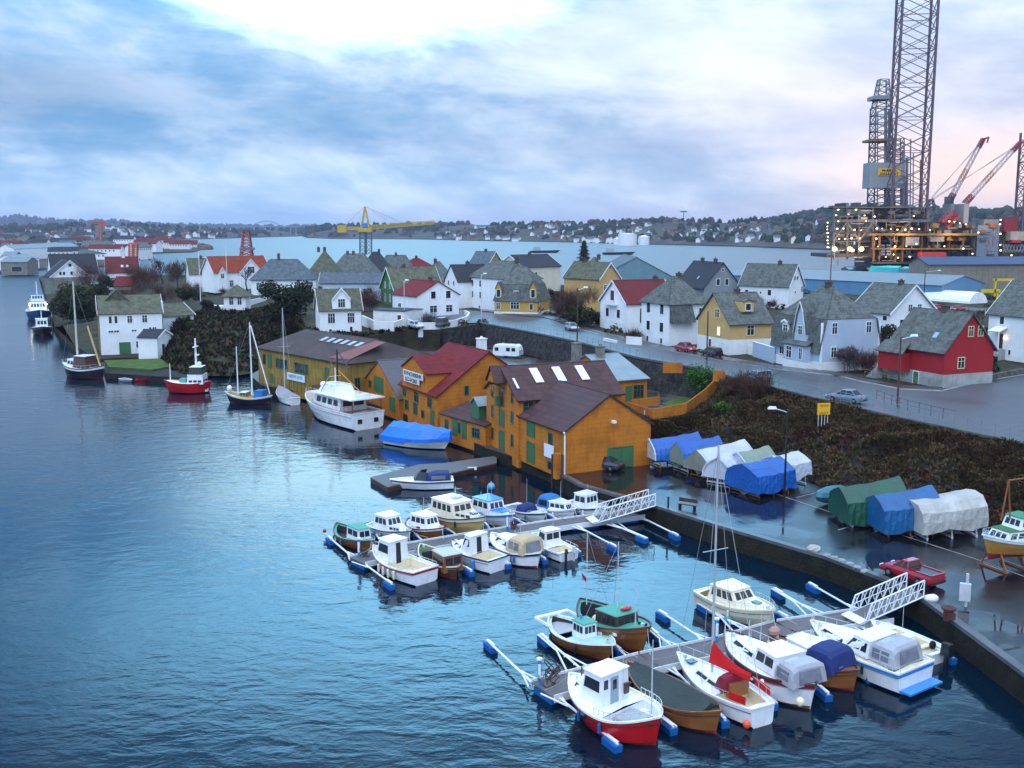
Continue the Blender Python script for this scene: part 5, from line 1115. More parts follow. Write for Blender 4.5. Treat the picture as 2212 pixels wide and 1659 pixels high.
b=boat('work_boat','small dark work boat with grey wheelhouse in front of the blue ship',(86,690),(92,708),5,1.6,'de',blackp,maroon,None,greydeck,blackp,.8,.3,.2,group=None,Lf=13)
cabin(b,.3,.6,3.2,1.6,2.3,2.8,.1,.2,.1,gel,gel,2,3,2); mast(b,.45,4.0,4,.12,gel)
b=boat('rowing_boat','tiny red dinghy floating by the dark rocks below the lawn',(294,818),(318,817),1.4,.4,'tr',redp,redp,None,redp,redp,.15,0,.8,redp,group=None)
b=boat('rowing_boat','small pale rowing boat beside the red dinghy',(262,817),(285,820),1.3,.4,'tr',greydeck,blackp,None,gel,gel,.15,0,.8,darkwell,group=None)
# boats and tarpaulin covered boats standing on the quay
def tarp(label,A,B_,w,zr0,zr1,lo,mat,endm=None,seed=1,drop=.0,legs=True,roundt=False,endcap=(1,0),boxy=False):
    # ridge from picture point A (near end) to B_ (far end)
    a=G(A[0],A[1],ZQ+zr0); c=G(B_[0],B_[1],ZQ+zr1); a.z=c.z=0; dv=c-a; L=dv.length; ang=math.atan2(dv.y,dv.x)
    LOG.append('%-44s L%.1f dist%.0f'%(label[:44],L,a.y))
    T=thing('covered_boat',label,'covered boat',(a.x,a.y,ZQ),ang,'boats stored under tarpaulins on the quay'); r=random.Random(seed); m=MB(); rows=[]
    n=14
    prof=[(-1,0),(-.93,.28),(-.76,.55),(-.40,.79),(0,1.0),(.40,.79),(.76,.55),(.93,.28),(1,0)] if not (roundt or boxy) else [(-1,0),(-.99,.35),(-.95,.66),(-.5,.86),(0,1),(.5,.86),(.95,.66),(.99,.35),(1,0)] if boxy else [(-1,0),(-1,.35),(-.93,.68),(-.6,.93),(0,1),(.6,.93),(.93,.68),(1,.35),(1,0)]
    for i in range(n+1):
        t=i/n; zr=zr0+(zr1-zr0)*t-.12*math.sin(math.pi*t); row=[]
        for k,(y,z) in enumerate(prof):
            wob=.035*math.sin(i*1.3+k*1.7+seed)+r.uniform(-.03,.03); zl=lo+(.14*math.sin(i*.7+seed)+.25*(i/n-.5))*(k in (0,8))
            row.append(Vector((t*L,y*w/2*(1+.04*math.sin(i*1.9+k))+wob*.5,zl+(zr-zl)*z+wob*(.6 if 0<k<8 else 0))))
        rows.append(row)
    m.grid(rows)
    o=m.build('tarpaulin',mat,T)
    if endm:
        e=MB()
        if endcap[0]: e.poly([p+Vector((.03,0,0)) for p in rows[0]])
        if endcap[1]: e.poly([p+Vector((-.15,0,0)) for p in rows[-1]])
        e.build('tarpaulin_end',endm,T)
        if endm is tarpw: e=MB(); e.path([p+Vector((-.02,0,0)) for p in rows[0]],.10,4); e.build('hem',tarpw,T)
    # hull and cradle below the cloth
    h=MB(); rr=[]
    for i in range(9):
        t=i/8; e=w*.42*(1-abs(t-.45)**2.2*2.2*.9); e=max(e,.1); rr.append([Vector((.3+(L-.6)*t,-e,lo+.5)),Vector((.3+(L-.6)*t,-e*.7,lo-.1)),Vector((.3+(L-.6)*t,0,lo-.6)),Vector((.3+(L-.6)*t,e*.7,lo-.1)),Vector((.3+(L-.6)*t,e,lo+.5))])
    h.grid(rr); h.poly(rr[0]); h.poly(rr[-1]); h.build('hull',M('stored_hull',(.16,.15,.15),.5,.2,1),T)
    for x in (.12,.5,.88):
        c_=MB()
        for y in (-w*.42,w*.42): c_.tube((x*L,y,0),(x*L,y*.86,lo+.3),.07,4)
        c_.box(x*L-.1,x*L+.1,-w*.42,w*.42,.08,.22); c_.build('cradle',wood if seed%2 else steel,T)
    return T
tarp('blue tarpaulin with white ends over a boat nearest the orange warehouse',(1402,949),(1508,932),3.4,2.9,3.4,.9,tarpb,tarpw,1)
tarp('bright blue tarpaulin over a boat second from the orange warehouse',(1461,956),(1553,941),3.2,3.0,3.3,.8,tarpb,tarps,2)
tarp('white and grey tarpaulin over a boat between two blue ones',(1504,972),(1608,948),3.3,3.0,3.2,1.0,tarpw,M('grimy_end',(.22,.22,.18),.6,.2,1),3)
tarp('sagging white sheet over a boat in the front of the row',(1549,988),(1592,966),3.0,2.8,3.1,.9,tarpw,tarpw,4)
tarp('pale sage green tarpaulin behind the big blue one',(1592,977),(1660,961),3.2,3.0,3.3,1.1,tarps,tarpw,5)
tarp('broad blue tarpaulin hung low on a timber cradle in front',(1602,1002),(1685,984),4.6,3.0,3.3,.5,tarpb,tarpb,7,boxy=True)
tarp('white tarpaulin at the right end of the first row beside the lamp post',(1668,985),(1724,973),3.4,3.2,3.2,.9,tarpw,tarpw,6,boxy=True)
tarp('tall green tarpaulin over a boat in the second group',(1812,1052),(1943,1028),4.4,3.1,4.0,.35,tarpg,tarpg,8,boxy=True)
tarp('mid blue tarpaulin over a boat between the green and grimy white ones',(1888,1069),(2013,1047),3.9,3.2,3.9,.5,tarpb2,tarpb2,9,boxy=True)
tarp('rounded grimy white tarpaulin over a boat at the right of the second group',(1966,1080),(2106,1058),4.0,3.0,3.6,.8,tarpc,tarpc,10,roundt=True)
t=thing('covered_boat','low teal cover over a small boat behind the green tarpaulin','covered boat',G(1800,1088,ZQ),R(25),'boats stored under tarpaulins on the quay')
m=MB(); m.ball((0,0,.9),2.2,1.0,.8,12,6); m.build('tarpaulin',M('teal_tarp',(.02,.13,.16),.5,.2,.6),t)
b=boat('cabin_cruiser','varnished boat with green roofed white wheelhouse on a cradle ashore',(2262,1150),(2122,1160),3.0,1.1,'de',M('golden_hull',(.45,.22,.04),.35,.1,1,coat=.4),antif,gel,seagreen,gel,.6,.2,.1,group=None,z0=2.9)
cabin(b,.25,.80,2.3,1.1,.75,1.8,.1,.5,.1,gel,greenh,4,3,v=(.3,.8)); cabin(b,.30,.58,2.0,1.9,.85,1.7,.1,.3,.1,gel,M('green_roof_paint',(.02,.22,.08),.4,.1,1),3,3,v=(.3,.8),name='wheelhouse'); rail(b,.6,.98,.4)
L=fn(b)[3]
for x in (.2,.5,.8):
    m=MB(); m.tube((x*L,-1.2,-1.1),(x*L,-.6,.2),.07,5); m.tube((x*L,1.2,-1.1),(x*L,.6,.2),.07,5); m.box(x*L-.1,x*L+.1,-1.2,1.2,-1.1,-.95); m.build('cradle',wood,b)
m=MB()
for x in (.25,.6): m.tube((x*L,0,2.6),(x*L+.4,0,5.6),.06,4); m.tube((x*L+.9,0,2.6),(x*L+.4,0,5.6),.06,4)
m.tube((.25*L+.4,0,5.6),(.6*L+.4,0,5.6),.06,4); m.build('timber_frame',wood,b)

# fenders and aerials on the moored boats
rq=random.Random(12)
for nm in list(FN):
    T=bpy.data.objects[nm]
    if not T.get('group') or 'pontoon' not in T['group']: continue
    if sum(1 for c in T.children if c.name.startswith('fender'))<2:
        for s_ in (1,-1): fenders(T,[rq.uniform(.25,.4),rq.uniform(.5,.68)],s_,rq.choice((gelc,gel,pblue,blackp)),.09,.42)
    if rq.random()<.7: mast(T,rq.uniform(.35,.6),fn(T)[1](.5)+.6,rq.uniform(1.6,2.6),.018,steel,rq.uniform(-.4,.4),'aerial')
# ---------------------------------------------------------------- pontoons
def wmb(T):
    m=MB(); m.T=Matrix.Translation(-T.location); return m
ZD=.55
deckm=M('pontoon_deck',(.12,.115,.12),.6,.15,.8,stripe=('H',.45,.25)); white_s=M('white_steel',(.74,.76,.78),.45,.06,1); beamm=M('timber_edge',(.10,.095,.10),.6,.2,1)
def walkway(label,pts,w):
    P=[G(x,y,ZD) for x,y in pts]; T=thing('pontoon_walkway',label,'walkway',(P[0].x,P[0].y,0))
    m=wmb(T); e=wmb(T); f=wmb(T)
    for p,q in zip(P,P[1:]):
        d=(q-p); L=d.length; d.normalize(); n=Vector((-d.y,d.x,0))*w/2
        m.slab([p-n,q-n,q+n,p+n],-.12,Vector((0,0,1)))
        for s in (1,-1): e.slab([p+n*s*1.0,q+n*s*1.0,q+n*s*1.05,p+n*s*1.05],.16,Vector((0,0,1))); e.slab([x+Vector((0,0,-.30)) for x in (p+n*s*1.0,q+n*s*1.0,q+n*s*1.05,p+n*s*1.05)],.30,Vector((0,0,1)))
        k=0
        while k<L-2: 
            a=p+d*k; c=p+d*(k+2.6); u=Vector((0,0,-.85)); f.slab([a-n*.8+u,c-n*.8+u,c+n*.8+u,a+n*.8+u],.68,Vector((0,0,1))); k+=4.2
    m.build('deck',deckm,T); e.build('edge_rail',white_s,T); f.build('float',pblue,T); return P
P1=walkway('long grey pontoon walkway of the far marina row',[(772,1211),(884,1184),(1043,1157),(1229,1128),(1381,1108)],2.3)
P2=walkway('long grey pontoon walkway of the near marina row',[(1172,1490),(1405,1428),(1561,1396),(1700,1356),(1905,1326)],2.4)
def finger(tip,base,near,double=False,w=.55,fl=1.25):
    a=G(tip[0],tip[1],.45); b_=G(base[0],base[1],.45); T=thing('mooring_finger','mooring finger '+near,'pontoon finger',(b_.x,b_.y,0),0,'mooring fingers of the marina')
    d=(a-b_).normalized(); n=Vector((-d.y,d.x,0)); L=(a-b_).length; m=wmb(T)
    m.tube(b_+n*.12,a,.075,5); 
    if double: m.tube(b_+n*w*2.2,b_+d*L*.55+n*.25,.06,5); m.tube(b_+d*L*.55+n*.25,a+n*.2,.06,5); m.tube(b_-n*w*1.2,b_+d*L*.45,.06,5)
    else: m.tube(b_-n*w,b_+d*L*.30,.055,5); m.tube(b_+n*w,b_+d*L*.30,.055,5)
    if double:
        for k in (.2,.4,.6,.8): m.tube(b_+d*L*k,b_+d*L*k+n*.25,.04,4)
    m.build('boom',white_s,T)
    f=wmb(T); c=a-d*fl*.45-Vector((0,0,.08)); up=Vector((0,0,1)); w2=.26
    q=[c-d*fl/2-n*w2,c+d*fl/2-n*w2,c+d*fl/2+n*w2,c-d*fl/2+n*w2]; lo=Vector((0,0,-.75)); q2=[c-d*fl/2-n*w2*.8,c+d*fl/2-n*w2*.8,c+d*fl/2+n*w2*.8,c-d*fl/2+n*w2*.8]
    f.hexa([p+lo for p in q2]+[p+Vector((0,0,.0)) for p in q]); f.hexa([p for p in q2]+[p*.95+c*.05+Vector((0,0,.05)) for p in q2]); f.build('float',pblue,T)
    g=wmb(T); g.slab([c-d*fl*.4-n*.1+up*.15,c+d*fl*.4-n*.1+up*.15,c+d*fl*.4+n*.1+up*.15,c-d*fl*.4+n*.1+up*.15],.04,up); g.build('float_cap',white_s,T)
FP=[((709,1159),(769,1207),'outermost on the far side of the far walkway',0),((803,1143),(840,1185),'between the wooden boat and the first white cruiser',0),((889,1147),(926,1176),'between the first cruiser and the brown keeled boat',0),((959,1137),(1000,1162),'left of the big tan hulled cruiser',0),((1047,1130),(1068,1150),'left of the bright blue boat',0),((1108,1119),(1156,1139),'between the bright blue boat and the open white boat',0),((1183,1111),(1224,1128),'between the open boat and the round blue canopy boat',0),((1248,1103),(1279,1122),'left of the cabin boat by the gangway',0),
((847,1262),(774,1211),'outermost on the near side of the far walkway',0),((931,1239),(850,1196),'between the red banded boat and the dark brown boat',1),((1019,1234),(935,1182),'between the dark brown boat and the striped cruiser',0),((1098,1218),(1010,1167),'between the striped cruiser and the tan tent boat',1),((1178,1208),(1090,1156),'between the tan tent boat and the small outboard boat',0),((1250,1192),(1160,1143),'right of the small outboard boat',1),((1331,1181),(1237,1133),'alone with a narrow float below the gangway',0),((1395,1163),(1300,1124),'alone with a wide float below the gangway',1),((1465,1157),(1372,1112),'closest to the quay wall in the far row',0),
((1052,1383),(1160,1480),'the long one at the far left end of the near row',0),((1168,1370),(1268,1452),'beside the white gunwaled open boat',1),((1323,1390),(1372,1430),'between the open boat and the brown fishing boat',0),((1405,1358),(1466,1405),'right of the brown fishing boat',1),((1423,1319),(1537,1390),'alone between the brown fishing boat and the tall mast',0),((1512,1302),(1630,1372),'left of the cream cruiser',1),((1680,1322),(1730,1348),'right of the cream cruiser',0),((1672,1271),(1786,1336),'alone and double tubed in front of the quay',1),((1747,1259),(1868,1326),'alone beside the gangway foot',0),
((1335,1608),(1186,1494),'in front of the red fishing boat',0),((1455,1571),(1300,1455),'between the red fishing boat and the green canvas boat',1),((1567,1556),(1430,1424),'between the green canvas boat and the sailing boat',0),((1672,1519),(1530,1402),'between the sailing boat and the large white motor boat',1),((1790,1500),(1640,1374),'between the white motor boat and the navy tent boat',0),((1880,1460),(1745,1346),'between the navy tent boat and the blue banded cruiser',1),((1987,1436),(1830,1338),'between the blue banded cruiser and the small open boat',1),((2060,1421),(1885,1330),'closest to the quay wall in the near row',0)]
for t,b_,nr,db in FP: finger(t,b_,nr,bool(db))
def gangway(label,A,B_,zA,zB,w,h,fs=1):
    a=G(A[0],A[1],zA); c=G(B_[0],B_[1],zB); T=thing('gangway',label,'gangway',(a.x,a.y,0)); d=(c-a); L=d.length; dn=d.normalized(); n=Vector((-dn.y,dn.x,0)).normalized()*w/2
    m=wmb(T); m.slab([a-n,c-n,c+n,a+n],.06,Vector((0,0,1))); m.build('deck',deckm,T)
    e=wmb(T)
    for s in (1,-1):
        e.tube(a+n*s,c+n*s,.07,5); u=Vector((0,0,h)); k=8; tops=[a+n*s+d*((i+.35)/k)+u for i in range(k)]
        e.tube(a+n*s+d*.08,tops[1],.05,4)
        e.tube(tops[1],c+n*s+u,.055,5); e.tube(c+n*s,c+n*s+u,.05,4); e.tube(a+n*s+d*(1/k)+u*.5,c+n*s+u*.5,.03,4)
        for i in range(1,k): e.tube(a+n*s+d*(i/k),tops[i],.035,4); e.tube(tops[i-1] if i>1 else a+n*s+d*.1,a+n*s+d*(i/k),.035,4); e.tube(a+n*s+d*(i/k),a+n*s+d*((i+.9)/k)+u,.03,4)
        e.tube(a+n*s+u*0+d*.0,a+n*s+d*.02+Vector((0,0,.0)),.05,4)
    e.build('railing',white_s,T)
    m=wmb(T)
    for k in (-.03,.03): m.slab([a+d*k-n*1.1+Vector((0,0,.1)),a+d*k-n*1.1+dn*.35+Vector((0,0,.1)),a+d*k+n*1.1+dn*.35+Vector((0,0,.1)),a+d*k+n*1.1+Vector((0,0,.1))],.06,Vector((0,0,1)))
    m.build('hinge_plate',white_s,T)
gangway('white truss railed gangway from the quay down to the far walkway',(1276,1126),(1408,1087),.7,2.0,1.7,1.1)
gangway('white truss railed gangway from the quay down to the near walkway',(1840,1340),(1976,1280),.7,2.0,1.7,1.15)
def post(name,label,cat,x,y,z,r,h,mat,cap=None,group=None):
    T=thing(name,label,cat,G(x,y,z),0,group); m=MB(); m.tube((0,0,0),(0,0,h),r,7); m.build('post',mat,T)
    if cap: m=MB(); m.tube((0,0,h),(0,0,h+.12),r*1.5,7); m.box(-r*.7,r*.7,-r*1.8,-r,h*.3,h*.85); m.build('cap',cap,T)
    return T
for lb,x,y in (('blue service post at the outer end of the near walkway',1165,1478),('blue service post beside the sailing boat bow',1547,1386),('blue service post at the outer end of the far walkway',776,1203),('blue service post in the middle of the far walkway',1096,1147)): post('service_post',lb,'service post',x,y,ZD,.12,1.5,bluep,white)
for lb,x,y,s in (('tangle of brown nets and hoses at the outer end of the near walkway',1187,1478,1.0),('small heap of rope at the outer end of the far walkway',786,1203,.6),('brown rope heap in the middle of the far walkway',1113,1143,.6)):
    T=thing('rope_heap',lb,'rope heap',G(x,y,ZD)); m=MB(); r=random.Random(x)
    for k in range(9):
        c=Vector((r.uniform(-.4,.4),r.uniform(-.3,.3),r.uniform(.1,1.0)))*s; pts=[c+Vector((math.cos(a)*.4,math.sin(a)*.25*math.cos(k),math.sin(a+k)*.45))*s for a in [i*.7 for i in range(9)]]; m.path(pts,.035,4)
    m.build('rope',woodd,T)
def ballbuoy(lb,x,y,rr,mat):
    T=thing('buoy',lb,'buoy',G(x,y,.1)); m=MB(); m.ball((0,0,rr*.6),rr,rr,rr,12,8); m.build('float',mat,T,smooth=True); m=MB(); m.tube((0,0,rr*1.5),(0,0,rr*1.9),.06,5); m.build('eye',steel,T)
ballbuoy('pale blue mooring buoy on dark water in front of the orange warehouse',1061,1056,.42,M('buoy_blue',(.12,.34,.55),.4,.1,1)); ballbuoy('teal mooring buoy floating by the bow of the white motor boat',1572,1347,.34,M('buoy_teal',(.02,.25,.30),.4,.1,1))
# floating raft
T=thing('floating_raft','grey decked floating wooden raft with brown sides below the warehouses','raft',G(836,1050,0)); q=[G(800,1031,.6),G(837,1052,.6),G(1073,1000,.6),G(1073,984,.6),G(960,1000,.6),G(905,1003,.6)]
m=wmb(T); m.slab(q,-.12,Vector((0,0,1))); m.build('deck',deckm,T); m=wmb(T); m.slab([p+Vector((0,0,-.13)) for p in q],-.45,Vector((0,0,1))); m.build('side_beam',woodd,T)
m=wmb(T)
for x,y in ((922,1012),(940,1010),(1000,1000)): p=G(x+20,y+12,.5); m.box(p.x-.5,p.x+.5,p.y-.12,p.y+.12,.35,.65)
m.build('white_fender',white,T)
# ---------------------------------------------------------------- vehicles
def car(label,x,y,z,hx,hy,paint,kind='saloon',cat='car',L=4.3,group=None):
    a=G(x,y,z); f=G(hx,hy,z); ang=math.atan2(f.y-a.y,f.x-a.x); T=thing(kind+'_car' if kind!='pickup' else 'pickup_truck',label,cat,a,ang,group); k=L/4.3
    st={'saloon':[(-2.15,.62),(-2.0,.88),(-1.35,.92),(-.2,.92),(.75,.90),(1.75,.78),(2.1,.62),(2.15,.50)],'estate':[(-2.15,.62),(-2.1,.92),(-1.35,.94),(-.2,.94),(.75,.92),(1.75,.80),(2.1,.62),(2.15,.50)],'pickup':[(-2.4,.62),(-2.38,.92),(-1.35,.92),(-.2,.92),(.75,.92),(1.75,.80),(2.15,.64),(2.2,.50)]}
    rows=[]; W=.84
    for X,h in st.get(kind,st['estate']):
        e=1-.09*max(0,abs(X)-1.5); rows.append([Vector((X*k,s*W*e*c,zz)) for s,c,zz in ((-1,.92,.25),(-1,1,.45),(-1,1,.66*min(1,h/.62)),(-1,.92,h),(0,.0,h+.03),(1,.92,h),(1,1,.66*min(1,h/.62)),(1,1,.45),(1,.92,.25))])
    m=MB(); m.grid(rows); m.poly(rows[0]); m.poly(rows[-1][::-1]); m.poly([rows[0][0],rows[-1][0],rows[-1][-1],rows[0][-1]]); m.build('body',paint,T,smooth=False)
    gx={'saloon':(-1.45,1.0,.55,.75),'estate':(-2.0,1.0,.2,.7),'pickup':(-.35,1.0,.12,.7),'van':(-2.1,1.3,.1,.6)}[kind]; zt_=1.42 if kind!='van' else 1.9
    P=FR(gx[0]*k,gx[1]*k,1.5,1.45,.91,zt_,gx[2],gx[3],.16); m=MB(); m.hexa(P); c=m.build('cabin_glass',glass,T)
    Q=FR((gx[0]+gx[2])*k-.04,(gx[1]-gx[3])*k+.04,1.24,1.2,zt_,zt_+.05,.05,.05,.05); m=MB(); m.hexa(Q)
    for i,j in ((0,4),(1,5),(2,6),(3,7)): m.tube(P[i],P[j],.05,4)
    for s in (1,2): 
        for u in ((.36,.66) if kind=='estate' else (.5,)):
            a1=P[0].lerp(P[1],u) if s==1 else P[3].lerp(P[2],u); a2=P[4].lerp(P[5],u) if s==1 else P[7].lerp(P[6],u); m.tube(a1,a2,.045,4)
    m.build('roof',paint,T)
    for X in (-1.3*k,1.3*k):
        for s in (-1,1):
            m=MB(); m.tube((X,s*.70,.31),(X,s*.86,.31),.31,12); w_=m.build('wheel',rubber,T); m=MB(); m.tube((X,s*.86,.31),(X,s*.875,.31),.16,8); m.build('rim',M('rim_grey',(.22,.22,.23),.4,.1,1,metal=.4),w_)
    for s in (-1,1):
        m=MB(); m.box(2.08*k,2.17*k,s*.62-.18,s*.62+.18,.56,.68); m.build('headlight',gel,T); m=MB(); X=-2.17*k if kind!='pickup' else -2.42*k; m.box(X,X+.08,s*.62-.16,s*.62+.16,.62,.78); m.build('tail_light',redp,T)
    e0=-2.2*k if kind!='pickup' else -2.45*k
    for e1 in (e0,2.08*k): m=MB(); m.box(e1,e1+.12,-.8,.8,.33,.48); m.build('bumper',blackp,T)
    if kind=='pickup':
        m=MB(); m.box(-2.3*k,-.5*k,-.62,.62,.93,.95); m.build('load_bed',blackp,T)
        m=MB(); m.box(-2.38*k,-.45*k,-.8,-.7,.92,1.02); m.box(-2.38*k,-.45*k,.7,.8,.92,1.02); m.box(-2.42*k,-2.32*k,-.8,.8,.92,1.02); m.build('bed_rail',paint,T)
    return T
carp=lambda n,c: M(n,c,.25,.05,.5,metal=.25,coat=1)
car('red pickup truck with open bed parked at the quay edge',1966,1250,ZQ,1925,1236,carp('car_red',(.42,.010,.025)),'pickup','pickup truck',L=4.2)
car('dark grey saloon parked outside the green garage door',1303,1012,ZQ,1262,1006,carp('car_dark',(.05,.05,.055)))
car('silver blue estate car driving on the upper road',1235,713,7.3,1260,720,carp('car_silver',(.38,.46,.52)),'estate')
car('red sports saloon parked in front of the tall white house',1482,759,7.35,1510,764,carp('car_red2',(.45,.02,.04)))
car('black off road car parked below the yellow house',1537,769,7.35,1506,762,carp('car_black',(.012,.016,.018)),'estate')
car('light blue hatchback on the road above the orange fence',1634,825,7.3,1604,828,carp('car_ltblue',(.20,.34,.44)),'estate')
car('grey saloon driving past the yellow road sign',1828,868,7.3,1796,864,carp('car_grey',(.20,.24,.29)))
car('dark blue car parked beside the mustard yellow villa',1197,679,7.4,1180,686,carp('car_navy',(.03,.055,.10)),'estate')
car('blue car half hidden behind the round bush in the garden',1893,779,7.4,1870,782,carp('car_blue',(.10,.20,.32)))
car('dark blue van parked at the end of the curved white wall',957,706,7.35,978,701,carp('car_van',(.04,.07,.12)),'van','van')
car('white car parked under the red roofed white house',898,709,7.2,915,712,carp('car_white',(.6,.63,.65)))
car('red car in the yard behind the red house',2068,672,7,2045,674,carp('car_red3',(.45,.02,.02)),'estate')
car('second red car further left in the yard behind the red house',2016,670,7,1996,671,carp('car_red3',(.45,.02,.02)),'estate')
T=thing('caravan','white caravan parked in the yard below the retaining wall','caravan',G(1097,772,3.0),R(-22)); m=MB(); rows=[]
for X,a_,h_ in ((-2.6,.5,1.5),(-2.45,.45,2.2),(-2.1,.42,2.5),(2.0,.42,2.55),(2.45,.5,2.2),(2.7,.6,1.5),(2.6,.55,.8)): rows.append([Vector((X,s*1.1,z_)) for s,z_ in ((-1,a_),(-1,h_-.12),(-.9,h_),(.9,h_),(1,h_-.12),(1,a_))])
m.grid(rows); m.poly(rows[0]); m.poly(rows[-1][::-1]); m.poly([rows[0][0],rows[-1][0],rows[-1][-1],rows[0][-1]]); c=m.build('body',gel,T)
for x0 in (-2.2,.1,1.2): m=MB(); m.box(x0,x0+.75,-1.14,-1.08,1.3,1.95); m.build('window',glass,T)
m=MB(); m.tube((0,-1.05,.33),(0,-.8,.33),.33,12); m.build('wheel',rubber,T); m=MB(); m.box(-1.2,-.6,-.3,.3,2.52,2.64); m.build('roof_vent',steel,T)
# ---------------------------------------------------------------- posts, lamps, rails, signs
def lamp(label,x,y,z,ytop,arm=(-1.6,0),mat=woodd,glow=False,r=.13,dist=None):
    p=G(x,y,z) if dist is None else GD(x,y,dist); u=(829.5-ytop)/F; dr=(math.cos(PITCH)+u*math.sin(PITCH),-math.sin(PITCH)+u*math.cos(PITCH)); H=CAMZ+dr[1]*p.y/dr[0]-p.z
    T=thing('street_lamp',label,'street lamp',p); m=MB(); m.tube((0,0,-.3),(0,0,H),r,7,r*.7); m.build('pole',mat,T)
    if arm:
        m=MB(); m.tube((0,0,H-.3),(arm[0],arm[1],H+.1),.05,5); m.build('arm',steel,T); m=MB(); m.hexa(FR(arm[0]-.55,arm[0]+.25,.42,.30,H+.02,H+.26,.12,.06,.06,arm[1])); m.build('lamp_head',M('lamp_housing',(.75,.80,.82),.3,.05,1),T)
    return T
lamp('tall black quay lamp with a single left arm by the covered boats',1694,1073,ZQ,884,(-1.3,0),blackp,r=.11)
lamp('wooden pole lamp in front of the red house',1938,880,7.2,727,(1.6,0),woodd)
lamp('wooden pole lamp next to the silver blue car',1247,742,7.2,622,(1.5,0),woodd)
lamp('dark pole beside the black off road car',1526,798,7.2,672,None,woodd)
lamp('thin lamp pole on the street corner by the tall white town house',1040,697,7.2,592,(.9,0),steel,r=.09)
lamp('pole by the curved white wall',874,703,7.0,606,(.7,0),steel,r=.09)
lamp('high pale street lamp pole between orange and grey houses',1278,640,8,578,(.6,0),white,r=.12)
lamp('tall dark lamp pole at the shipyard with a long arm',1995,654,7,585,(4,0),blackp,r=.15,dist=None)
lamp('thin dark pole among the blue sheds',1627,606,7,574,None,blackp,r=.16)
lamp('pale flag pole on the lawn behind the big sea house',434,662,6.5,542,None,white,r=.10)
lamp('second thin pole beside the white gabled house',492,640,8,530,None,white,r=.08)
T=lamp('aerial mast with crossbars behind the blue villa',1793,625,8,543,None,M('rust_mast',(.2,.08,.06),.6,.1,1),r=.22)
m=MB()
for k in (8,9.5,11): m.box(-1.2,1.2,-.05,.05,k,k+.12)
m.build('crossbar',steel,T)
# railing along the road
def railing(label,pts,h,sp,mat,name='railing',top=True,mid=True,r=.035):
    T=thing(name,label,'railing',pts[0]); m=wmb(T)
    u=Vector((0,0,h))
    for p,q in zip(pts,pts[1:]):
        if top: m.tube(p+u,q+u,r,4)
        if mid: m.tube(p+u*.5,q+u*.5,r*.7,4)
    m.build('rail',mat,T); me=None; n=0
    for p,q in zip(pts,pts[1:]):
        k=max(1,int((q-p).length/sp))
        for i in range(k):
            c=p.lerp(q,i/k)-T.location
            if me is None: b0=MB(); b0.tube((0,0,-.1),(0,0,h+.05),r*1.2,4); o=b0.build('post',mat,T); me=o.data
            else: o=bpy.data.objects.new('post',me); COL.objects.link(o); o.parent=T
            o.location=c; n+=1
    return T
up=Vector((0,0,.35))
railm=M('rail_grey',(.20,.23,.27),.5,.1,1)
railing('grey metal railing along the road above the retaining wall',[G(x,y,7.0)+up for x,y in redge[:7]],1.1,2.4,railm)
railing('thin wire fence along the road above the scrub bank',[G(x,y,7.0)+up for x,y in redge[6:]],1.25,1.6,railm,'wire_fence')
railing('reddish pedestrian guard rail at the road junction',[G(x,y,7.2)+up for x,y in ((1893,868),(1960,892),(2063,916))],1.0,1.6,M('rust_rail',(.14,.07,.08),.5,.1,1))
railing('low wooden garden fence around the red house',[G(x,y,7.1)+up for x,y in ((1868,812),(1920,826),(2036,838))],.6,1.6,M('old_timber',(.22,.19,.12),.8,.2,1),'garden_fence')
# orange fence around the garden
T=thing('orange_fence','long curved orange board fence around the garden beside the warehouse','fence',G(1409,908,4.0)); pts=[(1354,892,3.1),(1409,910,3.6),(1482,896,4.0),(1526,862,4.6),(1545,842,5.4),(1566,826,6.6)]
up2=Vector((0,0,1.5))
for i,(a,c) in enumerate(zip(pts,pts[1:])):
    p,q=G(*a),G(*c); m=wmb(T); d=(q-p).normalized(); n=Vector((-d.y,d.x,0)).normalized()*.06; m.hexa([p-n,q-n,q+n,p+n,p-n+up2,q-n+up2,q+n+up2,p+n+up2]); m.build('fence_panel',orange,T)
for a,c in (((1432,806,6.2),(1474,806,6.6)),((1540,824,6.6),(1566,826,6.6))):
    p,q=G(*a),G(*c); m=wmb(T); m.hexa([p,q,q+Vector((0,.1,0)),p+Vector((0,.1,0)),p+up2,q+up2,q+up2+Vector((0,.1,0)),p+up2+Vector((0,.1,0))]); m.build('fence_panel',orange,T)
T=thing('orange_fence','short orange terrace parapet in front of the tin roofed house','fence',G(1360,876,3.0)); m=wmb(T)
for a,c in (((1362,882,3.1),(1425,874,3.1)),((1425,874,3.1),(1420,862,3.1))):
    p,q=G(*a),G(*c); u=Vector((0,0,1.1)); m.hexa([p,q,q+Vector((0,.15,0)),p+Vector((0,.15,0)),p+u,q+u,q+u+Vector((0,.15,0)),p+u+Vector((0,.15,0))])
m.build('fence_panel',orange,T)
m=MB(); q=[G(x,y,3.05) for x,y in ((1425,872),(1480,890),(1520,868),(1490,852))]; m.poly(q); struct(m.build('lawn',grass))
m=MB(); q=[G(x,y,1.35) for x,y in ((225,778),(345,774),(372,790),(330,798),(235,792))]; m.slab(q,-1.5,Vector((0,0,1))); struct(m.build('lawn',grass))
m=MB(); q=[G(x,y,1.0) for x,y in ((222,784),(345,786),(372,800),(430,818),(330,812),(228,806))]; m.slab(q,-1.6,Vector((0,0,1))); struct(m.build('rocks',rock))
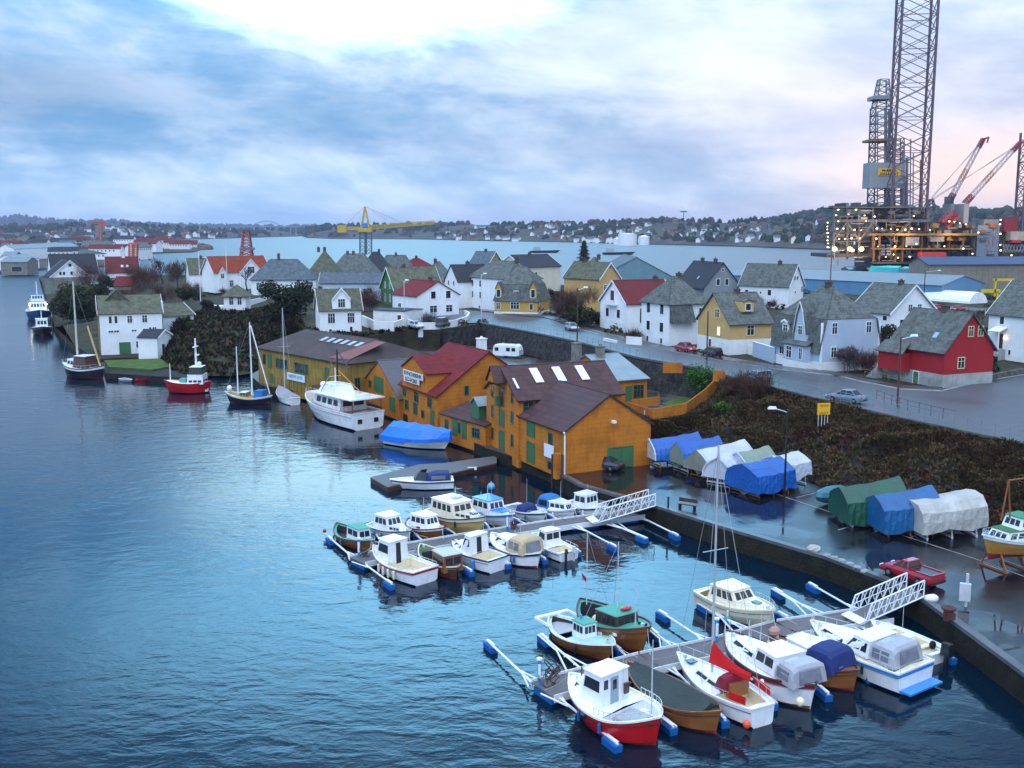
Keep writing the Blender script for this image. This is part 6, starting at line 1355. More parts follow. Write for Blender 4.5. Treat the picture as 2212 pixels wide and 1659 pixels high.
# yellow road sign on posts standing on the bank
T=thing('road_sign','yellow board sign on four grey posts in the scrub bank','sign',G(1777,919,5.6),R(12)); m=MB()
for x in (-.55,-.15,.2,.55): m.tube((x,0,-1.2),(x,0,1.9),.05,5)
m.build('post',steel,T); m=MB(); m.box(-.75,.75,-.12,-.05,1.2,2.5); bo=m.build('board',M('sign_yellow',(.80,.42,.01),.5,.05,1),T)
for s,z in (('SENTRUM',2.2),('RISØY',1.35)):
    t=text(s,.4,M('sign_brown',(.35,.12,.01),.6,.1,1),parent=bo,w=1.0); t.rotation_euler=(R(90),0,0); t.location=(0,-.13,z)
# quay furniture
T=thing('bench','empty dark wooden bench on the quay near the gangway','bench',G(1484,1100,ZQ),R(-32)); m=MB(); m.box(-.9,.9,-.25,.25,.42,.48); m.build('seat',woodd,T); m=MB(); m.box(-.9,.9,.25,.30,.6,.95); m.build('backrest',woodd,T)
for x in (-.7,.7): m=MB(); m.box(x-.05,x+.05,-.22,.3,0,.45); m.build('leg',blackp,T)
post('bollard','black mooring post beside the far gangway','bollard',1443,1098,ZQ,.09,1.1,blackp)
post('bollard','brown steel mooring bollard on the quay corner by the near gangway','bollard',2048,1340,ZQ,.32,.75,M('rust',(.09,.03,.03),.8,.3,2),M('rust',None))
def boulder(lb,x,y,z,s,mat,name='boulder',cat='rock'):
    T=thing(name,lb,cat,G(x,y,z)); m=MB(); r=random.Random(int(x)); m.ball((0,0,s*.35),s,s*.8,s*.6,9,6,.12,r); m.build('stone',mat,T)
paleR=M('pale_rock',(.42,.42,.38),.8,.2,1)
boulder('pale round stone on the quay edge in the middle of the long wall',1757,1190,ZQ,.55,paleR); boulder('white crumpled cloth heap on the quay beside the near gangway',2012,1298,ZQ,.5,white,'cloth_heap','cloth heap')
for k,(x,y) in enumerate(((1786,1204),(1802,1209),(1818,1215),(1836,1222),(1852,1230),(1868,1238))):
    boulder('flat light stone %s along the quay edge left of the red pickup'%('farthest of six','second of six','third of six','fourth of six','fifth of six','nearest of six')[k] if False else ['flat light stone next to the pale round stone','small flat light stone after the first one','flat light stone in the left half of the row','flat light stone in the right half of the row','small flat light stone close to the pickup','flat light stone nearest the red pickup'][k],x,y,ZQ-.14,.34,M('kerb_light',(.30,.31,.32),.7,.2,1))
T=thing('power_cabinet','thin pale service column and grey cabinet standing on the right quay','service column',G(2086,1310,ZQ),R(-20)); m=MB(); m.tube((0,0,0),(0,0,2.3),.10,6); m.build('column',steel,T); m=MB(); m.box(-.45,.25,-.15,.15,.4,1.6); m.build('cabinet',steel,T)
T=thing('life_buoy_post','small white post on the bank above the first covered boat','post',G(1392,905,3.6)); m=MB(); m.tube((0,0,0),(0,0,1.0),.07,5); m.build('post',white,T); m=MB(); m.tube((0,0,1),(0,0,1.08),.1,5); m.build('cap',steel,T)
# curved white wall and others
def gwall(label,pts,h,mat,th=.3,cap=None,name='garden_wall'):
    T=thing(name,label,'wall',pts[0]); m=wmb(T); c=wmb(T); u=Vector((0,0,h)); dn=Vector((0,0,-1.5))
    for p,q in zip(pts,pts[1:]):
        d=(q-p).normalized(); n=Vector((-d.y,d.x,0)).normalized()*th/2; m.hexa([p-n+dn,q-n+dn,q+n+dn,p+n+dn,p-n+u,q-n+u,q+n+u,p+n+u]); c.hexa([p-n*1.2+u,q-n*1.2+u,q+n*1.2+u,p+n*1.2+u]+[v+u+Vector((0,0,.08)) for v in (p-n*1.2,q-n*1.2,q+n*1.2,p+n*1.2)])
    m.build('wall_body',mat,T); c.build('coping',cap or mat,T)
gwall('curved white garden wall on the street corner by the red roofed house',[G(x,y,7.0) for x,y in ((878,702),(905,712),(950,711),(985,705),(1008,697),(1014,688),(1004,683))],1.3,render_w)
gwall('old white terrace wall below the white garage',[G(x,y,6.0) for x,y in ((783,708),(810,722),(850,725),(872,716))],2.6,render_w)
gwall('white terrace wall right of the garden pavilion',[G(x,y,7.6) for x,y in ((536,664),(560,658),(588,652))],1.6,render_w)
gwall('low white wall in front of the red roofed house and bushes',[G(x,y,7.1) for x,y in ((1304,738),(1332,744))],.6,render_w)
gwall('white garden wall between the two white houses on the road',[G(x,y,7.1) for x,y in ((1353,746),(1386,749))],1.5,render_w)
gwall('pale blue garden wall left of the blue villa',[G(x,y,7.0) for x,y in ((1627,771),(1671,786))],2.4,bluegrey,.3,white)
gwall('dark stone garden wall at the right edge of the road fork',[G(x,y,7.0) for x,y in ((2128,830),(2160,822),(2212,812),(2260,806))],1.0,stone)
gwall('stone wall on the shore below the stone sea house',[G(x,y,1.2) for x,y in ((112,702),(116,672),(160,660))],2.0,stone)
# ---------------------------------------------------------------- vegetation
LM={'green':(M('leaf_green',(.045,.13,.015),.8,.35,1.2),M('leaf_dark',(.018,.055,.010),.85,.35,1.2)),'dark':(M('leaf_black',(.016,.024,.010),.9,.4,1),M('leaf_deep',(.028,.034,.012),.9,.35,1)),'brown':(M('twig_brown',(.10,.045,.030),.9,.3,1),M('twig_dark',(.045,.025,.018),.9,.3,1)),'grey':(M('twig_grey',(.14,.11,.10),.9,.25,1),M('twig_dark')),'olive':(M('scrub_olive'),M('scrub_green'))}
def bush(label,x,y,z,w,h,kind,seed=1,n=None,cat='bush',name='bush',dist=None,leaf=.16):
    p=G(x,y,z); T=thing(name,label,cat,p); r=random.Random(seed); a,b_=LM[kind]
    cl=[(Vector((r.uniform(-.75,.75)*w/2,r.uniform(-.6,.6)*w/2,h*r.uniform(.25,.80))),r.uniform(.22,.42)*min(w,h)) for _ in range(9)]+[(Vector((0,0,h*.5)),.42*min(w,h))]
    m=MB(); n=n or int(1100)
    for _ in range(n):
        c,rr=cl[r.randrange(len(cl))]; d=Vector((r.gauss(0,1),r.gauss(0,1),r.gauss(0,1))).normalized(); q=c+Vector((d.x*rr,d.y*rr,d.z*rr*.9))*r.uniform(.55,1.05)
        if q.z<0: q.z=abs(q.z)*.5
        t=Vector((r.gauss(0,1),r.gauss(0,1),r.gauss(0,1))).normalized(); s=t.cross(d)
        if s.length<.1: continue
        s.normalize(); l=leaf*r.uniform(.6,1.5); m.m=0 if r.random()<.6 else 1
        if kind in('brown','grey'): m.add([q-s*.025,q+s*.025,q+t*l*2.6+Vector((0,0,l*1.5))],[(0,1,2)]); 
        else: m.add([q-s*l*.5,q+t*l*.5,q+s*l*.5,q-t*l*.5],[(0,1,2,3)])
    m.build('foliage',[a,b_],T); m=MB()
    for k in range(4):
        c=cl[k][0]; m.tube((0,0,-.2),(c.x,c.y,c.z),.07,4,.02)
    m.build('stem',woodd,T)
    return T
def bare(label,x,y,z,h,spread,seed=1,mat=None,n=3,cat='tree',name='bare_tree',trunk=.14,multi=1):
    p=G(x,y,z); T=thing(name,label,cat,p); r=random.Random(seed); t=MB(); m=MB()
    def br(a,d,l,rad,dep):
        e=a+d*l; (t if dep<1 else m).tube(a,e,rad,4,rad*.6)
        if dep>=4: return
        for _ in range(n if dep<3 else n+1):
            nd=(d+Vector((r.gauss(0,1),r.gauss(0,1),r.gauss(.25,.5)))*spread).normalized(); br(a+d*l*r.uniform(.5,1),nd,l*r.uniform(.55,.8),max(.028,rad*.6),dep+1)
    for k in range(multi): br(Vector((r.uniform(-.3,.3)*(multi-1)*.5,0,-.2)),Vector((r.gauss(0,.12),r.gauss(0,.12),1)).normalized(),h*.34,trunk,0)
    mt=mat or M('bark_dark',(.05,.04,.035),.9,.3,1); t.build('trunk',mt,T); m.build('crown',mt,T); return T
bush('long brown hedge behind the red house beside the parked cars',2078,705,7.1,9,2.6,'brown',51,3500,leaf=.4)
bush('dark hedge on the right of the red house gable',2118,738,7.1,6,2.4,'dark',52,2600,leaf=.3)
bush('dark overgrown hedge behind the blue villa',1895,740,7.3,7,3.4,'dark',53,2400,leaf=.35)
bush('brown hedge in front of the long white two storey house',1640,668,8,9,2.2,'brown',54,2400,leaf=.4)
bush('dark hedge between the dark grey house and the yellow house',1560,665,8,8,3,'dark',55,2400,leaf=.4)
m=MB(); q=[G(x,y,7.12) for x,y in ((1985,692),(2130,705),(2150,668),(1992,656))]; m.poly(q); struct(m.build('parking_yard',pave))
bush('brown bushes on the slope behind the big sea house',262,655,4.5,10,4,'brown',61,2600,leaf=.5)
bush('dark red hedge left of the white gabled house',415,640,7,7,3.5,'brown',62,2400,leaf=.45)
bush('dark bushes beside the low red roofed outhouse',235,625,3.5,9,5,'dark',63,2200,leaf=.6)
bush('tall brown thicket behind the lawn left of the white flag pole',390,615,6.5,10,8,'brown',64,3600,leaf=.7)
bush('dark clipped hedge in front of the white bungalow',585,640,8,9,3,'dark',65,2200,leaf=.35)
bush('brown bushes at the right foot of the big sea house annex',395,700,5,7,4,'brown',66,2000,leaf=.4)
bush('dark brown thicket on the slope right of the big sea house roof',372,655,6,12,5,'brown',71,3200,leaf=.5)
bush('dark bushes along the path left of the white flag pole',405,650,7,8,3.5,'dark',72,2200,leaf=.4)
bush('tall brown trees mass behind the low red outhouse',305,620,5,14,8,'brown',73,3600,leaf=.7)
bush('dark shrub mass between the stone sea house and the big sea house',222,650,3.5,9,5,'dark',74,2600,leaf=.5)
bush('reddish hedge below the orange roofed villa',500,640,8,9,2.2,'brown',75,2200,leaf=.35)
bush('dark hedge beside the white cottage gable',640,655,7.2,6,4,'dark',76,2000,leaf=.4)
bush('rounded bright green garden bush inside the orange fence',1511,852,4.0,5.0,4.2,'green',3,2600,leaf=.20)
bush('round brown red bush beside the steps of the red house',1868,806,7.0,4.2,2.6,'brown',5,2400,leaf=.3)
bush('dark evergreen bush in the gap beside the red house',1893,770,7.2,3.4,4.2,'dark',6,1400,leaf=.25)
bush('wide reddish brown leafless thicket between the yellow villa and white houses',1240,690,7.4,9.5,7.0,'brown',7,6000,leaf=.55)
bush('dark ivy mound under the reddish thicket',1270,706,7.2,7.5,4.6,'dark',8,3000,leaf=.35)
bush('narrow dark conifer right of the mustard villa',1200,668,7.4,2.6,5.5,'dark',9,1200,leaf=.28)
bush('big dark hedge between the pavilion and the white cottage',625,690,6.5,10,9,'dark',10,4200,leaf=.5)
bush('reddish bare shrub beside the white cottage',800,672,7,6,5.5,'brown',11,3000,leaf=.5)
bush('dark shrubs around the tall white house wall',1372,740,7.1,3.5,2.2,'brown',12,1200,leaf=.3)
bush('small bare bush in front of the red roofed white house',927,703,7,3.5,2.4,'grey',13,1400,leaf=.3)
bush('dark shrubs right of the grey stone sea house',205,640,3,12,11,'brown',14,3500,leaf=.9)
bush('dark thicket on the shore below the stone sea house',150,700,1.5,14,9,'dark',15,3500,leaf=.7)
bush('olive bushes behind the white sea house',175,672,2,14,8,'olive',16,3000,leaf=.7)
bush('bright green shrub on the bank below the orange fence',1560,896,4.5,2.6,1.6,'green',17,900,leaf=.2)
bush('brown thicket on the bank below the light blue car',1640,862,6.2,8,2.8,'brown',18,3600,leaf=.35)
bush('reddish bramble at the left end of the bank top',1590,852,6.4,4.5,2.0,'brown',19,2000,leaf=.3)
bush('dark bushes behind the lawn of the sea house',330,640,5.5,16,9,'brown',20,3500,leaf=.8)
bush('low evergreen shrubs at the foot of the pavilion',455,672,8,5,2.5,'dark',21,1400,leaf=.4)
bush('green shrub beside the entrance of the right edge house',2128,800,7.2,3.0,2.0,'dark',22,1200,leaf=.25)
bush('dark shrubs at the garden end of the yellow house',1592,745,7.5,3.0,2.2,'dark',23,900,leaf=.25)
bare('bare many stemmed tree left of the garden path by the blue villa',1832,806,7.0,5.2,.45,31,M('bark_mauve',(.11,.085,.09),.9,.2,1),4,multi=5,trunk=.07)
bare('bare many stemmed tree right of the one beside the blue villa',1872,797,7.0,5.0,.45,32,M('bark_mauve'),4,multi=4,trunk=.07)
bare('gnarled dark bare tree in front of the orange roofed villa',536,634,8.0,10.5,.55,33,None,3,trunk=.30)
bare('tall bare tree behind the lawn near the far water',352,612,6,13,.5,34,None,4,trunk=.3)
bare('tangled bare tree next to the white gabled house',385,622,6.5,13,.55,35,None,4,trunk=.3)
bare('thin bare tree behind the wine red roof',325,604,5,12,.45,36,None,3,trunk=.2)
bare('bare tree in front of the grey house behind the thicket',1275,640,8,7,.55,37,None,4,trunk=.14)
bare('bare fruit tree below the cream house',1180,640,8,5,.6,38,None,4,trunk=.12)
bare('small bare tree in front of the mustard villa door',1164,682,7.1,3.2,.6,39,M('bark_mauve'),4,trunk=.07)
bare('bare tree beside the white roofed gable house on the right',2122,700,7.2,5,.5,40,None,4,trunk=.1)
# spruce
T=thing('spruce_tree','single tall dark spruce between the cream house and the grey house','tree',G(1261,600,8)); r=random.Random(4); H=CAMZ+ (829.5-519)/F*0+0
p=T.location; u=(829.5-519)/F; H=CAMZ+(-math.sin(PITCH)+u*math.cos(PITCH))/(math.cos(PITCH)+u*math.sin(PITCH))*p.y-p.z
m=MB(); m.tube((0,0,0),(0,0,H),.25,6,.03); m.build('trunk',M('bark_dark'),T); m=MB()
for k in range(3600):
    t=r.random()**1.25; z=H*(.08+.92*t); rad=(1-t)**.8*5.0*(.45+.55*math.sin(z*2.2)**2)+.15; a=r.uniform(0,6.283); q=Vector((math.cos(a)*rad*r.uniform(.3,1),math.sin(a)*rad*r.uniform(.3,1),z)); d=Vector((math.cos(a),math.sin(a),-.5)); s=Vector((-math.sin(a),math.cos(a),0))*.30; m.m=r.randrange(2); m.add([q-s,q+s,q+d*.7],[(0,1,2)])
m.build('crown',list(LM['dark']),T)

# loose garden shrubs between the houses
r=random.Random(90); m=MB(); SM=[LM['dark'][1],LM['brown'][0],M('scrub_green'),M('scrub_olive')]
for k in range(150):
    x=r.uniform(-150,150); y=r.uniform(170,420)
    if not inside(x,y,bd) or zt(x,y)<5.5: continue
    z=zt(x,y); s=r.uniform(.5,1.5); mi=r.randrange(4)
    for q in range(60):
        d=Vector((r.gauss(0,1),r.gauss(0,1),abs(r.gauss(0,1)))).normalized(); p=Vector((x,y,z))+Vector((d.x*s*1.3,d.y*s,d.z*s)); t=Vector((r.gauss(0,1),r.gauss(0,1),r.gauss(0,1))).normalized()*.3; u=t.cross(d)*1.0; m.m=mi; m.add([p-t,p+u,p+t,p-u],[(0,1,2,3)])
tag(m.build('garden_shrubs',SM),'low winter shrubs scattered in the gardens between the houses','vegetation',kind='stuff')
# ---------------------------------------------------------------- far shores: woods, houses, tanks, bridge
WD=[M('far_conifer',(.020,.034,.018),.95,.4,.05),M('far_bare_wood',(.060,.048,.036),.95,.3,.05)]
def wood_on(name,rows,n,hmin,hmax,seed,label,thr=.05,t0=2):
    r=random.Random(seed); m=MB(); nr=len(rows); nc=len(rows[0])-1
    for _ in range(n):
        i=r.uniform(0,nr-1.01); j=r.uniform(t0,nc-1.01); a=int(i); c=int(j); p=rows[a][c].lerp(rows[a+1][c],i-a).lerp(rows[a][c+1].lerp(rows[a+1][c+1],i-a),j-c)
        k=mnoise.noise(Vector((p.x*.006,p.y*.006,seed)))
        if k<thr and j<nc-1.8 and r.random()>.12: continue
        h=r.uniform(hmin,hmax); w=h*r.uniform(.5,1.3); m.m=0 if mnoise.noise(Vector((p.x*.01,p.y*.01,seed+5)))>-.1 else 1; q=r.uniform(0,1)
        v=[p+Vector((w*math.cos(a_+q)*r.uniform(.6,1.1),w*math.sin(a_+q)*.6,-1)) for a_ in (0,1.25,2.5,3.75,5)]; u=[p+Vector((w*.55*math.cos(a_+q)*r.uniform(.5,1.3),w*.5*math.sin(a_+q),h*r.uniform(.5,.85))) for a_ in (0,1.25,2.5,3.75,5)]
        m.add(v+u+[p+Vector((0,0,h))],[(i_,(i_+1)%5,5+(i_+1)%5,5+i_) for i_ in range(5)]+[(5+i_,5+(i_+1)%5,10) for i_ in range(5)])
    o=m.build(name,WD); tag(o,label,'woodland',kind='stuff'); return o
wood_on('far_woodland',sh_mid,2600,6,13,21,'dark woods and tree lines on the far shore hills across the fjord',.05)
wood_on('far_woodland',sh_left,900,7,14,22,'dark tree masses on the low hills behind the left town',.0)
wood_on('far_woodland',sh_r,1500,8,16,23,'dense wood on the long ridge at the right behind the oil rig',-.6,6)
wood_on('far_woodland',sh_far,1500,12,26,24,'blue grey forest on the most distant left hills',-.3)
roofs={'grey':slate,'red':tiledred,'dark':slated}
MEH={}
def zone(p):
    x,y=PX(p); t=p.y
    hz_='left of the orange crane' if x<205 else 'behind the red villa' if x<440 else 'below the arch bridge' if x<690 else 'behind the yellow crane' if x<945 else 'above the cream house' if x<1180 else 'left of the tanks' if x<1320 else 'behind the tanks' if x<1410 else 'near the crossbar mast' if x<1560 else 'left of the rig' if x<1800 else 'behind the rig'
    hi=p.z; v_='by the water' if hi<4 else 'low down' if hi<14 else 'halfway up' if hi<24 else 'near the skyline'
    return v_+' '+hz_
def far_house(p,rz,w,d,h,rise,wl,rf,label,group,name='far_house'):
    sz_='wide' if w>=17 else 'narrow' if w<9.5 else ('tall' if h>6.5 else 'squat')
    label=sz_+' '+label.split(' roof ')[0].replace('small ','')+(' roof ' if ' roof ' in label else ' ')+zone(p)
    key=(round(w),round(d),wl.name,rf.name)
    if key not in MEH:
        w,d=round(w),round(d); m=MB(); m.box(-w/2,w/2,-d/2,d/2,-4,h)
        m.add([(-w/2,-d/2,h),(-w/2,d/2,h),(-w/2,0,h+rise)],[(0,1,2)]); m.add([(w/2,-d/2,h),(w/2,d/2,h),(w/2,0,h+rise)],[(0,2,1)])
        m.m=1
        for s in (1,-1): m.slab([(-w/2-.5,s*(d/2+.5),h-.3),(w/2+.5,s*(d/2+.5),h-.3),(w/2+.5,0,h+rise),(-w/2-.5,0,h+rise)],.3,Vector((0,s*rise,d/2)).normalized())
        m.m=2
        for k in range(max(2,int(w/3.5))):
            x=-w/2+1.6+k*3.3
            if x<w/2-1: m.box(x-.5,x+.5,-d/2-.05,-d/2,h-2.6,h-1.3)
        o=m.build(name,[wl,rf,glass]); MEH[key]=o.data
    else:
        o=bpy.data.objects.new(name,MEH[key]); COL.objects.link(o)
    o.location=p; o.rotation_euler=(0,0,rz); tag(o,label,'house',group); return o
def settle(rows,n,seed,x0=0,x1=1,jmin=1,jmax=8,where='on the far shore',grp='houses on the far shore',wts=(.72,.1,.18),sz=1.0,tmul=1.0):
    r=random.Random(seed); nr=len(rows); k=0; tries=0; used=[]
    while k<n and tries<n*40:
        tries+=1; i=r.uniform((nr-1)*x0,(nr-1)*x1-.01); j=1+((r.random()**tmul)*(jmax-jmin)+jmin); a=min(int(i),nr-2); c=min(int(j),len(rows[0])-3); p=rows[a][c].lerp(rows[a+1][c],i-a).lerp(rows[a][c+1].lerp(rows[a+1][c+1],i-a),j-c)
        if mnoise.noise(Vector((p.x*.005,p.y*.005,seed)))<-.15: continue
        if any((p-q).length<13*sz for q in used): continue
        used.append(p); k+=1; t=r.random()
        wl,wn=(white,'white') if t<wts[0] else ((ochre,'ochre') if t<wts[0]+wts[1] else (stonel,'grey')); rf,rn=r.choice([(slate,'grey'),(slate,'grey'),(tiledred,'red'),(slated,'dark')])
        far_house(p,r.choice((0,.3,-.4,1.5,1.2,.8)),r.choice((8,9,11,14))*sz,r.choice((7,8))*sz,r.choice((4.5,6))*sz,3.2*sz,wl,rf,'small %s house with %s roof %s'%(wn,rn,where),grp)
settle(sh_mid,150,41,.18,.74,1,8,'among the trees across the fjord','houses across the fjord',sz=1.0,tmul=1.25)
settle(sh_mid,28,46,.18,.45,0,0.7,'at the water edge across the fjord','waterside houses across the fjord',sz=1.1)
settle(sh_left,50,42,0,.72,0,6,'on the low hills behind the left town','houses behind the left town',sz=1.5,tmul=1.5)
settle(sh_far,26,43,.3,.9,0,3,'on the most distant shore','houses on the most distant shore',sz=2.2)
r=random.Random(5)
flat=[p for p in lt_]
k=0
while k<62:
    x=r.uniform(-20,330); y=r.uniform(524,562); p=G(x,y,1.2)
    if not inside(p.x,p.y,flat): continue
    k+=1; t=r.random(); s=1.0+ (562-y)/60
    wl,wn=(white,'white') if t<.6 else ((beige,'beige') if t<.8 else (stonel,'grey')); rf,rn=r.choice([(slate,'grey'),(tiledred,'red'),(slated,'dark'),(slateb,'grey')])
    far_house(p,r.choice((0,.3,-.3,1.4)),r.choice((10,13,18,26))*s,9*s,r.choice((5,7,9))*s,3*s,wl,rf,'%s building with %s roof in the harbour town at far left'%(wn,rn),'buildings of the left harbour town')
for x,y,w,h in ((312,538,34,11),(330,536,20,9),(352,536,26,13),(368,537,18,10),(385,538,24,8),(400,538,16,8),(418,537,14,7)):
    far_house(G(x,y,1.2),r.choice((0,.2,-.3)),w*.75,12,h*.8,5,render_w,tiledred,'white quay building with red roof','red roofed buildings on the left headland')
M_=[M('scrub_olive'),M('scrub_dark')]
for lb,x,y,w,h in (('dark wooded knoll behind the red roofed headland',292,532,60,16),('dark trees above the left harbour quays',60,533,120,14),('dark trees in the middle of the left town',205,530,70,13),('bare brown rock at the tip of the left headland',432,537,26,7)):
    T=thing('knoll',lb,'trees' if 'trees' in lb or 'wood' in lb else 'rock',G(x,y,1)); m=MB(); rr=random.Random(x)
    for q in range(14): c=(rr.uniform(-w/2,w/2),rr.uniform(-10,10),0); m.ball(c,rr.uniform(6,12),8,h*rr.uniform(.6,1),7,6,.15,rr)
    m.build('crown',WD[0] if 'rock' not in lb else M('far_rock',(.12,.08,.05),.9,.3,.1),T)
# tanks
for lb,x,y,w,h in (('large white oil storage tank on the far shore',1355,530,40,24),('second smaller white storage tank on the far shore',1391,529,23,18),('low white storage tank left of the big one',1336,528,22,12)):
    p=G(x,y,0.5); k=p.y/F; T=thing('storage_tank',lb,'storage tank',p); m=MB(); m.tube((0,0,-1),(0,0,h*k),w*k/2,20); m.build('shell',white,T); m=MB(); m.tube((0,0,h*k),(0,0,h*k+1.5),w*k/2+.3,20,w*k/2*.2); m.build('tank_roof',gel,T)
# arch bridge
p0=GD(576,491,3300); T=thing('arch_bridge','pale blue steel arch bridge far away on the horizon','bridge',(p0.x,p0.y,0)); k=3300/F; bm=M('bridge_blue',(.22,.30,.40),.7,.1,.1)
m=wmb(T); zd=GD(576,489.5,3300).z; m.slab([GD(500,490,3300),GD(640,490,3300),GD(640,490,3308),GD(500,490,3308)],1.6,Vector((0,0,1))); m.build('deck',bm,T)
m=wmb(T); pts=[GD(541+70*i/16,490-13*math.sin(math.pi*i/16),3300) for i in range(17)]; m.path(pts,1.3,5); m.build('arch',bm,T)
for p in pts[1:-1]: m=wmb(T); m.tube(p,Vector((p.x,p.y,zd)),.4,3); m.build('hanger',bm,T)
for x in (510,525,628,639): q=GD(x,490,3300); m=wmb(T); m.tube(q,Vector((q.x,q.y,0)),1.5,4); m.build('pier',bm,T)
# ---------------------------------------------------------------- cranes
yel=M('crane_yellow',(.52,.36,.03),.5,.1,.6); ygr=M('crane_steel',(.10,.16,.20),.5,.1,.6); orc=M('crane_orange',(.50,.12,.04),.5,.1,.6)
def truss(m,a,b_,w,n,r,w2=None,tri=False,side=Vector((0,0,1))):
    a=Vector(a); b_=Vector(b_); d=(b_-a).normalized(); s=d.cross(side)
    if s.length<.1: s=d.cross(Vector((1,0,0)))
    s.normalize(); u=s.cross(d).normalized(); w2=w if w2 is None else w2
    cs=[(-1,-1),(1,-1),(1,1),(-1,1)] if not tri else [(-1,-.6),(1,-.6),(0,1)]
    def pt(i,t): ww=(w+(w2-w)*t)/2; return a.lerp(b_,t)+s*cs[i][0]*ww+u*cs[i][1]*ww
    k=len(cs)
    for i in range(k): m.tube(pt(i,0),pt(i,1),r,4)
    for j in range(n):
        t0,t1=j/n,(j+1)/n
        for i in range(k):
            i2=(i+1)%k; m.tube(pt(i,t0),pt(i2,t1) if j%2 else pt(i2,t1),r*.6,3); m.tube(pt(i2,t0),pt(i,t1),r*.6,3) if i%2==0 else None; m.tube(pt(i,t1),pt(i2,t1),r*.55,3)
D0=850; P=lambda x,y:GD(x,y,D0)
T=thing('tower_crane','big yellow shipyard crane with long lattice jib and pointed tower','crane',(P(790,545).x,D0,2)); m=wmb(T); truss(m,P(783,550),P(783,500),4.2,6,.38); truss(m,P(797,550),P(797,500),4.2,6,.38); m.build('tower',ygr,T)
m=wmb(T); a=P(790,501); m.box(a.x-5.5,a.x+5.5,a.y-4,a.y+4,a.z,a.z+3.2); m.build('slewing_platform',yel,T)
m=wmb(T); a=P(790,488); m.box(a.x-2.6,a.x+2.2,a.y-3,a.y+3,a.z-.8,a.z+2.0); m.build('cab',bluep,T)
m=wmb(T)
for x in (780,799):
    for dy in (-3,3): m.tube(P(x,497)+Vector((0,dy,0)),P(788.5,446)+Vector((0,dy*.2,0)),.6,5)
for t in (.3,.55,.8): m.tube(P(780+8.5*t,497-51*t),P(799-10*t,497-51*t),.3,4)
m.build('mast_head',yel,T)
m=wmb(T); truss(m,P(798,492)+Vector((0,0,0)),P(938,481),3.8,26,.34,3.2,True); m.build('jib',yel,T)
m=wmb(T); truss(m,P(782,495),P(745,494),3.2,7,.34,2.4,True); a=P(738,495); m.box(a.x-3.2,a.x+4,a.y-2,a.y+2,a.z-2.6,a.z+3.2); m.build('counter_jib',yel,T)
m=wmb(T); m.tube(P(788,446),P(742,490),.14,3); m.tube(P(789,446),P(870,482),.14,3); m.tube(P(789,446),P(835,474),.12,3); m.build('pendant_line',orc,T)
D0=450
T=thing('lattice_tower','small red and white lattice harbour tower behind the orange roofed villa','crane',(P(532,560).x,D0,3)); m=wmb(T); truss(m,P(533,565),P(532,498),5.2,9,.32,2.2); m.build('tower',M('tower_red',(.32,.10,.10),.6,.2,.3),T); m=wmb(T); a=P(532,497); m.box(a.x-1.6,a.x+1.6,a.y-1.6,a.y+1.6,a.z,a.z+.8); a=P(534,540); m.box(a.x-2.8,a.x+2.8,a.y-2,a.y+2,a.z,a.z+1.0); m.build('platform',ygr,T)
D0=1100
T=thing('tower_crane','slim orange tower crane above the left town','crane',(P(217,541).x,D0,1)); m=wmb(T); truss(m,P(217,543),P(217,482),2.8,16,.28); m.build('tower',orc,T); m=wmb(T); truss(m,P(190,481.5),P(226,480.5),1.8,14,.28,1.8,True); m.tube(P(217,482),P(217,474),.5,4); a=P(224,484); m.box(a.x-1.5,a.x+1.5,a.y-1,a.y+1,a.z-1,a.z+1.4); m.build('jib',orc,T)
T=thing('harbour_crane','squat orange harbour crane on the left quays','crane',(P(287,560).x,700,1)); D0=700; m=wmb(T); truss(m,P(283,556),P(283,528),2.4,7,.28); truss(m,P(293,556),P(293,528),2.4,7,.28); m.tube(P(278,526),P(300,526),.8,4); m.build('frame',orc,T)
D0=1300
T=thing('radio_mast','thin mast with a crossbar on the far shore','mast',(P(1478,525).x,D0,2)); m=wmb(T); m.tube(P(1477,520),P(1477,457),.5,4); m.tube(P(1470,457),P(1484,457),.9,4); m.build('mast',M('mast_dark',(.05,.04,.06),.6,.1,1),T)
# ---------------------------------------------------------------- oil rig
D0=500
cor=M('leg_steel',(.105,.065,.085),.5,.25,.1); rigg=M('rig_grey',(.10,.115,.125),.6,.25,.15); rigy=M('rig_mustard',(.20,.13,.04),.6,.3,.3); rigd=M('rig_dark',(.05,.05,.055),.6,.3,.2); rigl=M('rig_light_grey',(.21,.23,.25),.6,.15,.2); rigp=M('rig_panel',(.26,.28,.29),.6,.08,.2)
p0=P(1975,570); RG=thing('oil_rig','huge jack-up oil rig with a towering lattice leg and many lit deck lamps','oil rig',(p0.x,p0.y,0))
def leg(cx,cy,z0,z1,rr,rot,bay,rc,rb,nm='leg'):
    m=wmb(RG); cs=[Vector((cx+rr*math.cos(rot+k*math.pi/2),cy+rr*math.sin(rot+k*math.pi/2),0)) for k in range(4)]
    up=lambda c,z:Vector((c.x,c.y,z))
    for c in cs: m.tube(up(c,z0),up(c,z1),rc,6)
    o=m.build(nm,cor,RG); m=wmb(RG)
    n=int((z1-z0)/bay)
    for i in range(n):
        za,zb=z0+i*bay,z0+(i+1)*bay; zm=(za+zb)/2
        for k in range(4):
            a,b_=cs[k],cs[(k+1)%4]
            mid=(a+b_)/2; m.tube(up(a,za),up(mid,zm),rb,4); m.tube(up(b_,za),up(mid,zm),rb,4); m.tube(up(mid,zm),up(a,zb),rb,4); m.tube(up(mid,zm),up(b_,zb),rb,4)
            if i%2==0: m.tube(up(a,za),up(b_,za),rb*.9,4)
    m.build('leg_brace',cor,o)
def PR(x,y,dd=0): return GD(x,y,D0+dd)
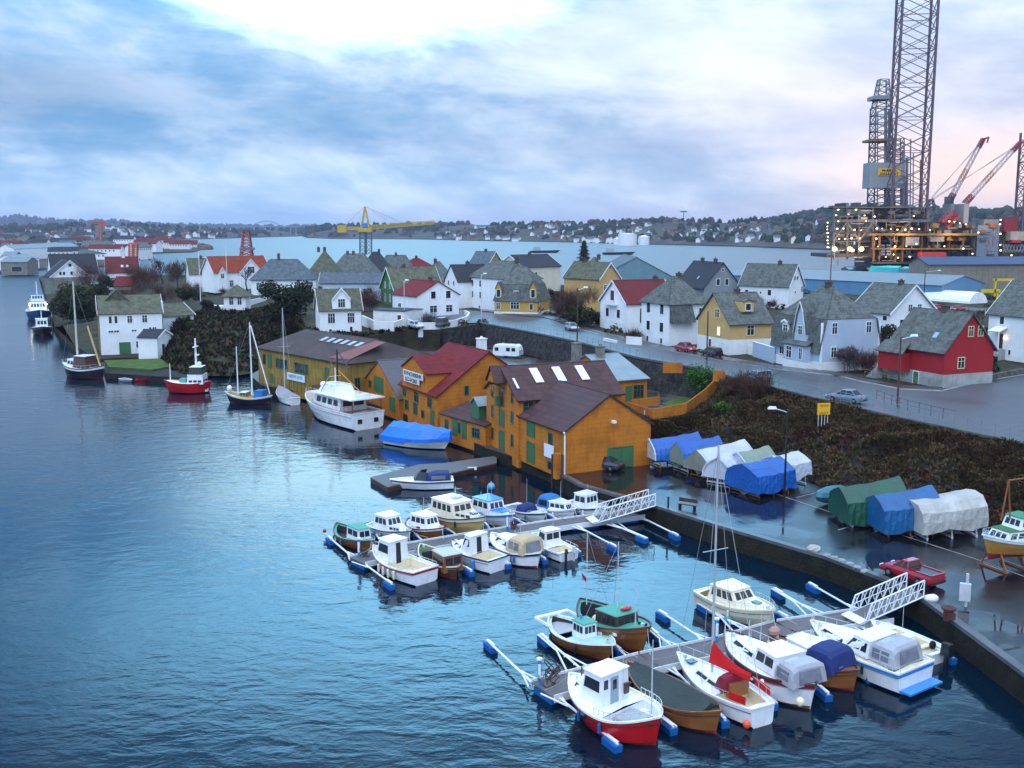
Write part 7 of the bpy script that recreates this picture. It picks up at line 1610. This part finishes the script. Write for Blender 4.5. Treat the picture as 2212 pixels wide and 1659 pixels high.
c=PR(1960,455); leg(c.x,c.y+2,2,158,11.0,R(35),7.6,.62,.22)
c2=PR(2234,500); leg(c2.x,c2.y+2,2,72,9,R(35),5.6,.6,.22)
def rbox(nm,x0,x1,y0,y1,mt,d0=-8,d1=14,parent=None):
    a=PR(x0,y1,d0); b_=PR(x1,y0,d0); m=wmb(RG); m.box(a.x,b_.x,D0+d0,D0+d1,a.z,b_.z); return m.build(nm,mt,parent or RG)
# derrick
m=wmb(RG); truss(m,PR(1903,455,22),PR(1903,232,22),10.2,13,.42,7.6); o=m.build('derrick',M('derrick_grey',(.10,.095,.11),.5,.2,.2),RG)
m=wmb(RG); truss(m,PR(1904,232,22),PR(1908,172,22),7.2,5,.32,4.2); m.build('derrick_crown',rigg,o)
rbox('crown_platform',1888,1925,206,214,rigp,17,27,o); rbox('monkey_board',1880,1928,300,305,rigy,16,28,o)
m=wmb(RG); truss(m,PR(1938,455,24),PR(1938,300,24),5.5,14,.28,5.0); m.build('riser_tower',rigd,RG)
m=wmb(RG)
for x,t,w in ((1912,232,.7),(1919,235,.5),(1950,325,.9),(1958,340,.8),(1966,300,.35),(1972,330,.3),(1895,240,.3)): m.tube(PR(x,462,20),PR(x+1,t,20),w,5)
m.build('drill_pipe',rigl,RG)
m=wmb(RG); m.tube(PR(1990,470,10),PR(1990,345,10),.8,5); m.build('orange_boom',M('boom_orange',(.55,.26,.10),.5,.1,.5),RG)
sh_=rbox('wind_wall',1877,1953,351,406,rigp,10,20)
sg=rbox('sign_board',1897,1946,364,379,M('sign_yellow'),9.6,10.0,sh_)
for s,y,w_ in (('MÆRSK',368.5,7.0),('GALLANT',375.5,9.0)):
    t=text(s,1.5,M('sign_black',(.03,.02,.01),.6,.1,1),parent=sg,w=w_,bold=.03); t.rotation_euler=(R(90),0,0); q=PR(1921,y,9.45); t.location=q-RG.location-Vector((0,0,.0))
rr=random.Random(77)
# cantilever module at the left
for y0,y1,mt in ((447,449,rigg),(474,480,rigg),(500,502,rigd),(520,522,rigd),(548,556,rigd)): rbox('deck_level',1800 if y0<540 else 1785,2010,y0,y1,mt,-10,16)
rbox('machinery_house',1802,1880,452,462,M('rig_teal',(.08,.17,.18),.6,.2,.2),-8,8); rbox('machinery_house',1884,1925,450,470,rigg,-2,10); rbox('helipad_frame',1800,1822,446.5,447.5,rigl,-12,-4)
for x in (1801,1830,1856,1886,1925,1965,2005):
    for d_ in (-9,14): m=wmb(RG); m.tube(PR(x,560,d_),PR(x,447,d_),.55,5); m.build('column',rigg,RG)
m=wmb(RG)
for a,b_ in ((1801,1830),(1856,1830),(1856,1886),(1925,1886),(1925,1965)): m.tube(PR(a,520,-9.5),PR(b_,480,-9.5),.5,4)
m.build('diagonal_brace',rigg,RG)
for (x0,x1,y0,y1) in ((1806,1826,488,500),(1834,1852,487,500),(1860,1878,490,500),(1806,1824,505,518),(1836,1850,506,518),(1862,1880,505,519)): rbox('tank',x0,x1,y0,y1,rr.choice((rigl,rigp,rigg)),-6,4)
for k in range(110):
    x=rr.uniform(1800,2100); y=rr.choice((448,462,474,500,520,535,548)) if x<2010 else rr.choice((492,505,520,540,555)); w=rr.uniform(4,15); h=rr.uniform(3,11); rbox('equipment',x,x+w,y-h,y,rr.choice((rigg,rigy,rigd,rigl,rigy,rigg,rigd)),rr.uniform(-11,4),rr.uniform(5,14))
for k in range(95):
    x=rr.uniform(1795,2165); y=rr.uniform(455,565) if x<2010 else rr.uniform(488,565); d_=rr.uniform(-13,-9); m=wmb(RG)
    if rr.random()<.5: m.tube(PR(x,y,d_),PR(x+rr.uniform(5,30),y,d_),.26,4)
    else: m.tube(PR(x,y,d_),PR(x,y+rr.uniform(5,22),d_),.26,4)
    m.build('pipe',rr.choice((rigy,rigl,rigg)),RG)
# jacking house and hull
rbox('hull',1886,2110,508,580,rigd,6,34); rbox('jack_house',1925,2008,470,508,rigd,-4,20); rbox('deck_edge',1880,2115,504,509,rigy,-13,-9); rbox('deck_edge',1886,2100,536,539,rigy,-13,-9); rbox('deck_edge',1886,2100,566,570,rigd,-12,0)
for x in (1888,1900,1935,1950,1990,2016,2050,2080,2104): rbox('hull_column',x,x+3.5,509,566,rigy if rr.random()<.5 else rigg,-12,-9)
for k in range(10):
    x=1903+(k%2)*12; y=528+(k//2)*6.5; 
    if y<552: rbox('vent',x,x+9,y,y+4,bluer,-13.2,-12.5)
rbox('container',1956,1986,512,530,rigl,-12,-6); rbox('container',2010,2040,510,522,rigl,-12,-6); ct=rbox('red_container',1991,2044,545,564,M('container_red',(.50,.04,.03),.5,.15,.4),-16,-10)
rbox('accommodation',2108,2160,487,556,M('rig_bluegrey',(.17,.21,.27),.6,.1,.3),-10,12); rbox('accommodation_deck',2125,2158,474,487,rigl,-6,8); rbox('accommodation_deck',2050,2108,480,492,rigg,-4,8)
rbox('far_hull',2165,2300,500,560,rigy,0,26); rbox('red_block',2169,2200,472,500,M('block_red',(.26,.03,.04),.6,.1,.3),-2,10); rbox('cream_block',2182,2300,500,520,M('rig_cream',(.40,.37,.28),.6,.2,.3),-6,-1); rbox('lifeboat',2186,2206,518,524,redp,-9,-6)
m=wmb(RG)
for k in range(14): x=2166+k*7; m.tube(PR(x,528,-7),PR(x+6,545,-7),.3,4); m.tube(PR(x+6,528,-7),PR(x,545,-7),.3,4)
m.build('cross_brace',rigl,RG)
rc=[M('boom_red',(.26,.04,.06),.5,.1,.4),M('boom_white',(.30,.28,.32),.5,.1,.4)]
def boom(x0,y0,x1,y1,dd,px,py):
    a=PR(x0,y0,dd); b_=PR(x1,y1,dd); o=None
    for i,(t0,t1) in enumerate(((0,.13),(.13,.34),(.34,.52),(.52,.86),(.86,1))):
        m=wmb(RG); w=lambda t:2.1*(1-.3*t); truss(m,a.lerp(b_,t0),a.lerp(b_,t1),w(t0),4,.15 if i not in (0,4) else .34,w(t1)); q=m.build('crane_boom',rc[0] if i in (0,2,4) else rc[1],RG)
    m=wmb(RG); d=(b_-a).normalized(); m.path([b_,b_+Vector((1.5,0,.4)),b_+Vector((2.6,0,.8)),b_+Vector((2.0,0,-1.8))],.45,5); m.tube(b_-d*3,b_,1.1,5,.7); m.build('boom_head',rc[0],RG)
    m=wmb(RG); q=PR(px,py,dd)
    for dz in (0,.8): m.tube(q+Vector((0,0,dz)),b_+Vector((0,0,-dz)),.13,3)
    m.build('stay_cable',rigl,RG)
boom(2050,436,2124,300,6,2012,430); boom(2084,440,2204,308,-4,2012,434)
rbox('crane_pedestal',2054,2061,424,440,blackp,2,10); rbox('crane_pedestal',2052,2063,440,482,rigp,2,12); rbox('crane_pedestal',2081,2094,440,482,rigp,-8,4); m=wmb(RG); truss(m,PR(2012,455,5),PR(2012,430,5),3,3,.25,1.5); m.tube(PR(2012,432,5),PR(2045,470,5),.25,4); m.tube(PR(2012,432,5),PR(2025,480,5),.25,4); m.build('crane_gantry',rigg,RG)
m=wmb(RG); truss(m,PR(2036,486,-6),PR(2062,462,-6),3.6,3,.7,3.6); m.build('boom_foot',rc[0],RG)
lampm=M('deck_lamp_glow',(1,.70,.34),.4,.02,1,emit=4); flare=M('flood_lamp_glow',(1,.42,.10),.4,.02,1,emit=8)
Ls=[(1788,481+7.5*k) for k in range(8)]+[(1810,453),(1850,453),(1806,464),(1833,463),(1868,466),(1890,467),(1975,466),(1810,478),(1872,478),(1808,494),(1822,494),(1845,497),(1860,497),(1895,494),(1812,515),(1826,515),(1840,515),(1858,515),(1893,515),(1896,533),(1934,533),(1958,531),(1980,527),(1913,555),(1930,549),(1940,556),(1965,555),(1905,494),(1925,495),(1938,496),(1955,496),(1970,494),(1985,495),(2062,480),(2073,483),(2087,485),(2050,478),(2113,503),(2080,537),(2161,475),(2161,485),(2161,505),(2161,528),(2161,540),(2185,552),(2040,532),(2010,497),(2100,548)]
mb=MB(); mb.ball((0,0,0),.38,.38,.30,6,4); lo=mb.build('deck_lamp',lampm,RG); lo.location=PR(*Ls[0],-14.5)-RG.location
for x,y in Ls[1:]:
    o=lo.copy(); COL.objects.link(o); o.parent=RG; o.location=PR(x+rr.uniform(-1,1),y+rr.uniform(-1,1),-14.5)-RG.location; s=rr.choice((.7,.9,1.1)); o.scale=(s*1.2,s,s)
mb=MB(); mb.ball((0,0,0),1.15,1.0,1.0,8,5); lo=mb.build('flood_lamp',flare,RG); lo.location=PR(1803,538,-15)-RG.location
for x in (1836,1861,1842): o=lo.copy(); COL.objects.link(o); o.parent=RG; o.location=PR(x,538 if x!=1842 else 541,-15)-RG.location; o.scale=(1,1,1) if x!=1842 else (.6,.6,.6)
for k in range(46):
    x=rr.uniform(2005,2160); y=rr.choice((492,505,520,535,552)); w=rr.uniform(4,16); h=rr.uniform(3,10); rbox('equipment',x,x+w,y-h,y,rr.choice((rigy,rigy,rigl,rigg,M('rig_rust',(.24,.09,.04),.6,.3,.3))),rr.uniform(-12,-4),rr.uniform(2,12))
# the lit flood lamps throw a warm glow over the deck
for x,y,e in ((1803,536,9000),(1836,536,9000),(1861,536,9000),(1960,500,6000),(2060,500,6000),(2140,470,4000),(1930,545,5000),(1880,470,4000)):
    ld=bpy.data.lights.new('flood_light','POINT'); ld.energy=e*.5; ld.color=(1,.50,.18); ld.shadow_soft_size=.6; lo2=bpy.data.objects.new('flood_light',ld); COL.objects.link(lo2); lo2.parent=RG; lo2.location=PR(x,y,-17)-RG.location
# shipyard extras
T=thing('gantry_frame','yellow steel gantry standing in the shipyard behind the houses','gantry',G(2150,660,4)); yy=T.location.y; g=lambda x,y:GD(x,y,yy); m=wmb(T)
for (x0,y0,x1,y1) in ((2118,625,2160,632),(2146,602,2190,607),(2146,602,2152,640),(2150,630,2156,662)):
    a=g(x0,y1); b_=g(x1,y0); m.box(a.x,b_.x,yy-.4,yy+.4,a.z,b_.z)
m.build('frame',M('gantry_yellow',(.62,.46,.01),.5,.1,.5),T)
T=thing('tunnel_tent','long white half round storage tent in the shipyard','tent',G(1985,662,5)); a=G(1978,655,5); c=G(2092,664,5); m=wmb(T); d=(c-a); n=Vector((-d.normalized().y,d.normalized().x,0)); rows=[]
for i in range(9): rows.append([a+d*i/8+n*4*(1-math.cos(math.pi*k/8))+Vector((0,0,4.2*math.sin(math.pi*k/8))) for k in range(9)])
m.grid(rows); m.poly(rows[-1]); m.poly(rows[0]); m.build('canopy',gel,T)
for lb,x,y in (('small dark ship moored on the fjord behind the spruce',1176,546),('second small dark ship on the fjord beyond the orange house',1335,550)):
    T=thing('far_boat',lb,'boat',G(x,y,0)); m=MB(); s=1.4; m.hexa([Vector(p) for p in [(-11*s,-2,0),(10*s,-2,0),(10*s,2,0),(-11*s,2,0),(-12*s,-2.4,2.2),(13*s,-2.4,3),(13*s,2.4,3),(-12*s,2.4,2.2)]]); m.build('hull',blackp,T); m=MB(); m.hexa(FR(-9*s,-3*s,3.6,3.2,2.2,6.5,.4,.8,.2)); m.build('deckhouse',greydeck,T)
# ---------------------------------------------------------------- haze
hz=bpy.data.materials.new('haze'); hz.use_nodes=True; t=hz.node_tree; t.nodes.clear(); b=NB(t); o=b.n('ShaderNodeOutputMaterial'); v=b.n('ShaderNodeVolumePrincipled'); v.inputs['Density'].default_value=HAZE; v.inputs['Color'].default_value=(.60,.68,.95,1); v.inputs['Anisotropy'].default_value=.2; b.l(v.outputs[0],o.inputs['Volume'])
m=MB(); m.box(-6500,6500,-400,12500,-31,175); struct(m.build('haze',hz),'stuff')
tag(bpy.data.objects['haze'],'thin blue evening haze over the fjord','haze')
# same labels inside one group: tell them apart by their place from the left
by={}
for o in bpy.data.objects:
    if o.get('label') and not o.parent: by.setdefault(o['label'],[]).append(o)
ORD=['leftmost','second from left','third from left','fourth from left','fifth from left','sixth from left']
for l,os_ in by.items():
    if len(os_)>1 and len(os_)<=6 and 'far_house' in os_[0].name:
        for n_,o in zip(ORD,sorted(os_,key=lambda o:PX(o.location)[0])): l2=l+', '+n_; o['label']=l2 if len(l2.split())<=16 else l2.replace('by the water ','').replace('low down ','').replace('halfway up ','')
# structures carry only their kind; drop the working properties
for o in bpy.data.objects:
    for k in ('_w','_d','_r','_hw','_L','_sh','_b','_hb'):
        if k in o: del o[k]
